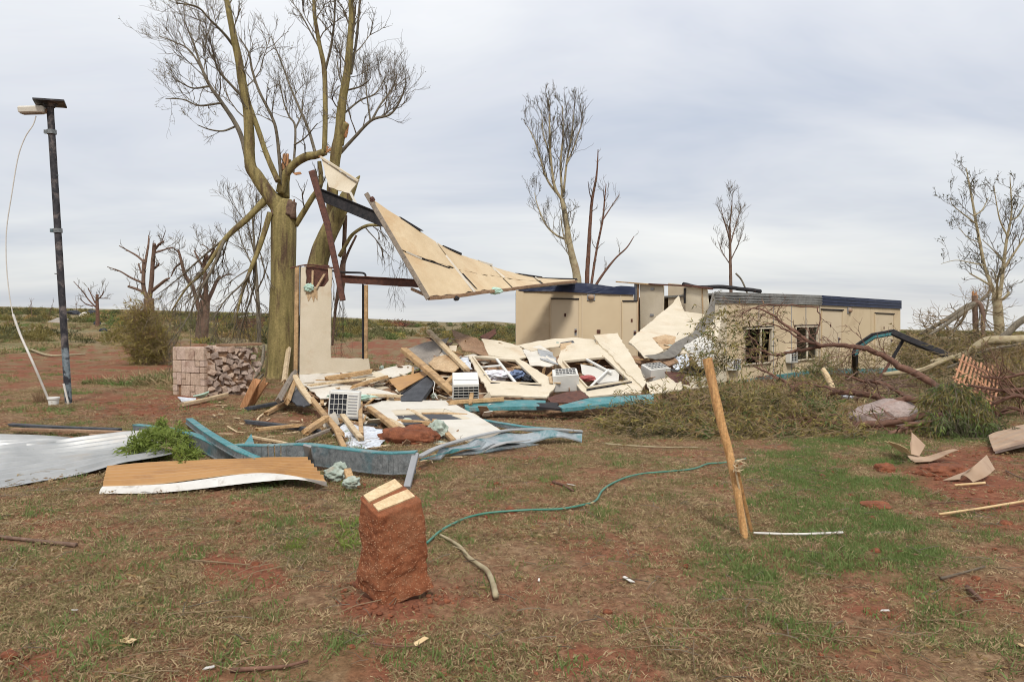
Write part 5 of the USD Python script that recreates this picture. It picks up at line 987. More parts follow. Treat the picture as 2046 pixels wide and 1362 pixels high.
# air conditioners
def air_conditioner(label, c, right, up, w, h, d, rows_=4, cols=4, face=(0.04, 0.60), louvre=True):
    c = np.asarray(c, float); R = unit(right); U = unit(up - np.dot(up, R) * R); N = np.cross(R, U)
    if np.dot(N, EYE - c) < 0: N = -N
    a = thing('air_conditioner', label, 'air conditioner', None)
    part('housing', obox(c - N * d / 2, R * w / 2, U * h / 2, N * d / 2, 0.012), 'plastic_white', a)
    x0, x1 = -w / 2 + w * face[0], -w / 2 + w * face[1]; y0, y1 = -h * 0.40, h * 0.38
    part('coil', obox(c + R * (x0 + x1) / 2 + U * (y0 + y1) / 2 + N * 0.002, R * (x1 - x0) / 2, U * (y1 - y0) / 2, N * 0.004), 'dark_plastic', a)
    bars = []
    for k in range(cols + 1): bars.append(obox(c + R * (x0 + (x1 - x0) * k / cols) + U * (y0 + y1) / 2 + N * 0.012, R * 0.0034, U * ((y1 - y0) / 2 + 0.004), N * 0.006))
    g_ = part('guard', join(*bars), 'plastic_white', a)
    for k in range(rows_ + 1): part('guard_bar', obox(c + R * (x0 + x1) / 2 + U * (y0 + (y1 - y0) * k / rows_) + N * 0.013, R * (x1 - x0) / 2, U * 0.0034, N * 0.0065), 'plastic_white', g_)
    if louvre:
        for k in range(7): part('louvre', obox(c + R * (w * 0.29) + U * (y0 + (y1 - y0) * (k + .5) / 7) + N * 0.003, R * w * 0.15, U * 0.008, N * 0.004), 'grey_post', a)
    part('base_tray', obox(c - N * d / 2 - U * (h / 2 + 0.008), R * w / 2 * 1.02, U * 0.010, N * d / 2 * 1.02), 'grey_post' if louvre else 'plastic_white', a)
    part('top_seam', obox(c - N * d * 0.35 + U * (h / 2 + 0.002), R * w * 0.46, U * 0.003, N * 0.006), 'grey_post', a)
    return a
p = P(687, 807, 11.4)
air_conditioner('white air conditioner with a black grid and side louvres, nearest, by the front timbers', p, P(716, 809, 11.4) - P(658, 806, 11.35), np.array([0.02, 0.05, 1]), 0.455, 0.40, 0.34)
p = P(931, 782, 12.7)
air_conditioner('white air conditioner with its bare top showing, left of the left fallen window', p, P(957, 782, 12.75) - P(906, 783, 12.7), np.array([0.0, -0.62, 1]), 0.44, 0.30, 0.36, 4, 5, (0.03, 0.97), False)
p = P(1129, 743, 13.7)
air_conditioner('pale grey air conditioner lying on its back between the two fallen windows', p, P(1158, 741, 13.7) - P(1105, 744, 13.7), np.array([-0.1, 1, 0.30]), 0.46, 0.34, 0.30, 3, 6, (0.12, 0.92), False)
p = P(1310, 731, 14.4)
air_conditioner('white air conditioner on its back under the end of the peeled grey strip', p, P(1334, 728, 14.4) - P(1290, 733, 14.2), np.array([-0.15, 1, 0.30]), 0.44, 0.34, 0.28, 3, 5, (0.1, 0.92), False)
p = W.p(1577, 711, 0.16)
air_conditioner('small air conditioner fixed in the cabin wall left of the right window', p, W.d, np.array([0, 0, 1.0]), 0.42, 0.34, 0.3, 4, 4, (0.1, 0.9), False)
p = W.p(1462, 727, 0.16)
air_conditioner('small air conditioner at the foot of the cabin wall left of the broken window', p, W.d, np.array([0, 0, 1.0]), 0.42, 0.28, 0.3, 4, 4, (0.1, 0.9), False)

# window wall fallen flat in front
ff = thing('fallen_wall', 'white wall piece with a big window opening lying flat on the front of the wreckage', 'wall panel')
part('sheet', slab([Q(*p, .3) for p in ((761, 801), (830, 799), (897, 799), (950, 829), (1005, 861), (960, 870), (908, 880), (867, 839), (941, 836), (888, 816), (830, 817), (768, 820))], 0.05, rag=0.003, warp=0.01, seed=71), 'white_panel', ff)
part('side_strip', slab([Q(*p, .32) for p in ((728, 810), (761, 802), (776, 815), (806, 846), (786, 849), (752, 828))], 0.03, rag=0.006, seed=72), 'white_panel', ff)
part('reveal', slab([Q(*p, .31) for p in ((770, 820), (888, 816), (884, 824), (774, 828))], 0.02), 'pale_panel', ff)
part('reveal', slab([Q(*p, .31) for p in ((889, 817), (941, 836), (925, 837), (884, 824))], 0.02), 'pale_panel', ff)
part('edge_timber', bar(Q(868, 840, .33), Q(907, 881, .33), 0.07, 0.05), 'timber', ff)
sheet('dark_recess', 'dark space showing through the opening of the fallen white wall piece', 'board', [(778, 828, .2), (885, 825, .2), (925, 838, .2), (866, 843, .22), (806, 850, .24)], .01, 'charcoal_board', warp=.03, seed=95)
# timbers
T = (('timber stud running down from the standing panel foot', (588, 752), (625, 808), 12, .45), ('timber stud continuing down past the front air conditioner', (622, 796), (682, 868), 11, .5), ('timber stud end below the plastic sheet, leaning on the teal beam', (668, 850), (687, 893), 10, .5),
     ('short timber below the front air conditioner', (684, 829), (722, 877), 11, .5), ('upright timber right of the front air conditioner', (721, 800), (722, 868), 8, .5), ('timber rafter crossing the white side strip', (737, 815), (802, 866), 13, .42), ('timber stub beside the red earth lump', (773, 838), (814, 862), 11, .4),
     ('level timber inside the fallen white frame', (792, 841), (862, 846), 11, .22), ('timber lying across the white sheet by the standing panel', (652, 756), (745, 741), 13, .35), ('thin batten on the broad white sheet', (616, 770), (728, 757), 6, .3), ('batten lying towards the tan sheet', (704, 773), (774, 752), 8, .3),
     ('long timber leaning from the grey board down to the second air conditioner', (806, 698), (905, 784), 15, .5), ('long timber crossing behind, from the wreckage peak', (856, 661), (932, 738), 11, .35), ('timber under the second air conditioner', (898, 804), (1006, 797), 11, .5), ('timber post stub standing before the second air conditioner', (940, 805), (944, 772), 8, .55),
     ('plank inside the fallen white frame, leaning', (822, 821), (856, 842), 9, .2), ('timber lying under the fallen white frame', (846, 828), (936, 830), 10, .18), ('timber stub by the tan board', (888, 770), (906, 752), 10, .3), ('short plank below the broad white sheet', (736, 790), (806, 792), 8, .3))
for k, (lab, a, b, wp, nr) in enumerate(T): lumber(lab, a, b, wp, 'timber' if k % 3 else 'pale_timber', near=(nr, nr), seed=k)
lumber('thin lath on the grass in front of the teal skid', (944, 826), (1070, 809), 7, 'pale_timber', near=(.03, .05), ground=True, splinter=.03)
lumber('grey weathered stick lying right of the broken timber heap', (592, 884), (658, 858), 7, 'grey_timber', near=(.05, .12), ground=True)
lumber('dark plank lying behind the teal beams', (490, 842), (640, 862), 10, 'charcoal_board', near=(.05, .06), ground=True)
lumber('pale split plank among the dark planks', (514, 858), (600, 850), 8, 'timber', near=(.08, .1), ground=True)
lumber('bright split plank at the heap of splintered wood', (532, 826), (580, 800), 9, 'timber', near=(.05, .1), ground=True)
lumber('black batten pointing at the brick stack', (494, 816), (580, 800), 9, 'charcoal_board', near=(.05, .12), ground=True)
lumber('reddish split plank left of the front timbers', (612, 862), (650, 836), 14, 'timber', near=(.08, .2), ground=True)
lumber('thin pale lath behind the broken beam', (500, 872), (575, 886), 5, 'pale_timber', near=(.05, .05), ground=True)
lumber('plank leaning on the trunk beside the standing panel', (568, 762), (584, 652), 9, 'pale_timber', near=(-2.0, -3.2), up=(0, 1, 0))
lumber('leaning split stud at the left foot of the standing panel', (574, 802), (592, 752), 12, 'timber', near=(.6, .2), up=(0, 1, 0))
lumber('grey broken limb leaning at the foot of the standing panel', (556, 800), (588, 744), 12, 'grey_timber', near=(.8, .3), up=(0, 1, 0))
tag(obj('dark_sheet', slab([Q(*p) for p in ((576, 796, .5), (598, 770, .4), (625, 806, .5), (606, 812, .6))], 0.02, rag=.01), 'charcoal_board'), 'dark sheet crumpled at the foot of the standing panel', 'sheet')
# splintered wood by the brick stack
for k, (lab, a, b, wp) in enumerate((('splintered slab of wood standing between brick stack and panel', (490, 808), (512, 762), 14), ('second splintered slab crossing behind it', (503, 806), (530, 764), 12))):
    lumber(lab, a, b, wp, 'fresh_wood', near=(.05, .45), seed=80 + k, up=(0, 1, 0), ground=True, splinter=.12)
# soil, insulation, plastic
tag(obj('soil_lump', blob(P(812, 879, 9.75), (0.42, 0.26, 0.19), 12, 4, .45, 1.5), 'red_soil', smooth=50), 'lump of red earth resting on the front of the wreckage', 'soil lump')
tag(obj('insulation_wad', blob(P(874, 861, 10.0), (0.15, 0.13, 0.13), 13, 4, .5, 2.2), 'insulation', smooth=True), 'grey green wad of insulation right of the red earth lump', 'insulation')
tag(obj('insulation_wad', blob(P(700, 793, 12.3), (0.36, 0.10, 0.05), 14, 3, .5, 2.2), 'mint_insulation', smooth=True), 'mint green insulation along the white sheet behind the front air conditioner', 'insulation')
sheet('plastic_sheet', 'crumpled blue white plastic sheet under the front timbers', 'plastic sheet', [(652, 876, .12), (690, 852, .1), (740, 860, .15), (778, 871, .2), (760, 892, .25), (700, 894, .2)], 0.006, 'plastic_film', warp=0.12, rag=0.02, seed=91)
for k, (lab, x, y, s) in enumerate((('grey insulation clump beside the tan corrugated sheet', 683, 936, .09), ('dirty insulation clump behind the small timber block', 668, 952, .10), ('bluish insulation clump right of the tan sheet tip', 703, 968, .08))):
    p = G(x, y, .05); tag(obj('insulation_clump', blob(p + [0, 0, .02], (s, s * .8, s * .65), 20 + k, 3, .6, 2.4), 'insulation', smooth=True), lab, 'insulation')
lumber('small timber block among the insulation clumps', (694, 940), (701, 962), 15, 'timber', near=(.12, .05), ground=True, splinter=.01)

# ---- steel frames
def channel(label, pts, w, web, m_top='teal_paint', m_web='worn_steel', name='steel_channel', extra=None):
    "a buckled steel channel: painted flange on top, bare web below"
    t = thing(name, label, 'steel beam')
    p = spline(pts, 6 * len(pts)); tops, webs = [], []
    fl, wb = [], []
    for k in range(len(p) - 1):
        d_ = unit(p[k + 1] - p[k]); e = (p[k + 1] - p[k]) * 0.01
        fl.append(bar(p[k] - e, p[k + 1] + e, w, 0.014, up=(0, 0, 1)))
        s = unit(np.cross(d_, [0, 0, 1])); s = s if s[1] < 0 else -s
        o = s * (w / 2 - 0.008) - np.array([0, 0, web / 2])
        wb.append(bar(p[k] + o - e, p[k + 1] + o + e, 0.010, web, up=(0, 0, 1)))
    part('flange', join(*fl), m_top, t); part('web', join(*wb), m_web, t)
    part('lower_lip', join(*[bar(a + (b - a) * 0 + o - np.array([0, 0, web / 2]), b + o - np.array([0, 0, web / 2]), 0.05, 0.012) for a, b in zip(p[::3], np.vstack([p[3::3], p[-1:]]))]), m_web, t)
    return t
channel('buckled teal channel slanting left to right over the leafy sprig', [G(272, 848, .12), G(340, 856, .16), G(400, 872, .18), G(455, 898, .16), G(522, 918, .12)], 0.10, 0.13)
channel('second teal channel crossing the slanting one near its middle', [G(378, 836, .12), G(414, 862, .24), G(470, 895, .22), G(515, 915, .16)], 0.09, 0.06)
ch = channel('long buckled steel channel with bare grey web along the front of the wreckage', [G(470, 888, .22), G(540, 889, .25), G(612, 887, .26), G(690, 896, .25), G(770, 904, .26), G(832, 902, .28)], 0.11, 0.20)
part('bracket', slab([G(611, 886, .31) - [0, .1, 0], G(626, 890, .31) - [0, .1, 0], G(629, 922, .06) - [0, .06, 0], G(614, 921, .06) - [0, .06, 0]], 0.02), 'galvanised', ch)
part('plate', slab([G(734, 908, .2) - [0, .14, 0], G(752, 907, .2) - [0, .14, 0], G(754, 919, .12) - [0, .14, 0], G(737, 921, .12) - [0, .14, 0]], 0.012), 'grey_board', ch)
tag(obj('steel_strut', bar(G(833, 903, .26) - [0, .1, 0], G(813, 974, .02), 0.065, 0.04), 'grey_post'), 'grey steel leg sticking out towards the concrete footing', 'steel leg')
rr_ = thing('steel_channel', 'flattened grey and teal beam bending away to the right of the steel leg', 'steel beam')
part('side', slab([G(838, 914, .14), G(880, 893, .15), G(950, 876, .16), G(1004, 861, .17), G(1100, 858, .17), G(1163, 862, .15), G(1163, 882, .03), G(1050, 885, .04), G(960, 898, .04), G(880, 915, .04)], 0.02, warp=0.03, size=.2, seed=5), 'flattened_steel', rr_)
part('under_lip', slab([G(900, 908, .05), G(1000, 884, .06), G(1130, 878, .07), G(1160, 884, .02), G(1050, 891, .015), G(950, 906, .015)], 0.01), 'worn_steel', rr_)
part('painted_edge', join(*[bar(a, b, 0.07, 0.02, splinter=.01, seed=k) for k, (a, b) in enumerate(zip(*(lambda q: (q[:-1], q[1:]))(spline([G(838, 912, .16), G(890, 888, .17), G(1005, 860, .18), G(1100, 857, .18), G(1163, 861, .16)], 14))))]), 'galvanised', rr_)
part('torn_flange', slab([G(842, 915, .15) - [0, .04, 0], G(905, 896, .15) - [0, .04, 0], G(960, 888, .14) - [0, .04, 0], G(900, 904, .11) - [0, .04, 0]], 0.01, warp=.03, seed=8), 'teal_paint', rr_)
part('torn_flange', slab([G(880, 916, .07) - [0, .05, 0], G(1000, 882, .12) - [0, .04, 0], G(1060, 878, .12) - [0, .04, 0], G(960, 900, .06) - [0, .04, 0]], 0.01, warp=.02, seed=9), 'galvanised', rr_)
channel('thin teal channel lying behind the flattened beam', [G(962, 838, .1), G(1010, 846, .14), G(1060, 853, .12), G(1136, 858, .1)], 0.09, 0.05)
bsx = thing('base_skid', 'teal base skid lying along the foot of the fallen windows', 'skid')
part('side', slab([Q(1112, 812, .3), Q(1176, 795, .3), Q(1240, 790, .3), Q(1306, 787, .3), Q(1306, 799, .34), Q(1240, 802, .34), Q(1176, 810, .34), Q(1124, 816, .34)], 0.06, warp=.02, seed=3), 'teal_paint', bsx)
part('end_tear', slab([Q(1066, 800, .3), Q(1112, 804, .3), Q(1120, 816, .34), Q(1072, 812, .34)], 0.04, rag=.02), 'dark_steel', bsx)
bsx = thing('base_skid', 'dark shaded base skid under the second air conditioner', 'skid')
part('side', slab([Q(926, 802, .3), Q(1000, 798, .28), Q(1090, 800, .28), Q(1090, 812, .32), Q(1000, 812, .32), Q(930, 814, .34)], 0.06, warp=.02, seed=4), 'teal_paint', bsx)
tag(obj('teal_scrap', slab([G(488, 886, .18), G(502, 866, .22), G(508, 886, .16)], .01), 'teal_paint'), 'small upright teal scrap behind the long channel', 'scrap')

# ---- roofing sheets on the grass
def corrugated(label, L0_, L1_, amp, waves, m_, lip=None, n=70, seed=0, warp=0.03, name='corrugated_sheet', lip_m='tin_white'):
    "a ribbed sheet between two long edges (points); ribs run along it"
    a, b = spline(L0_, n), spline(L1_, n); U_ = [0, .07, .20, .27, .62]; T_ = np.array([(w_ + u_) / waves for w_ in range(waves) for u_ in U_] + [1.0]); Hh = np.array([0, 1, 1, 0, 0] * waves + [0.0]); k = len(T_); r_ = np.random.default_rng(seed)
    v = a[:, None] * (1 - T_[None, :, None]) + b[:, None] * T_[None, :, None]
    nz = warp * (meshkit.fbm(v * 1.4 + seed, 3, seed) - 0.5) * 2
    v[..., 2] += amp * Hh[None] + nz
    v = v.reshape(-1, 3); i_, j_ = np.meshgrid(np.arange(n - 1), np.arange(k - 1), indexing='ij')
    q = np.stack([i_ * k + j_, i_ * k + j_ + 1, (i_ + 1) * k + j_ + 1, (i_ + 1) * k + j_], -1).reshape(-1, 4)
    f = np.vstack([q[:, [0, 1, 2]], q[:, [0, 2, 3]]]); e = v - [0, 0, 0.004]
    t = thing(name, label, 'corrugated sheet')
    part('sheet', join((v, f), (e, f[:, ::-1] )), m_, t, 20)
    if lip:
        g_ = np.array([q for q in spline(lip, n)]); edge_ = b + np.array([0, 0, 0.0]); w = np.stack([edge_ + [0, -.004, .004], (edge_ + g_) / 2 + [0, -.01, .012], g_], 1).reshape(-1, 3); ff_ = []
        for s in range(n - 1):
            for c_ in range(2): ff_ += [(s * 3 + c_, s * 3 + c_ + 1, s * 3 + c_ + 4), (s * 3 + c_, s * 3 + c_ + 4, s * 3 + c_ + 3)]
        part('folded_lip', trimesh.Trimesh(w, np.array(ff_), process=False), lip_m, t, True)
    return t
corrugated('wide pale grey corrugated sheet at the left edge, lying flat', [G(-160, 906, .06), G(0, 892, .06), G(140, 880, .08), G(290, 866, .12)], [G(-160, 1004, .03), G(0, 971, .03), G(112, 954, .03), G(345, 906, .10)], 0.032, 10, 'galvanised', None, 60, 3, .05)
corrugated('smaller pale corrugated sheet tucked behind the wide one at the left edge', [G(-120, 872, .05), G(0, 872, .05), G(80, 874, .05), (G(150, 879, .05))], [G(-120, 915, .04), G(0, 900, .04), G(70, 893, .05), G(150, 884, .05)], 0.024, 5, 'galvanised', None, 40, 5, .03)
corrugated('tan corrugated sheet with a white folded lip in front of the long channel', [G(214, 936, .09), G(340, 928, .10), G(480, 921, .13), G(614, 916, .18)], [G(205, 972, .06), G(340, 966, .08), G(520, 945, .13), G(652, 962, .10)], 0.032, 6, 'tan_sheet', [G(198, 986, .01), G(330, 983, .02), G(520, 962, .08), G(600, 958, .10), G(655, 972, .05)], 70, 7, .03)
def bundle(lab, a0, a1, wp, m_, seed): return lumber(lab, a0, a1, wp, m_, near=(.07, .07), ground=True, seed=seed, thick=.25, splinter=.02)
bundle('dark grey board lying behind the pale sheets, left', (22, 848), (240, 858), 13, 'charcoal_board', 3)
bundle('brown board lying in front of the dark grey board, left', (26, 857), (262, 864), 13, 'brown_board', 4)
bundle('second brown board end beside the pale sheet corner', (180, 868), (268, 872), 9, 'brown_board', 5)
# loose pieces in front of the brick stack
tag(obj('foam_scrap', slab([G(386, 792, .12), G(420, 782, .2), G(424, 786, .18), G(405, 797, .05)], .02, rag=.01), 'mint_insulation'), 'mint foam scrap at the foot of the brick stack', 'foam')
tag(obj('foam_scrap', slab([G(355, 792, .06), G(392, 795, .06), G(390, 800, .03), G(362, 800, .03)], .02, rag=.01), 'plastic_film'), 'pale foam strip at the foot of the brick stack', 'foam')
lumber('pale timber lying in front of the brick stack', (362, 808), (452, 788), 9, 'pale_timber', near=(.05, .08), ground=True)
# ---------------------------------------------------------------- the brick stack
r = np.random.default_rng(404)
bs = thing('brick_stack', 'pinkish stack of bricks and broken brick ends left of the trunk', 'brick stack')
bc = G(408, 793); bl = G(328, 786); dl = bl - bc; dl[2] = 0; dl = unit(dl) ; 
wl = 0.80; dr_ = unit(np.array([0.80, 0.78, 0])); wr = 1.02; H = 0.95; up = np.array([0, 0, 1.0]); base = bc - [0, 0, 0.03]
nl = unit(np.cross(up, dl)); nl = nl if np.dot(nl, EYE - base) > 0 else -nl
nrr = unit(np.cross(up, dr_)); nrr = nrr if np.dot(nrr, EYE - base) > 0 else -nrr
part('core', obox(base + dl * wl / 2 + dr_ * wr / 2 + up * (H / 2 - .02), dl * (wl / 2 - .05), dr_ * (wr / 2 - .05), up * (H / 2 - .03)), 'brown_board', bs)
for row in range(4):                                   # the dressed face: whole bricks in pairs and single ones
    h0, hh_ = row * H / 4, H / 4; x = 0.0
    while x < wl - 0.02:
        w_ = min(r.choice([0.115, 0.115, 0.235, 0.235]), wl - x)
        if wl - x - w_ < 0.06: w_ = wl - x
        if r.uniform() < 0.08 and 0.1 < x < wl - .2: x += w_ * 0.8; continue
        n = 1 if w_ > .15 else (2 if r.uniform() < .5 else 1)
        for k in range(n):
            hz = hh_ / n; dep = 0.11
            c = base + dl * (x + w_ / 2) + up * (h0 + hz * (k + .5)) - nl * (dep / 2 + r.normal(0, .006))
            part('brick', obox(c, dl * (w_ / 2 - .006), nl * dep / 2, up * (hz / 2 - .005), 0.008), 'brick' if r.uniform() < .6 else 'brick_pale', bs)
        x += w_
for row in range(9):                                   # the other face: rough broken ends
    x = 0.06 + r.uniform(-.03, .03)
    while x < wr - .03:
        w_ = r.uniform(.085, .15); hz = H / 9
        c = base + dr_ * (x + w_ / 2) + up * (hz * (row + .5) + r.normal(0, .02)) - nrr * (0.05 + r.uniform(-.05, .04))
        q_ = np.sign(r.normal(size=(11, 3))) * r.uniform(.55, 1.0, (11, 3)) * [w_ / 2 * 1.12, .085, hz / 2 * 1.15]
        b = trimesh.convex.convex_hull(q_); v = np.asarray(b.vertices)
        a = r.normal(0, .35); R_ = np.array([[math.cos(a), 0, -math.sin(a)], [0, 1, 0], [math.sin(a), 0, math.cos(a)]]); v = v @ R_
        part('broken_brick', trimesh.Trimesh(v[:, :1] * dr_ + v[:, 1:2] * nrr + v[:, 2:] * up + c, b.faces, process=False), 'brick_rough' if r.uniform() < .7 else 'brick', bs)
        x += w_
for i_ in range(4):                                    # top course
    for j_ in range(4):
        if r.uniform() < .15: continue
        c = base + dl * (wl * (i_ + .5) / 4) + dr_ * (wr * (j_ + .5) / 4) + up * (H - .035 + r.normal(0, .008))
        part('brick', obox(c, dl * (wl / 8 - .008), dr_ * (wr / 8 - .008), up * .04, .008), 'brick_pale', bs)
tag(obj('dark_plank', bar(base + dr_ * .35 + up * (H + .045) + dl * .1, base + dr_ * 1.12 + up * (H + .055), .16, .05, splinter=.03), 'brown_board'), 'dark plank lying on top of the brick stack', 'timber')
for k, (lab, x, y, s) in enumerate((('grey rubble stone right of the brick stack', 492, 770, .10), ('small dark rubble stone nearer the trunk', 507, 764, .08), ('pinkish rubble stone against the brick stack', 482, 778, .09))):
    tag(obj('rubble_stone', blob(G(x, y) + [0, 0, s * .5], (s, s, s * .8), 50 + k, 2, .4), 'brick_rough'), lab, 'stone')

# ---------------------------------------------------------------- the lamp pole
lp = thing('lamp_pole', 'black leaning lamp pole with peeling paint and a square cap plate', 'lamp pole')
b0 = G(137, 806); YP = b0[1]; top = P(100, 212, YP - 0.1)
ax = [b0 - [0, 0, .1]] + [b0 + (top - b0) * k for k in np.linspace(0.02, 1, 24)]
part('shaft', tube(ax[5:], 0.055, 14), 'black_pole', lp, 40); part('peeling_foot', tube(ax[:6], 0.056, 14), 'peeled_pole', lp, 40)
cp = P(100, 206, YP - .1); part('cap_plate', obox(cp, np.array([.20, .10, 0.012]), np.array([-.10, .21, 0.0]), np.array([0, 0, .014])), 'black_pole', lp)
part('cap_flange', tube([cp - [0, 0, .07], cp - [0, 0, .015]], [.075, .11], 14), 'black_pole', lp)
for y, w in ((263, .075), (458, .072)):
    k = (y - 806) / (212 - 806); c = b0 + (top - b0) * k; dd = unit(top - b0)
    part('clamp', tube([c - dd * .035, c + dd * .035], w, 14), 'worn_steel', lp); part('clamp_lug', obox(c + [-.085, -.02, 0], np.array([.025, 0, 0]), np.array([0, .02, 0]), np.array([0, 0, .03])), 'worn_steel', lp)
for y in (350, 545): 
    k = (y - 806) / (212 - 806); c = b0 + (top - b0) * k; part('bolt', tube([c + [-.03, 0, 0], c + [.085 if y == 350 else -.085, -.03, .01]], .008, 6), 'worn_steel', lp)
fl = thing('floodlight', 'cream floodlight head hanging beside the cap of the lamp pole', 'floodlight')
fc = P(66, 220, YP - .15); rx, ry = unit(np.array([1, .25, .10])), unit(np.array([-.3, 1, .15])); rz = np.cross(rx, ry)
part('housing', obox(fc, rx * .19, ry * .15, rz * .055, .02), 'white_panel', fl)
part('glass', obox(fc - rz * .058 - rx * .02, rx * .15, ry * .12, rz * .005), 'grey_board', fl)
part('bracket', obox(fc + rx * .20 + rz * -.02, rx * .06, ry * .05, rz * .03, .006), 'brown_board', fl)
cb = spline([P(x, y, YP - .2) for x, y in ((72, 232), (66, 250), (50, 275), (36, 315), (24, 385), (13, 460), (13, 530), (19, 590), (26, 630))], 50)
tag(obj('lamp_cable', tube(cb, .0095, 6), 'stick_white', smooth=True), 'thin pale cable hanging in a loop from the floodlight', 'cable')
cb = spline([P(26, 628, YP - .2), P(42, 672, YP - .2), P(66, 725, YP - .25), G(99, 803, .03)], 30)
tag(obj('conduit', tube(cb, .019, 8), 'stick_white', smooth=True), 'white conduit pipe sloping down to the white tub by the pole', 'pipe')
c = G(107, 808); tb = thing('tub', 'small white plastic tub standing in the grass beside the lamp pole', 'tub')
part('body', tube([c - [0, 0, .02], c + [0, 0, .10]], [.075, .085], 16), 'plastic_white', tb, 40); part('rim', tube([c + [0, 0, .095], c + [0, 0, .125]], [.098, .098], 16), 'plastic_white', tb, 40)
tag(obj('stake', bar(G(137, 808, 0), P(127, 766, YP - .15), .03, .02, up=(0, 1, 0)), 'stick_white'), 'short pale stake leaning on the foot of the lamp pole', 'stake')
tag(obj('grass_clump', tuft(5, 60, .12, .12, .35, .5, .006).apply_translation(G(78, 803)), 'grass_brown'), 'dark dead weed clump left of the white tub', 'weed')

# ---------------------------------------------------------------- near things
c = thing('concrete_footing', 'red earth covered concrete footing standing upright, with two pale stripes on its sloping top', 'footing')
Yf = G(790, 1203)[1] + 0.10
# corners of the block: outline in plan at the foot and at the top
g0 = G(790, 1200); z0 = g0[2] - .03
fl_, fr_, bk_r, bk_l = P(733, 1190, g0[1] + .02), P(862, 1170, g0[1] + .08), None, None
def ring(y_l, y_r, zoff, xl, xm, xr, Y0, dep, n=40, round_=.05):
    pass
tl_, tm_, tr_ = P(717, 985, Yf - .02), P(757, 1030, Yf - .16), P(830, 1000, Yf - .10)
tb_ = P(797, 955, Yf + .18)
bl_, bm_, br_ = P(722, 1170, Yf + .02), P(768, 1212, Yf - .14), P(866, 1150, Yf - .04)
bb_ = bl_ + br_ - bm_ + np.array([0, .06, 0])
tbk = P(783, 953, Yf + .2)
def quadlerp(A, B, C, D, u, v): return (A * (1 - u) * (1 - v) + B * u * (1 - v) + C * u * v + D * (1 - u) * v)
top4 = [P(718, 994, Yf - .03), P(757, 1032, Yf - .15), P(843, 1000, Yf - .02), P(788, 956, Yf + .16)]
bot4 = [P(718, 1172, Yf - .02), P(762, 1212, Yf - .14), P(866, 1172, Yf - .02), P(800, 1130, Yf + .2)]
def ringpts(q4, n=96, rnd=.22):
    q4 = np.array(q4); cc = q4.mean(0); out = []
    for k in range(n):
        t = 4 * k / n; i_ = int(t); f_ = t - i_; a, b = q4[i_], q4[(i_ + 1) % 4]; out.append(a + (b - a) * f_)
    out = np.array(out)
    for _ in range(int(5)): out = 0.25 * np.roll(out, 1, 0) + 0.5 * out + 0.25 * np.roll(out, -1, 0)
    return out
R0, R1 = ringpts(bot4), ringpts(top4); ns = 60; rings_ = []
for k in range(ns + 1):
    t = k / ns; q = R0 * (1 - t) + R1 * t; cc = q.mean(0)
    fl2 = 1 + .03 * (1 - smooth(0, .15, t)) - .0 * math.sin(math.pi * t); q = cc + (q - cc) * [fl2 * 1.03, fl2 * 1.03, 1]
    rings_.append(q)
capn = 10
for k in range(1, capn + 1):
    t = k / capn; cc = R1.mean(0); rings_.append(cc + (R1 - cc) * (1 - t) + np.array([0, 0, .006]) * math.sin(min(1, t * 2.4) * math.pi / 2))
v = np.array(rings_); n_ = v.shape[1]
flat = v.reshape(-1, 3); cen = R0.mean(0) * .5 + R1.mean(0) * .5
dirn = flat - cen; dirn[:, 2] *= .3; dirn /= np.linalg.norm(dirn, axis=1, keepdims=True) + 1e-9
tt = np.repeat(np.clip(np.arange(len(rings_)) / ns, 0, 1), n_); amp = (.030 * (1 - smooth(.1, .9, tt)) + .010) * (tt < .999) + .002
flat = flat + dirn * (amp * 2 * (meshkit.fbm(flat * 7.0, 4, 3) - .5))[:, None] + dirn * (.012 * (tt < .97) * (meshkit.fbm(flat * 38.0, 2, 8) - .5))[:, None]
i_, j_ = np.meshgrid(np.arange(len(rings_) - 1), np.arange(n_), indexing='ij')
qd = np.stack([i_ * n_ + j_, i_ * n_ + (j_ + 1) % n_, (i_ + 1) * n_ + (j_ + 1) % n_, (i_ + 1) * n_ + j_], -1).reshape(-1, 4)
fm = trimesh.Trimesh(flat, np.vstack([qd[:, [0, 1, 2]], qd[:, [0, 2, 3]]]), process=False)
if fm.volume < 0: fm = trimesh.Trimesh(flat, np.asarray(fm.faces)[:, ::-1], process=False)
part('block', fm, 'footing', c, 60)
tc = R1.mean(0) + [0, 0, .017]
A_, B_, C_, D_ = [np.array(q) + [0, 0, .012] for q in top4]     # left, front, right, back
def tp(u, v_): q = A_ * (1 - u) * (1 - v_) + B_ * u * (1 - v_) + C_ * u * v_ + D_ * (1 - u) * v_; return q + np.array([0, 0, .004])
for u0, u1 in ((.08, .40), (.56, .86)):
    part('pale_stripe', slab([tp(u0, .07), tp(u1, .05), tp(u1 + .01, .5), tp(u1, .93), tp(u0, .95), tp(u0 - .02, .5)], .03, rag=.004, seed=int(u0 * 100)), 'footing_stripe', c)
gr_ = []
smp_, fi_ = trimesh.sample.sample_surface(fm, 2200, seed=4)
for k in range(2200):
    if smp_[k, 2] > top4[1][2] - .02: continue
    gr_.append(blob(smp_[k], np.array([.0036, .0036, .0034]) * r.uniform(.4, 1.3), k, 0, .3))
struct(part('aggregate', join(*gr_), 'gravel_light', c), 'stuff')
skirt = []
for k in range(150):
    a = r.uniform(0, 2 * np.pi); e = r.uniform(.8, 1.5); p = G(790 + 82 * e * math.cos(a), 1190 + 30 * e * math.sin(a)); s = np.exp(r.normal(-4.6, .5)); skirt.append(blob(p + [0, 0, s * .3], (s, s, s * .7), k, 1, .4))
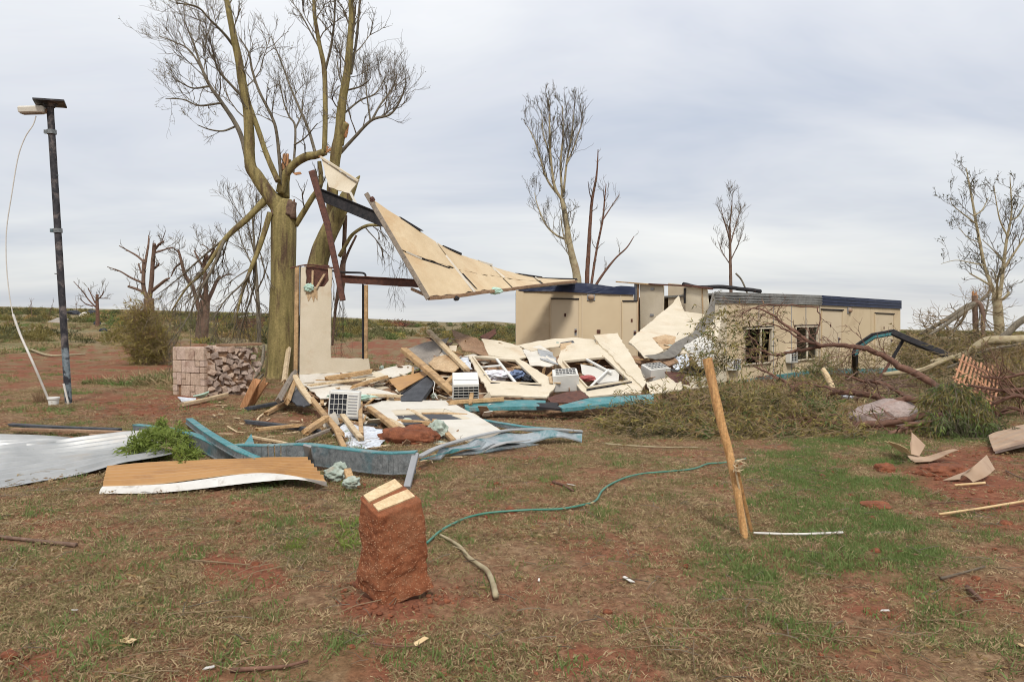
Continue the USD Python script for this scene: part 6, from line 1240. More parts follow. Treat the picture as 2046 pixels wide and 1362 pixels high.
sk_ = obj('soil_crumbs', join(*skirt), 'red_soil', smooth=40); tag(sk_, 'crumbs of red earth round the foot of the concrete footing', 'soil crumbs', kind='stuff')

# the leaning timber post
pt = thing('timber_post', 'round orange timber post leaning left in the grass, split at its lower half', 'post')
b0 = G(1494, 1076); pa, pb = b0 - [0, 0, .12], P(1413, 716, b0[1] + .18)
pp = spline([pa, b0 * .66 + pb * .34 + [.005, 0, 0], b0 * .3 + pb * .7 - [.004, 0, 0], pb], 30); part('shaft', tube(pp, np.linspace(.026, .037, 30), 14, .12, 4), 'post_timber', pt, 40)
part('split_strip', bar(P(1470, 925, b0[1] - .03), G(1502, 1062, .0) + [0, 0, 0], .022, .016, up=(0, 1, 0), splinter=.03), 'post_timber', pt)
part('split_strip', bar(P(1468, 930, b0[1] - .04), G(1494, 1066, .0), .012, .012, up=(0, 1, 0), splinter=.03), 'pale_timber', pt)
sp = []
for k in range(16):
    a = P(1466 + r.uniform(-4, 6), 930 + r.uniform(-14, 14), b0[1] - .04); d = unit(np.array([r.uniform(.1, 1), r.uniform(-.8, .1), r.uniform(-.2, .9)])); sp.append(bar(a, a + d * r.uniform(.02, .07), .008, .006, splinter=.01, seed=k))
struct(part('splinters', join(*sp), 'pale_timber', pt), 'stuff')
tag(obj('white_stick', tube(spline([G(1506, 1064, .03), G(1560, 1066, .03), G(1620, 1066, .03), G(1684, 1063, .03)], 20), .009, 6, .15), 'stick_white', smooth=True), 'straight white stick on the grass at the foot of the timber post', 'stick')
# hose and branches
hs = spline([G(x, y, .025) for x, y in ((853, 1084), (880, 1060), (905, 1046), (935, 1033), (970, 1025), (1010, 1021), (1060, 1018), (1120, 1016), (1165, 1008), (1190, 1000), (1203, 980), (1222, 966), (1255, 952), (1290, 945), (1340, 941), (1385, 936), (1415, 926), (1445, 924), (1490, 916))], 160)
tag(obj('garden_hose', tube(hs, .0095, 8), 'hose', smooth=True), 'green garden hose snaking over the grass behind the concrete footing', 'hose')
bsn = spline([G(x, y, .03) for x, y in ((880, 1068), (903, 1080), (922, 1094), (936, 1112), (958, 1128), (974, 1140), (985, 1165), (991, 1190))], 40)
br = thing('fallen_branch', 'crooked grey green branch on the grass right of the concrete footing', 'branch')
part('stem', tube(bsn, np.linspace(.009, .019, 40), 8, .2, 5), 'gum_stick', br, True); part('side_twig', tube(spline([bsn[18], bsn[18] + [-.06, .09, .03], bsn[18] + [-.13, .12, .05]], 10), np.linspace(.007, .003, 10), 6), 'gum_stick', br, True)
def stick(lab, L, r0, r1, m_='brown_bark', up=.02, name='fallen_stick'): tag(obj(name, tube(spline([G(x, y, up) for x, y in L], 18), np.linspace(r0, r1, 18), 6, .25, int(L[0][0])), m_, smooth=True), lab, 'stick')
stick('brown branch lying at the left edge of the grass', [(-40, 1070), (30, 1075), (80, 1081), (152, 1088)], .012, .016)
stick('reddish stick near the bottom edge left of the bare patch', [(460, 1338), (520, 1334), (570, 1330), (615, 1319)], .012, .007, 'red_bark')
stick('thin twig on the grass left of the footing', [(380, 1118), (430, 1122), (500, 1128)], .006, .004, 'twig_tan')
stick('bent twig below the footing', [(740, 1284), (790, 1290), (840, 1290)], .005, .003, 'red_bark')
stick('dark stick on the grass at the lower right', [(1880, 1155), (1910, 1147), (1968, 1131)], .010, .006, 'twig')
stick('red brown bark strip below the dark stick, right', [(1932, 1172), (1950, 1188), (1962, 1198)], .014, .009, 'red_bark')
stick('long pale limb lying across the grass far left', [(-40, 700), (30, 696), (60, 698), (100, 710), (170, 707)], .05, .03, 'gum_stick', .06)
stick('grey branch on the grass beyond the middle', [(1210, 886), (1260, 890), (1330, 893), (1395, 893)], .012, .006, 'gum_stick')
stick('small twig on the grass behind the hose', [(1104, 962), (1124, 968), (1146, 980)], .014, .010, 'red_bark')
stick('pale twig lying across the lower left grass', [(330, 1226), (420, 1220), (470, 1218)], .004, .003, 'twig_tan')
for lab, x, y, s in (('white scrap near the lower left bare patch', 417, 1332, .018), ('white scrap at the left of the grass', 149, 1217, .012), ('white scrap right of the fallen branch', 1077, 1157, .012), ('white scrap on the grass beside the hose', 1141, 967, .03), ('white scrap on the red patch at the lower right', 1768, 1218, .016), ('pale chip right of the white scrap by the branch', 1256, 1156, .03), ('pale wood chip at the bottom left', 252, 1278, .045), ('pale chip near the bottom bare patch', 840, 1280, .03), ('pale scrap at the right edge of the grass', 2038, 1286, .02)):
    p = G(x, y, .02); a = r.uniform(0, 6); d, e = np.array([math.cos(a), math.sin(a), .15]), np.array([-math.sin(a), math.cos(a), .1])
    tag(obj('scrap', slab([p - d * s * 1.4 - e * s * .5, p + d * s * 1.5 - e * s * .3, p + d * s * 1.2 + e * s * .6, p - d * s + e * s * .5], .004, rag=0.0, normal=(0, 0.1, -1)), 'stick_white' if 'white' in lab else 'bamboo'), lab, 'scrap')
tag(obj('leafy_weed', join(*[tuft(300 + k, 34, .08, .03, .09, .9, .005).apply_translation(G(x, y)) for k, (x, y) in enumerate(((590, 1098), (598, 1090), (582, 1092)))]), 'leaf_lime'), 'bright lime weed on the bare grass left of the footing', 'weed')
tag(obj('leafy_weed', join(*[tuft(310 + k, 34, .09, .04, .13, .9, .005).apply_translation(G(x, y)) for k, (x, y) in enumerate(((694, 1075), (700, 1050), (690, 1100), (704, 1090)))]), 'leaf_lime'), 'yellow green weed along the left side of the footing', 'weed')

# leafy sprig on the pale sheet
sg_ = thing('leafy_branch', 'lime green leafy branch lying on the pale sheet and teal channel', 'branch'); lines = []
for L in ([(345, 898), (330, 870), (318, 852)], [(350, 900), (310, 885), (262, 893)], [(352, 902), (330, 890), (285, 878)], [(350, 905), (365, 912), (378, 905)], [(345, 900), (352, 875), (335, 858)], [(340, 895), (300, 890), (250, 902)]):
    p = spline([G(x, y, .16) for x, y in L], 9); lines.append((p, .008, .003))
    sprays(lines, p, np.full(9, .006), 8, .2, 1, .14, 1, r, .0, .8, (2, 4), .0015, wig=.3)
part('twigs', tubes(lines), 'twig_tan', sg_)
pos, d = [], []
for p, *_ in lines:
    for _ in range(22):
        k = r.integers(1, len(p)); pos.append(p[k] + r.normal(0, .025, 3)); d.append(unit(p[k] - p[k - 1]) + r.normal(0, .6, 3) - [0, 0, .3])
part('leaves', leaves(np.array(pos), np.array(d), .075, .016, r), 'leaf_lime', sg_)
# ---------------------------------------------------------------- the fallen tree and the tangle on the right
r = np.random.default_rng(505)
def foliage(parent, clouds, mats, seed, leaf=(.085, .016), per=(5, 11), twig=(.22, .5), flow=(-.6, 0, -.1), tm='twig_tan', trad=.0035):
    "leafy twigs filling ellipsoids: (px, py, distance, rx, ry, rz, number of twigs)"
    q = np.random.default_rng(seed); lines, P_, D_ = [], [], []
    for (x, y, Y, rx, ry, rz, n) in clouds:
        c = P(x, y, Y)
        for _ in range(n):
            u = q.normal(size=3); u = u / np.linalg.norm(u) * q.uniform(0, 1) ** .4
            p = c + u * [rx, ry, rz]; g_ = float(zg(p[0], p[1]))
            if p[2] < g_ + .02: p[2] = g_ + q.uniform(.02, .15)
            d = unit(np.array(flow) + q.normal(0, .55, 3)); L = q.uniform(*twig); pts = [p]
            for k in range(3):
                d = unit(d + q.normal(0, .25, 3) + [0, 0, -.15]); nx = pts[-1] + d * L / 3; nx[2] = max(nx[2], float(zg(nx[0], nx[1])) + .015); pts.append(nx)
            pts = np.array(pts); lines.append((pts, trad, trad * .4))
            for _ in range(q.integers(*per)):
                k = q.integers(1, 4); f_ = q.uniform(); P_.append(pts[k - 1] * (1 - f_) + pts[k] * f_); D_.append(unit(pts[k] - pts[k - 1]) + q.normal(0, .55, 3) + [0, 0, -.45])
    part('twigs', tubes(lines), tm, parent)
    P_, D_ = np.array(P_), np.array(D_)
    # clumps of one tone, not single leaves
    tone = meshkit.fbm(P_ * 2.6 + seed, 3, seed) + q.normal(0, .045, len(P_)); cuts_ = np.quantile(tone, np.cumsum([w for _, w in mats])[:-1] / sum(w for _, w in mats))
    k = np.searchsorted(cuts_, tone)
    for i_, (m_, _) in enumerate(mats):
        if (k == i_).sum() > 3: part('leaves', leaves(P_[k == i_], D_[k == i_], leaf[0], leaf[1], q), m_, parent)

ft = thing('fallen_tree', 'fallen tree with long reddish limbs and olive leaves sprawled before the cabin windows', 'fallen tree')
LB = (([(1915, 800, 9), (1868, 771, 8.6), (1837, 753, 9), (1796, 729, 8.2), (1747, 712, 7.4), (1706, 700, 6.6), (1671, 693, 6), (1633, 691, 5.2), (1609, 681, 4.4), (1561, 643, 3.6), (1533, 626, 2.8), (1506, 615, 1.6)], 12.4, 0, 2.2),
      ([(1640, 692, 4.6), (1612, 697, 4.2), (1585, 700, 3.8), (1566, 708, 3.2), (1545, 706, 2.4), (1510, 698, 1.6), (1470, 690, 1)], 13.8, 0, 1.0), ([(1609, 681, 3), (1588, 668, 2.4), (1574, 656, 2), (1540, 648, 1.4), (1505, 652, .9)], 14.2, 0, .6),
      ([(1533, 706, 2), (1516, 690, 1.8), (1500, 668, 1.4), (1482, 655, .9)], 14.6, 0, .5), ([(1637, 613, 1.6), (1580, 610, 2), (1526, 612, 2), (1500, 620, 1.6), (1476, 632, 1)], 15.4, 0, .2), ([(1634, 614, 1.4), (1634, 640, 1.6), (1630, 668, 1.6)], 15.4, 0, -.4),
      ([(1905, 818, 9), (1854, 806, 8.6), (1806, 796, 8.4), (1771, 799, 8.2), (1751, 789, 8.2), (1702, 777, 7.4), (1661, 780, 6.6), (1645, 792, 6), (1623, 796, 5.4), (1605, 788, 5), (1588, 774, 4.6), (1547, 750, 3.8), (1506, 731, 2.2)], 11.6, 0, 1.8),
      ([(1900, 822, 9), (1847, 831, 8.8), (1789, 837, 8.4), (1720, 842, 8.2), (1678, 841, 7), (1633, 833, 4.5), (1590, 830, 3), (1550, 836, 2)], 11.0, 0, .4), ([(1880, 826, 7), (1825, 848, 6.8), (1795, 862, 7), (1768, 875, 6.5), (1738, 878, 5.5)], 10.7, 0, -.1),
      ([(1720, 842, 3), (1690, 860, 2.6), (1665, 864, 2.2), (1640, 868, 1.8), (1600, 880, 1.2), (1560, 886, .8)], 11.0, 0, -.4), ([(1740, 868, 3), (1715, 876, 2.4), (1690, 870, 2), (1660, 880, 1.4), (1615, 892, .8)], 10.7, 0, -.3),
      ([(1545, 856, 2.5), (1510, 846, 3), (1480, 838, 2.6), (1455, 826, 1.8), (1438, 815, 1)], 11.4, 0, .2), ([(1580, 838, 2.5), (1540, 862, 2.2), (1500, 868, 2), (1450, 862, 1.4)], 11.0, 0, -.2), ([(1633, 833, 3), (1600, 850, 2.6), (1570, 862, 2), (1540, 872, 1.2)], 11.2, 0, -.3),
      ([(1806, 790, 5), (1760, 768, 4), (1720, 760, 3), (1690, 752, 2)], 13.0, 0, .4), ([(1661, 780, 3), (1640, 768, 2.4), (1610, 762, 1.8), (1560, 772, 1.2)], 12.2, 0, .4))
lines = []
for k, (L, Y, a, b) in enumerate(LB):
    p, q = limb3(L, Y, a, b, .82); w_ = np.cumsum(r.normal(0, .012, (len(p), 3)), 0); p = p + w_ - np.linspace(0, 1, len(p))[:, None] * w_[-1]; part('limb', tube(p, q, 8, .22, k), 'red_bark', ft, True)
    sprays(lines, p, q, max(5, int(5.0 * np.linalg.norm(p[-1] - p[0]))), .25, 1, .55, 2, r, -.02, .75, (2, 3), .003, rk=.5, rmax=.012, bias=(-.4, 0, .1))
part('twigs', tubes(lines), 'red_bark', ft)
clouds = []
for x, y, Y, rx, ry, rz, n in ((1250, 852, 11.0, .45, .5, .18, 110), (1310, 834, 11.4, .55, .6, .27, 190), (1380, 824, 11.6, .6, .7, .32, 210), (1450, 818, 11.7, .6, .7, .34, 210), (1520, 816, 11.7, .6, .7, .34, 200), (1590, 824, 11.6, .6, .7, .30, 170), (1440, 785, 12.6, .8, .5, .22, 40), (1560, 785, 12.6, .8, .5, .22, 40), (1660, 828, 11.4, .5, .6, .28, 150), (1700, 880, 10.4, .4, .35, .10, 60), (1340, 872, 10.6, .6, .4, .10, 110), (1450, 868, 10.6, .7, .4, .14, 150), (1560, 872, 10.6, .7, .4, .14, 140), (1640, 780, 12.8, .5, .5, .14, 60)):
    clouds.append((x, y, Y, rx, ry, rz, int(n * .8)))
foliage(ft, clouds, (('leaf_dark', .14), ('leaf_olive', .32), ('leaf_yellow', .24), ('leaf_dry', .16), ('leaf_green', .14)), 11, (.10, .016), (8, 14), (.25, .6), (-.7, 0, .12), 'twig_tan', .0045)
foliage(ft, [(1440, 640, 15.0, .55, .4, .45, 60), (1480, 690, 14.4, .55, .5, .35, 60), (1420, 690, 14.4, .35, .4, .45, 60), (1400, 740, 13.6, .35, .4, .30, 70), (1520, 650, 15.0, .5, .4, .35, 30), (1450, 730, 13.8, .5, .5, .25, 50), (1550, 720, 14.0, .5, .4, .2, 24)],
        (('leaf_olive', .45), ('leaf_green', .15), ('leaf_yellow', .2), ('leaf_dark', .2)), 12, (.095, .022), (4, 9), (.2, .5), (-.5, 0, .2), 'twig_tan', .004)
gc = thing('leafy_bough', 'drooping bright green leafy bough beside the pale stone, right', 'bough')
foliage(gc, [(1905, 800, 11.0, .42, .4, .32, 200), (1930, 840, 10.6, .45, .4, .34, 260), (1885, 850, 10.5, .32, .35, .26, 160), (1960, 865, 10.4, .3, .3, .22, 90), (1900, 780, 11.2, .3, .3, .16, 70)], (('leaf_dark', .2), ('leaf_green', .5), ('leaf_lime', .1), ('leaf_olive', .2)), 13, (.12, .017), (8, 14), (.2, .45), (-.05, -.2, -.9), 'twig', .004)
rb = thing('brush_heap', 'dark olive heap of fallen crowns behind the bent steel frame, right', 'brush heap')
foliage(rb, [(1850, 690, 22, 1.0, .8, .35, 200), (1920, 690, 21, 1.0, .8, .38, 260), (2000, 690, 21, 1.0, .9, .38, 260), (1880, 720, 19, .9, .8, .4, 220), (1960, 730, 17, .9, .8, .5, 260), (2040, 720, 17, .9, .8, .5, 240), (1830, 705, 21, .6, .6, .3, 110), (2010, 770, 14, .7, .8, .35, 200), (2070, 760, 14, .7, .8, .35, 140), (1960, 762, 15, .5, .5, .3, 100)], (('leaf_dark', .24), ('leaf_olive', .38), ('leaf_dry', .28), ('leaf_yellow', .10)), 14, (.10, .020), (4, 9), (.25, .6), (-.5, 0, .1), 'twig_tan', .008)
for lab, L, Y, b, m_ in (('pale smooth limb arching over the brush heap to the right edge', [(1860, 722, 4), (1905, 715, 6), (1935, 704, 7.5), (1968, 682, 8.5), (2010, 679, 8.5), (2070, 677, 8.5)], 17.5, -.5, 'gum_stick'), ('low pale limb lying in front of the bent frame leg', [(1765, 748, 4), (1800, 744, 5), (1838, 740, 5), (1870, 727, 4.5), (1905, 712, 4)], 17.0, 0, 'gum_stick'), ('brown limb rising to the right edge behind the pale arching limb', [(1985, 680, 5), (2010, 668, 7), (2035, 645, 7), (2075, 622, 7)], 18.5, 0, 'grey_bark'), ('slim grey limb under the arching pale limb', [(1890, 735, 2.5), (1930, 720, 3), (1970, 700, 3), (2020, 690, 3), (2060, 683, 2.5)], 17.0, 0, 'grey_bark')):
    p, q = limb3(L, Y, 0, b); tag(obj('fallen_limb', tube(p, q, 8, .12, 4), m_, smooth=True), lab, 'limb')
tg = thing('branch_tangle', 'tangle of reddish bare branches below the slatted panel at the right edge', 'branches'); lines = []
for k, L in enumerate(([(2060, 800, 4), (2030, 790, 4), (2000, 800, 3.4), (1975, 812, 2)], [(2060, 775, 4), (2010, 780, 3.5), (1970, 775, 3), (1935, 770, 2)], [(2060, 830, 4), (2025, 815, 3.5), (2005, 822, 3), (1990, 840, 2)], [(2050, 745, 3), (2000, 755, 3), (1960, 752, 2)], [(2055, 815, 3), (2046, 795, 3), (2022, 770, 2), (1990, 765, 1.4)])):
    p, q = limb3(L, 12.6 + .2 * k, 0, .2); part('limb', tube(p, q, 7, .15, k), 'red_bark', tg, True); sprays(lines, p, q, 9, .1, 1, .5, 2, r, .1, .8, (2, 3), .003)
part('twigs', tubes(lines), 'red_bark', tg)
hp_ = thing('stick_heap', 'heap of dark snapped sticks between the bent frame and the long fallen limb', 'branches'); lines = []
for _ in range(90):
    p = P(r.uniform(1690, 1800), r.uniform(755, 800), r.uniform(12.2, 14.5)); p[2] = max(p[2], float(zg(p[0], p[1])) + .03); d = unit(np.array([r.normal(), r.normal() * .6, r.normal() * .25])); L = r.uniform(.2, .7); lines.append((np.array([p, p + d * L / 2 + r.normal(0, .02, 3), p + d * L]), r.uniform(.006, .016), .004))
part('sticks', tubes(lines, 5), 'brown_bark', hp_)
tag(obj('bark_log', tube(spline([P(1644, 738, 15.2), P(1654, 754, 15.0), P(1664, 776, 14.8)], 10), .055, 8, .2), 'footing_stripe', smooth=True), 'pale yellow chunk of log leaning in front of the cabin door', 'log')
tag(obj('plastic_bag', blob(P(1693, 790, 12.6), (.10, .07, .06), 31, 3, .6), 'plastic_film', smooth=True), 'small white crumpled bag at the left of the pale stone', 'bag')
sb = thing('shrub', 'yellow olive shrub at the foot of the cabin doors', 'shrub')
foliage(sb, [(1690, 735, 21.0, .7, .3, .42, 150), (1650, 728, 20.5, .4, .3, .3, 80), (1740, 738, 21.5, .5, .3, .4, 90), (1770, 715, 22.5, .5, .3, .55, 60)], (('leaf_olive', .4), ('leaf_yellow', .3), ('leaf_dry', .3)), 15, (.08, .016), (3, 7), (.3, .6), (0, 0, .8), 'twig_tan', .005)
sb = thing('shrub', 'low green shrub right of the cabin wall window, by the teal skid end', 'shrub')
foliage(sb, [(1640, 740, 18.6, .45, .3, .25, 110), (1610, 762, 16.0, .4, .3, .2, 70)], (('leaf_green', .5), ('leaf_olive', .5)), 16, (.09, .016), (5, 9), (.2, .4), (0, 0, .3), 'twig', .004)
# bent steel frame
def bent(label, pts, w, h, m_, name='bent_frame', inner=None):
    t = thing(name, label, 'steel frame'); p = np.array(pts)
    for k in range(len(p) - 1):
        e = unit(p[k + 1] - p[k]) * .02
        part('member', bar(p[k] - e, p[k + 1] + e, w, h, up=(0, 1, 0)), m_, t)
        if inner: o = np.array([0.0, -.062, -.02]); part('member_face', bar(p[k] + o, p[k + 1] + o, w * .45, .012, up=(0, 1, 0)), inner, t)
    return t
YF_ = 19.6
bf = bent('buckled dark steel portal frame with teal edge arching over the fallen branches', [G(1710, 760, 0), P(1708, 706, YF_), P(1715, 691, YF_), P(1745, 671, YF_ - .2), P(1784, 664, YF_ - .4), P(1824, 682, YF_ - .9), P(1872, 701, YF_ - 1.6), P(1917, 721, YF_ - 2.2)], .15, .11, 'dark_steel', 'portal_frame', 'teal_paint')
part('brace', bar(P(1804, 680, YF_ - .6), P(1782, 718, YF_ - .6), .07, .06, up=(0, 1, 0)), 'dark_steel', bf); part('brace', bar(P(1783, 716, YF_ - .6), P(1750, 768, YF_ - .9), .06, .05, up=(0, 1, 0)), 'rust', bf)
# slatted panel
sp_ = thing('slatted_panel', 'orange slatted timber panel leaning in the tangle at the right', 'slatted panel')
tl_, tr_, br_, bl_ = P(1921, 708, 13.6), P(2000, 744, 13.8), P(1990, 818, 12.8), P(1903, 760, 13.0)
nrm = unit(np.cross(tr_ - tl_, bl_ - tl_)); nrm = nrm if np.dot(nrm, EYE - tl_) > 0 else -nrm
for k in range(11):
    t = (k + .5) / 11; a, b = tl_ + (tr_ - tl_) * t, bl_ + (br_ - bl_) * t; e = (b - a) * r.normal(0, .03); part('slat', bar(a - e, b + e * .5, .035, .018, up=nrm, splinter=.01, seed=k), 'terracotta', sp_)
for t in (.18, .55, .85): part('rail', bar(tl_ + (bl_ - tl_) * t - nrm * .02, tr_ + (br_ - tr_) * t - nrm * .02, .05, .02, up=nrm), 'terracotta', sp_)
# pale stone
st_ = blob((0, 0, 0), (.52, .34, .27), 77, 2, .5, 1.1); v = np.array(st_.vertices); v[:, 1] = np.sign(v[:, 1]) * np.abs(v[:, 1]) ** .85; c = P(1774, 834, 11.9)
tag(obj('pale_stone', trimesh.Trimesh(v + c, st_.faces, process=False), 'pink_stone', smooth=14), 'big pinkish grey lump of concrete under the red branches', 'stone')
# tin and sheets at the lower right
corrugated('rust brown corrugated sheet with a white edge at the right edge of the picture', [G(1975, 872, .1), G(2046, 848, .15), G(2120, 832, .18)], [G(1986, 902, .05), G(2046, 886, .14), G(2120, 870, .16)], .012, 4, 'curled_tin', [G(1988, 906, .02), G(2046, 892, .09), G(2120, 876, .1)], 40, 9, .03)
tag(obj('bent_tin', slab([G(1766, 881, .16), G(1790, 889, .18), G(1812, 897, .2), G(1815, 912, .06), G(1800, 908, .03)], .006, warp=.06, rag=.01, seed=3), 'leaf_yellow' if False else 'bamboo'), 'yellowish bent tin flap poking up from the grass left of the leafy bough', 'tin sheet')
tag(obj('bent_tin', slab([G(1824, 862, .3), G(1851, 888, .16), G(1838, 910, .06), G(1822, 906, .08), G(1820, 884, .2)], .006, warp=.05, rag=.008, seed=4), 'curled_tin'), 'brown upright tin fin in front of the leafy bough', 'tin sheet')
tag(obj('tin_strip', slab([G(1812, 910, .05), G(1850, 912, .04), G(1905, 897, .14), G(1916, 899, .14), G(1860, 922, .03), G(1828, 923, .02)], .006, warp=.03, rag=.006, seed=5), 'curled_tin'), 'long brown tin strip lying under the green bough', 'tin sheet')
cu = thing('curled_sheet', 'curled brown tin sheet lying on the bare red earth, right', 'tin sheet')
a_, b_ = spline([G(1918, 956, .03), G(1945, 932, .16), G(1972, 908, .22)], 14), spline([G(1944, 966, .02), G(1970, 955, .06), G(1988, 940, .08)], 14); vs = []
for k in range(14):
    for t in np.linspace(0, 1, 9): vs.append(a_[k] * (1 - t) + b_[k] * t + np.array([0, .05 * math.sin(math.pi * t), .05 * math.sin(math.pi * t * .9)]))
f_ = [q for k in range(13) for j_ in range(8) for q in ((k * 9 + j_, k * 9 + j_ + 1, k * 9 + j_ + 10), (k * 9 + j_, k * 9 + j_ + 10, k * 9 + j_ + 9))]
part('sheet', trimesh.Trimesh(np.array(vs), np.array(f_), process=False), 'curled_tin', cu, True)
part('flap', slab([G(1884, 958, .02), G(1915, 944, .07), G(1948, 922, .15), G(1950, 934, .08), G(1918, 957, .03)], .006, warp=.04, seed=6), 'curled_tin', cu)
for lab, x, y, s in (('mound of red earth left of the curled tin sheet', 1890, 944, (.28, .2, .09)), ('small mound of red earth by the right green grass', 1768, 940, (.12, .1, .08)), ('small dark red mound in the green grass', 1748, 1012, (.13, .1, .05))): tag(obj('soil_mound', blob(G(x, y), s, x, 4, .4, 2), 'red_soil', smooth=60), lab, 'soil mound')
tag(obj('bamboo_cane', tube([G(1877, 1027, .03), G(1960, 1015, .035), G(2110, 990, .03)], .011, 7), 'bamboo', smooth=True), 'long straight pale cane on the red earth at the right edge', 'cane')
tag(obj('bamboo_cane', tube([G(1908, 969, .03), G(1968, 964, .03)], .012, 7), 'bamboo', smooth=True), 'short pale cane just below the curled tin sheet', 'cane')
stick('thin red stick between the two pale canes', [(1858, 1005), (1910, 1002), (1962, 996)], .006, .004, 'red_bark')
stick('small dark stick on the red earth at the right edge', [(2010, 940), (2030, 950), (2050, 958)], .008, .005, 'brown_bark')

# ---------------------------------------------------------------- the far plain
def bush(seed, n, rx, rz, lw):
    q = np.random.default_rng(seed); P_, D_ = [], []
    for _ in range(n):
        u = q.normal(size=3); u /= np.linalg.norm(u); u[2] = abs(u[2]); u = u * q.uniform(.35, 1) ** .5 * (1 + .4 * math.sin(5 * u[0] + seed) * math.cos(4 * u[1])); P_.append(u * [rx, rx, rz]); D_.append(u + q.normal(0, .6, 3) + [0, 0, .3])
    return leaves(np.array(P_), np.array(D_), lw[0], lw[1], q)
bp = [(bush(1, 260, .7, .55, (.22, .09)), 'scrub'), (bush(2, 260, .6, .7, (.22, .09)), 'leaf_olive'), (bush(3, 220, .9, .4, (.22, .10)), 'leaf_dry'), (bush(4, 260, .7, .6, (.2, .08)), 'leaf_dark'), (bush(5, 220, .8, .32, (.24, .1)), 'leaf_yellow'), (bush(6, 240, .7, .5, (.2, .09)), 'leaf_green')]
n = 5200; y = np.exp(r.uniform(np.log(34), np.log(420), n)); x = r.uniform(-.78, .78, n) * y
dn = meshkit.fbm(np.stack([x * .06, y * .03, 0 * x], -1) + 5, 3, 41)
keep = (dn > .44) & (soft_mask(x, y, [RED[0], RED[1]], 16) < .1) & ((np.abs(x / y) > -.2))
keep &= ~((y < 60) & (x / y > -.12) & (x / y < .55)); x, y = x[keep], y[keep]; n = len(x)
g = instances('scrub', bp, np.stack([x, y, zg(x, y) - .03], -1), r.choice(6, n, p=[.28, .2, .14, .16, .12, .10]), r.uniform(0, 6.3, n), r.uniform(.45, 1.3, n) * np.clip(y / 90, .75, 1.5), .05, r)
tag(g, 'low olive and dry scrub covering the plain to the horizon', 'scrub', kind='stuff')
tp_ = [(tuft(400 + k, 60, .22, .05, .22, .9, .012), m_) for k, m_ in enumerate(('grass_dry', 'grass_olive', 'grass_brown', 'grass_green'))]
n = 15000; y = np.exp(r.uniform(np.log(16), np.log(75), n)); x = r.uniform(-.75, .75, n) * y; kb = (bare(x, y) < .25) & (meshkit.fbm(np.stack([x * .25, y * .12, 0 * x], -1), 3, 51) > .43); x, y = x[kb], y[kb]; n = len(x)
g = instances('rough_grass', tp_, np.stack([x, y, zg(x, y)], -1), r.choice(4, n, p=[.34, .36, .14, .16]), r.uniform(0, 6.3, n), r.uniform(.5, 1.5, n), .05, r)
tag(g, 'rough tufted grass on the flats beyond the wreckage', 'grass', kind='stuff')
for lab, x, y, w, h, m_ in (('round dark green bush on the plain right of the standing panel opening', 868, 664, 26, 26, 'leaf_dark'), ('low green bush on the plain left of the lamp pole', 62, 676, 50, 16, 'leaf_olive'), ('dark thorny bush right of the lamp pole', 146, 672, 30, 34, 'leaf_dark'), ('green bush behind the shrubby dead tree, left', 236, 648, 46, 26, 'leaf_green'), ('low olive bush behind the hanging limbs', 378, 655, 60, 28, 'scrub'), ('small bush on the horizon right of the standing post', 700, 660, 30, 16, 'leaf_olive'), ('spiky bush on the plain at the back cabin corner', 925, 664, 18, 24, 'scrub')):
    p = G(x, y + h * .35); s = p[1] / F; q = bush(int(x), 420, w * s * .62, h * s * .95, (w * s * .13, w * s * .045)); tag(obj('bush', q.apply_translation(p), m_), lab, 'bush')
# the yellow green shrub round the dead tree
ys = thing('shrub', 'tall yellow green wispy shrub at the foot of the reddish dead tree, left', 'shrub'); bx = G(300, 728); Ys = bx[1]
foliage(ys, [(292, 690, Ys, .45, .45, .85, 300), (280, 650, Ys, .4, .4, .6, 190), (300, 715, Ys, .5, .4, .4, 200), (318, 700, Ys, .35, .3, .8, 140)], (('leaf_olive', .25), ('leaf_yellow', .6), ('leaf_dry', .15)), 17, (.16, .018), (6, 10), (.4, .8), (-.1, 0, .9), 'twig_tan', .006)
# things far out
def far(name, label, cat, m_, mesh_): tag(obj(name, mesh_, m_), label, cat)
p = G(500, 668); q = thing('timber_stack', 'stack of reddish boards on the plain just left of the big trunk', 'timber stack'); s = p[1] / F
for k in range(7): part('board', bar(p + [-26 * s + r.normal(0, .05), 0, (.5 + k * 4.6) * s], p + [26 * s + r.normal(0, .05), .2, (3.5 + k * 4.8) * s], 3.0 * s, 3.2 * s, splinter=.03, seed=k), 'rust' if k % 2 else 'red_bark', q)
part('sheet', slab([p + [-27 * s, -.1, 34 * s], p + [20 * s, -.1, 42 * s], p + [20 * s, 1.0, 44 * s], p + [-27 * s, 1.0, 37 * s]], .05), 'grey_board', q)
p = G(792, 652); s = p[1] / F; q = thing('root_heap', 'reddish heap of torn roots and branches on the plain, seen left of the back cabin', 'branches'); lines = []
for _ in range(160):
    a = p + np.array([r.normal(0, 14), r.normal(0, 6), abs(r.normal(0, 3))]) * s; d = unit(r.normal(size=3) * [1, 1, .5]); lines.append((np.array([a, a + d * 8 * s + r.normal(0, .1, 3), a + d * 15 * s]), .8 * s, .4 * s))
part('branches', tubes(lines, 5), 'red_bark', q); part('soil', blob(p, (22 * s, 8 * s, 8 * s), 3, 3, .5), 'red_soil', q)
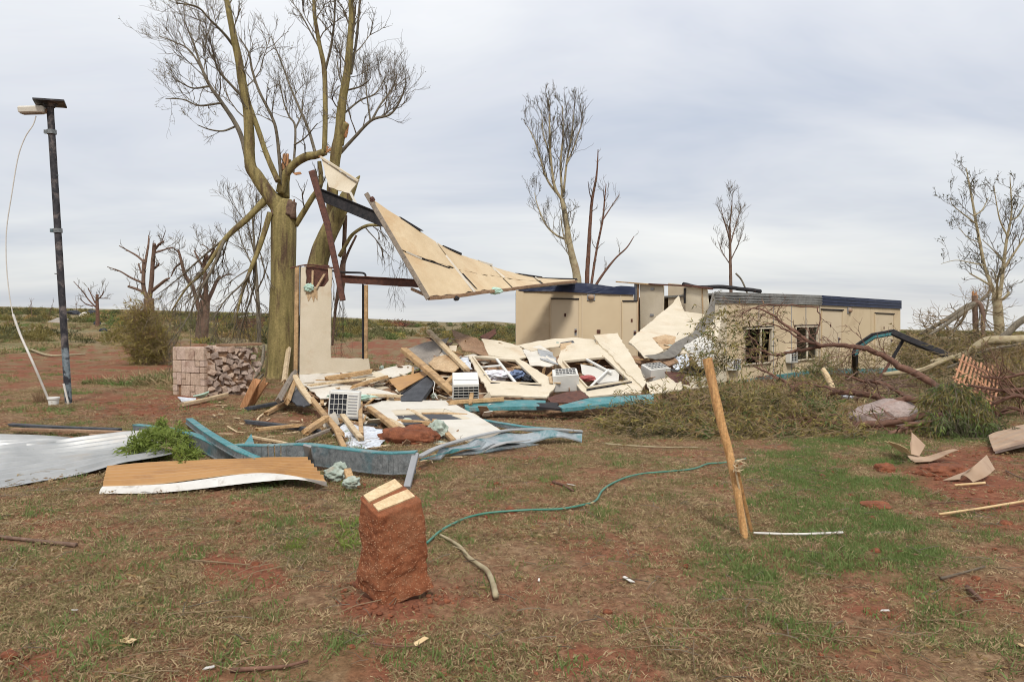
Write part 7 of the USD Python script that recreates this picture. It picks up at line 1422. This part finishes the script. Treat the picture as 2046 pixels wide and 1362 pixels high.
p = G(108, 644); s = p[1] / F; far('flat_slab', 'pale brown slab tilted on the plain left of the lamp pole', 'slab', 'grey_board', slab([p + [-16 * s, 0, 0], p + [15 * s, 0, 0], p + [12 * s, 1.5, 8 * s], p + [-10 * s, 1.5, 10 * s]], .2))
for k, (lab, x, y, w, h, m_) in enumerate((('black heap on the plain just right of the lamp pole', 147, 629, 14, 7, 'dark_plastic'), ('black heap on the plain left of the windswept dead tree', 185, 630, 14, 8, 'dark_plastic'), ('white heap between the two black heaps', 168, 632, 9, 6, 'white_panel'), ('yellow sheet heap right of the windswept dead tree', 206, 636, 12, 7, 'bamboo'), ('black tyre like lump on the grass below the windswept tree', 206, 662, 8, 5, 'dark_plastic'), ('dark stump like lump at the foot of the windswept dead tree', 194, 650, 7, 7, 'dark_plastic'), ('white rubble on the plain seen through the panel opening', 758, 662, 8, 4, 'white_panel'))):
    p = G(x, y); s = p[1] / F; far('wreck_heap', lab, 'heap', m_, blob(p + [0, 0, h * s * .3], (w * s, w * s * .6, h * s), 60 + k, 2, .5))
p = G(100, 668); s = p[1] / F; q = thing('brush_heap', 'reddish low line of brushwood on the grass left of the lamp pole', 'brush heap'); lines = []
for _ in range(120):
    a = p + np.array([r.uniform(-30, 24), r.normal(0, 8), abs(r.normal(0, 1.5))]) * s; d = unit(r.normal(size=3) * [1, .6, .25]); lines.append((np.array([a, a + d * 5 * s, a + d * 10 * s]), .5 * s, .3 * s))
part('branches', tubes(lines, 4), 'red_bark', q)
for k, (lab, x, y, h) in enumerate((('thin bare stick tree on the far left horizon', 65, 640, 34), ('leaning bare stick left of the lamp pole', 96, 640, 26), ('small bare stick tree right of the windswept dead tree', 258, 640, 30), ('faint bare stick tree beside the lamp pole on the horizon', 153, 620, 18))):
    p = G(x, y); s = p[1] / F; lines = []; grow(lines, p, (r.normal() * .15, 0, 1), h * s, .7 * s, 2, r, .3, (2, 4), .15, .5, minr=.25 * s); t = thing('stick_tree', lab, 'tree'); part('stem', tubes(lines[:1], 5), 'brown_bark', t); part('twigs', tubes(lines[1:] or lines), 'brown_bark', t)
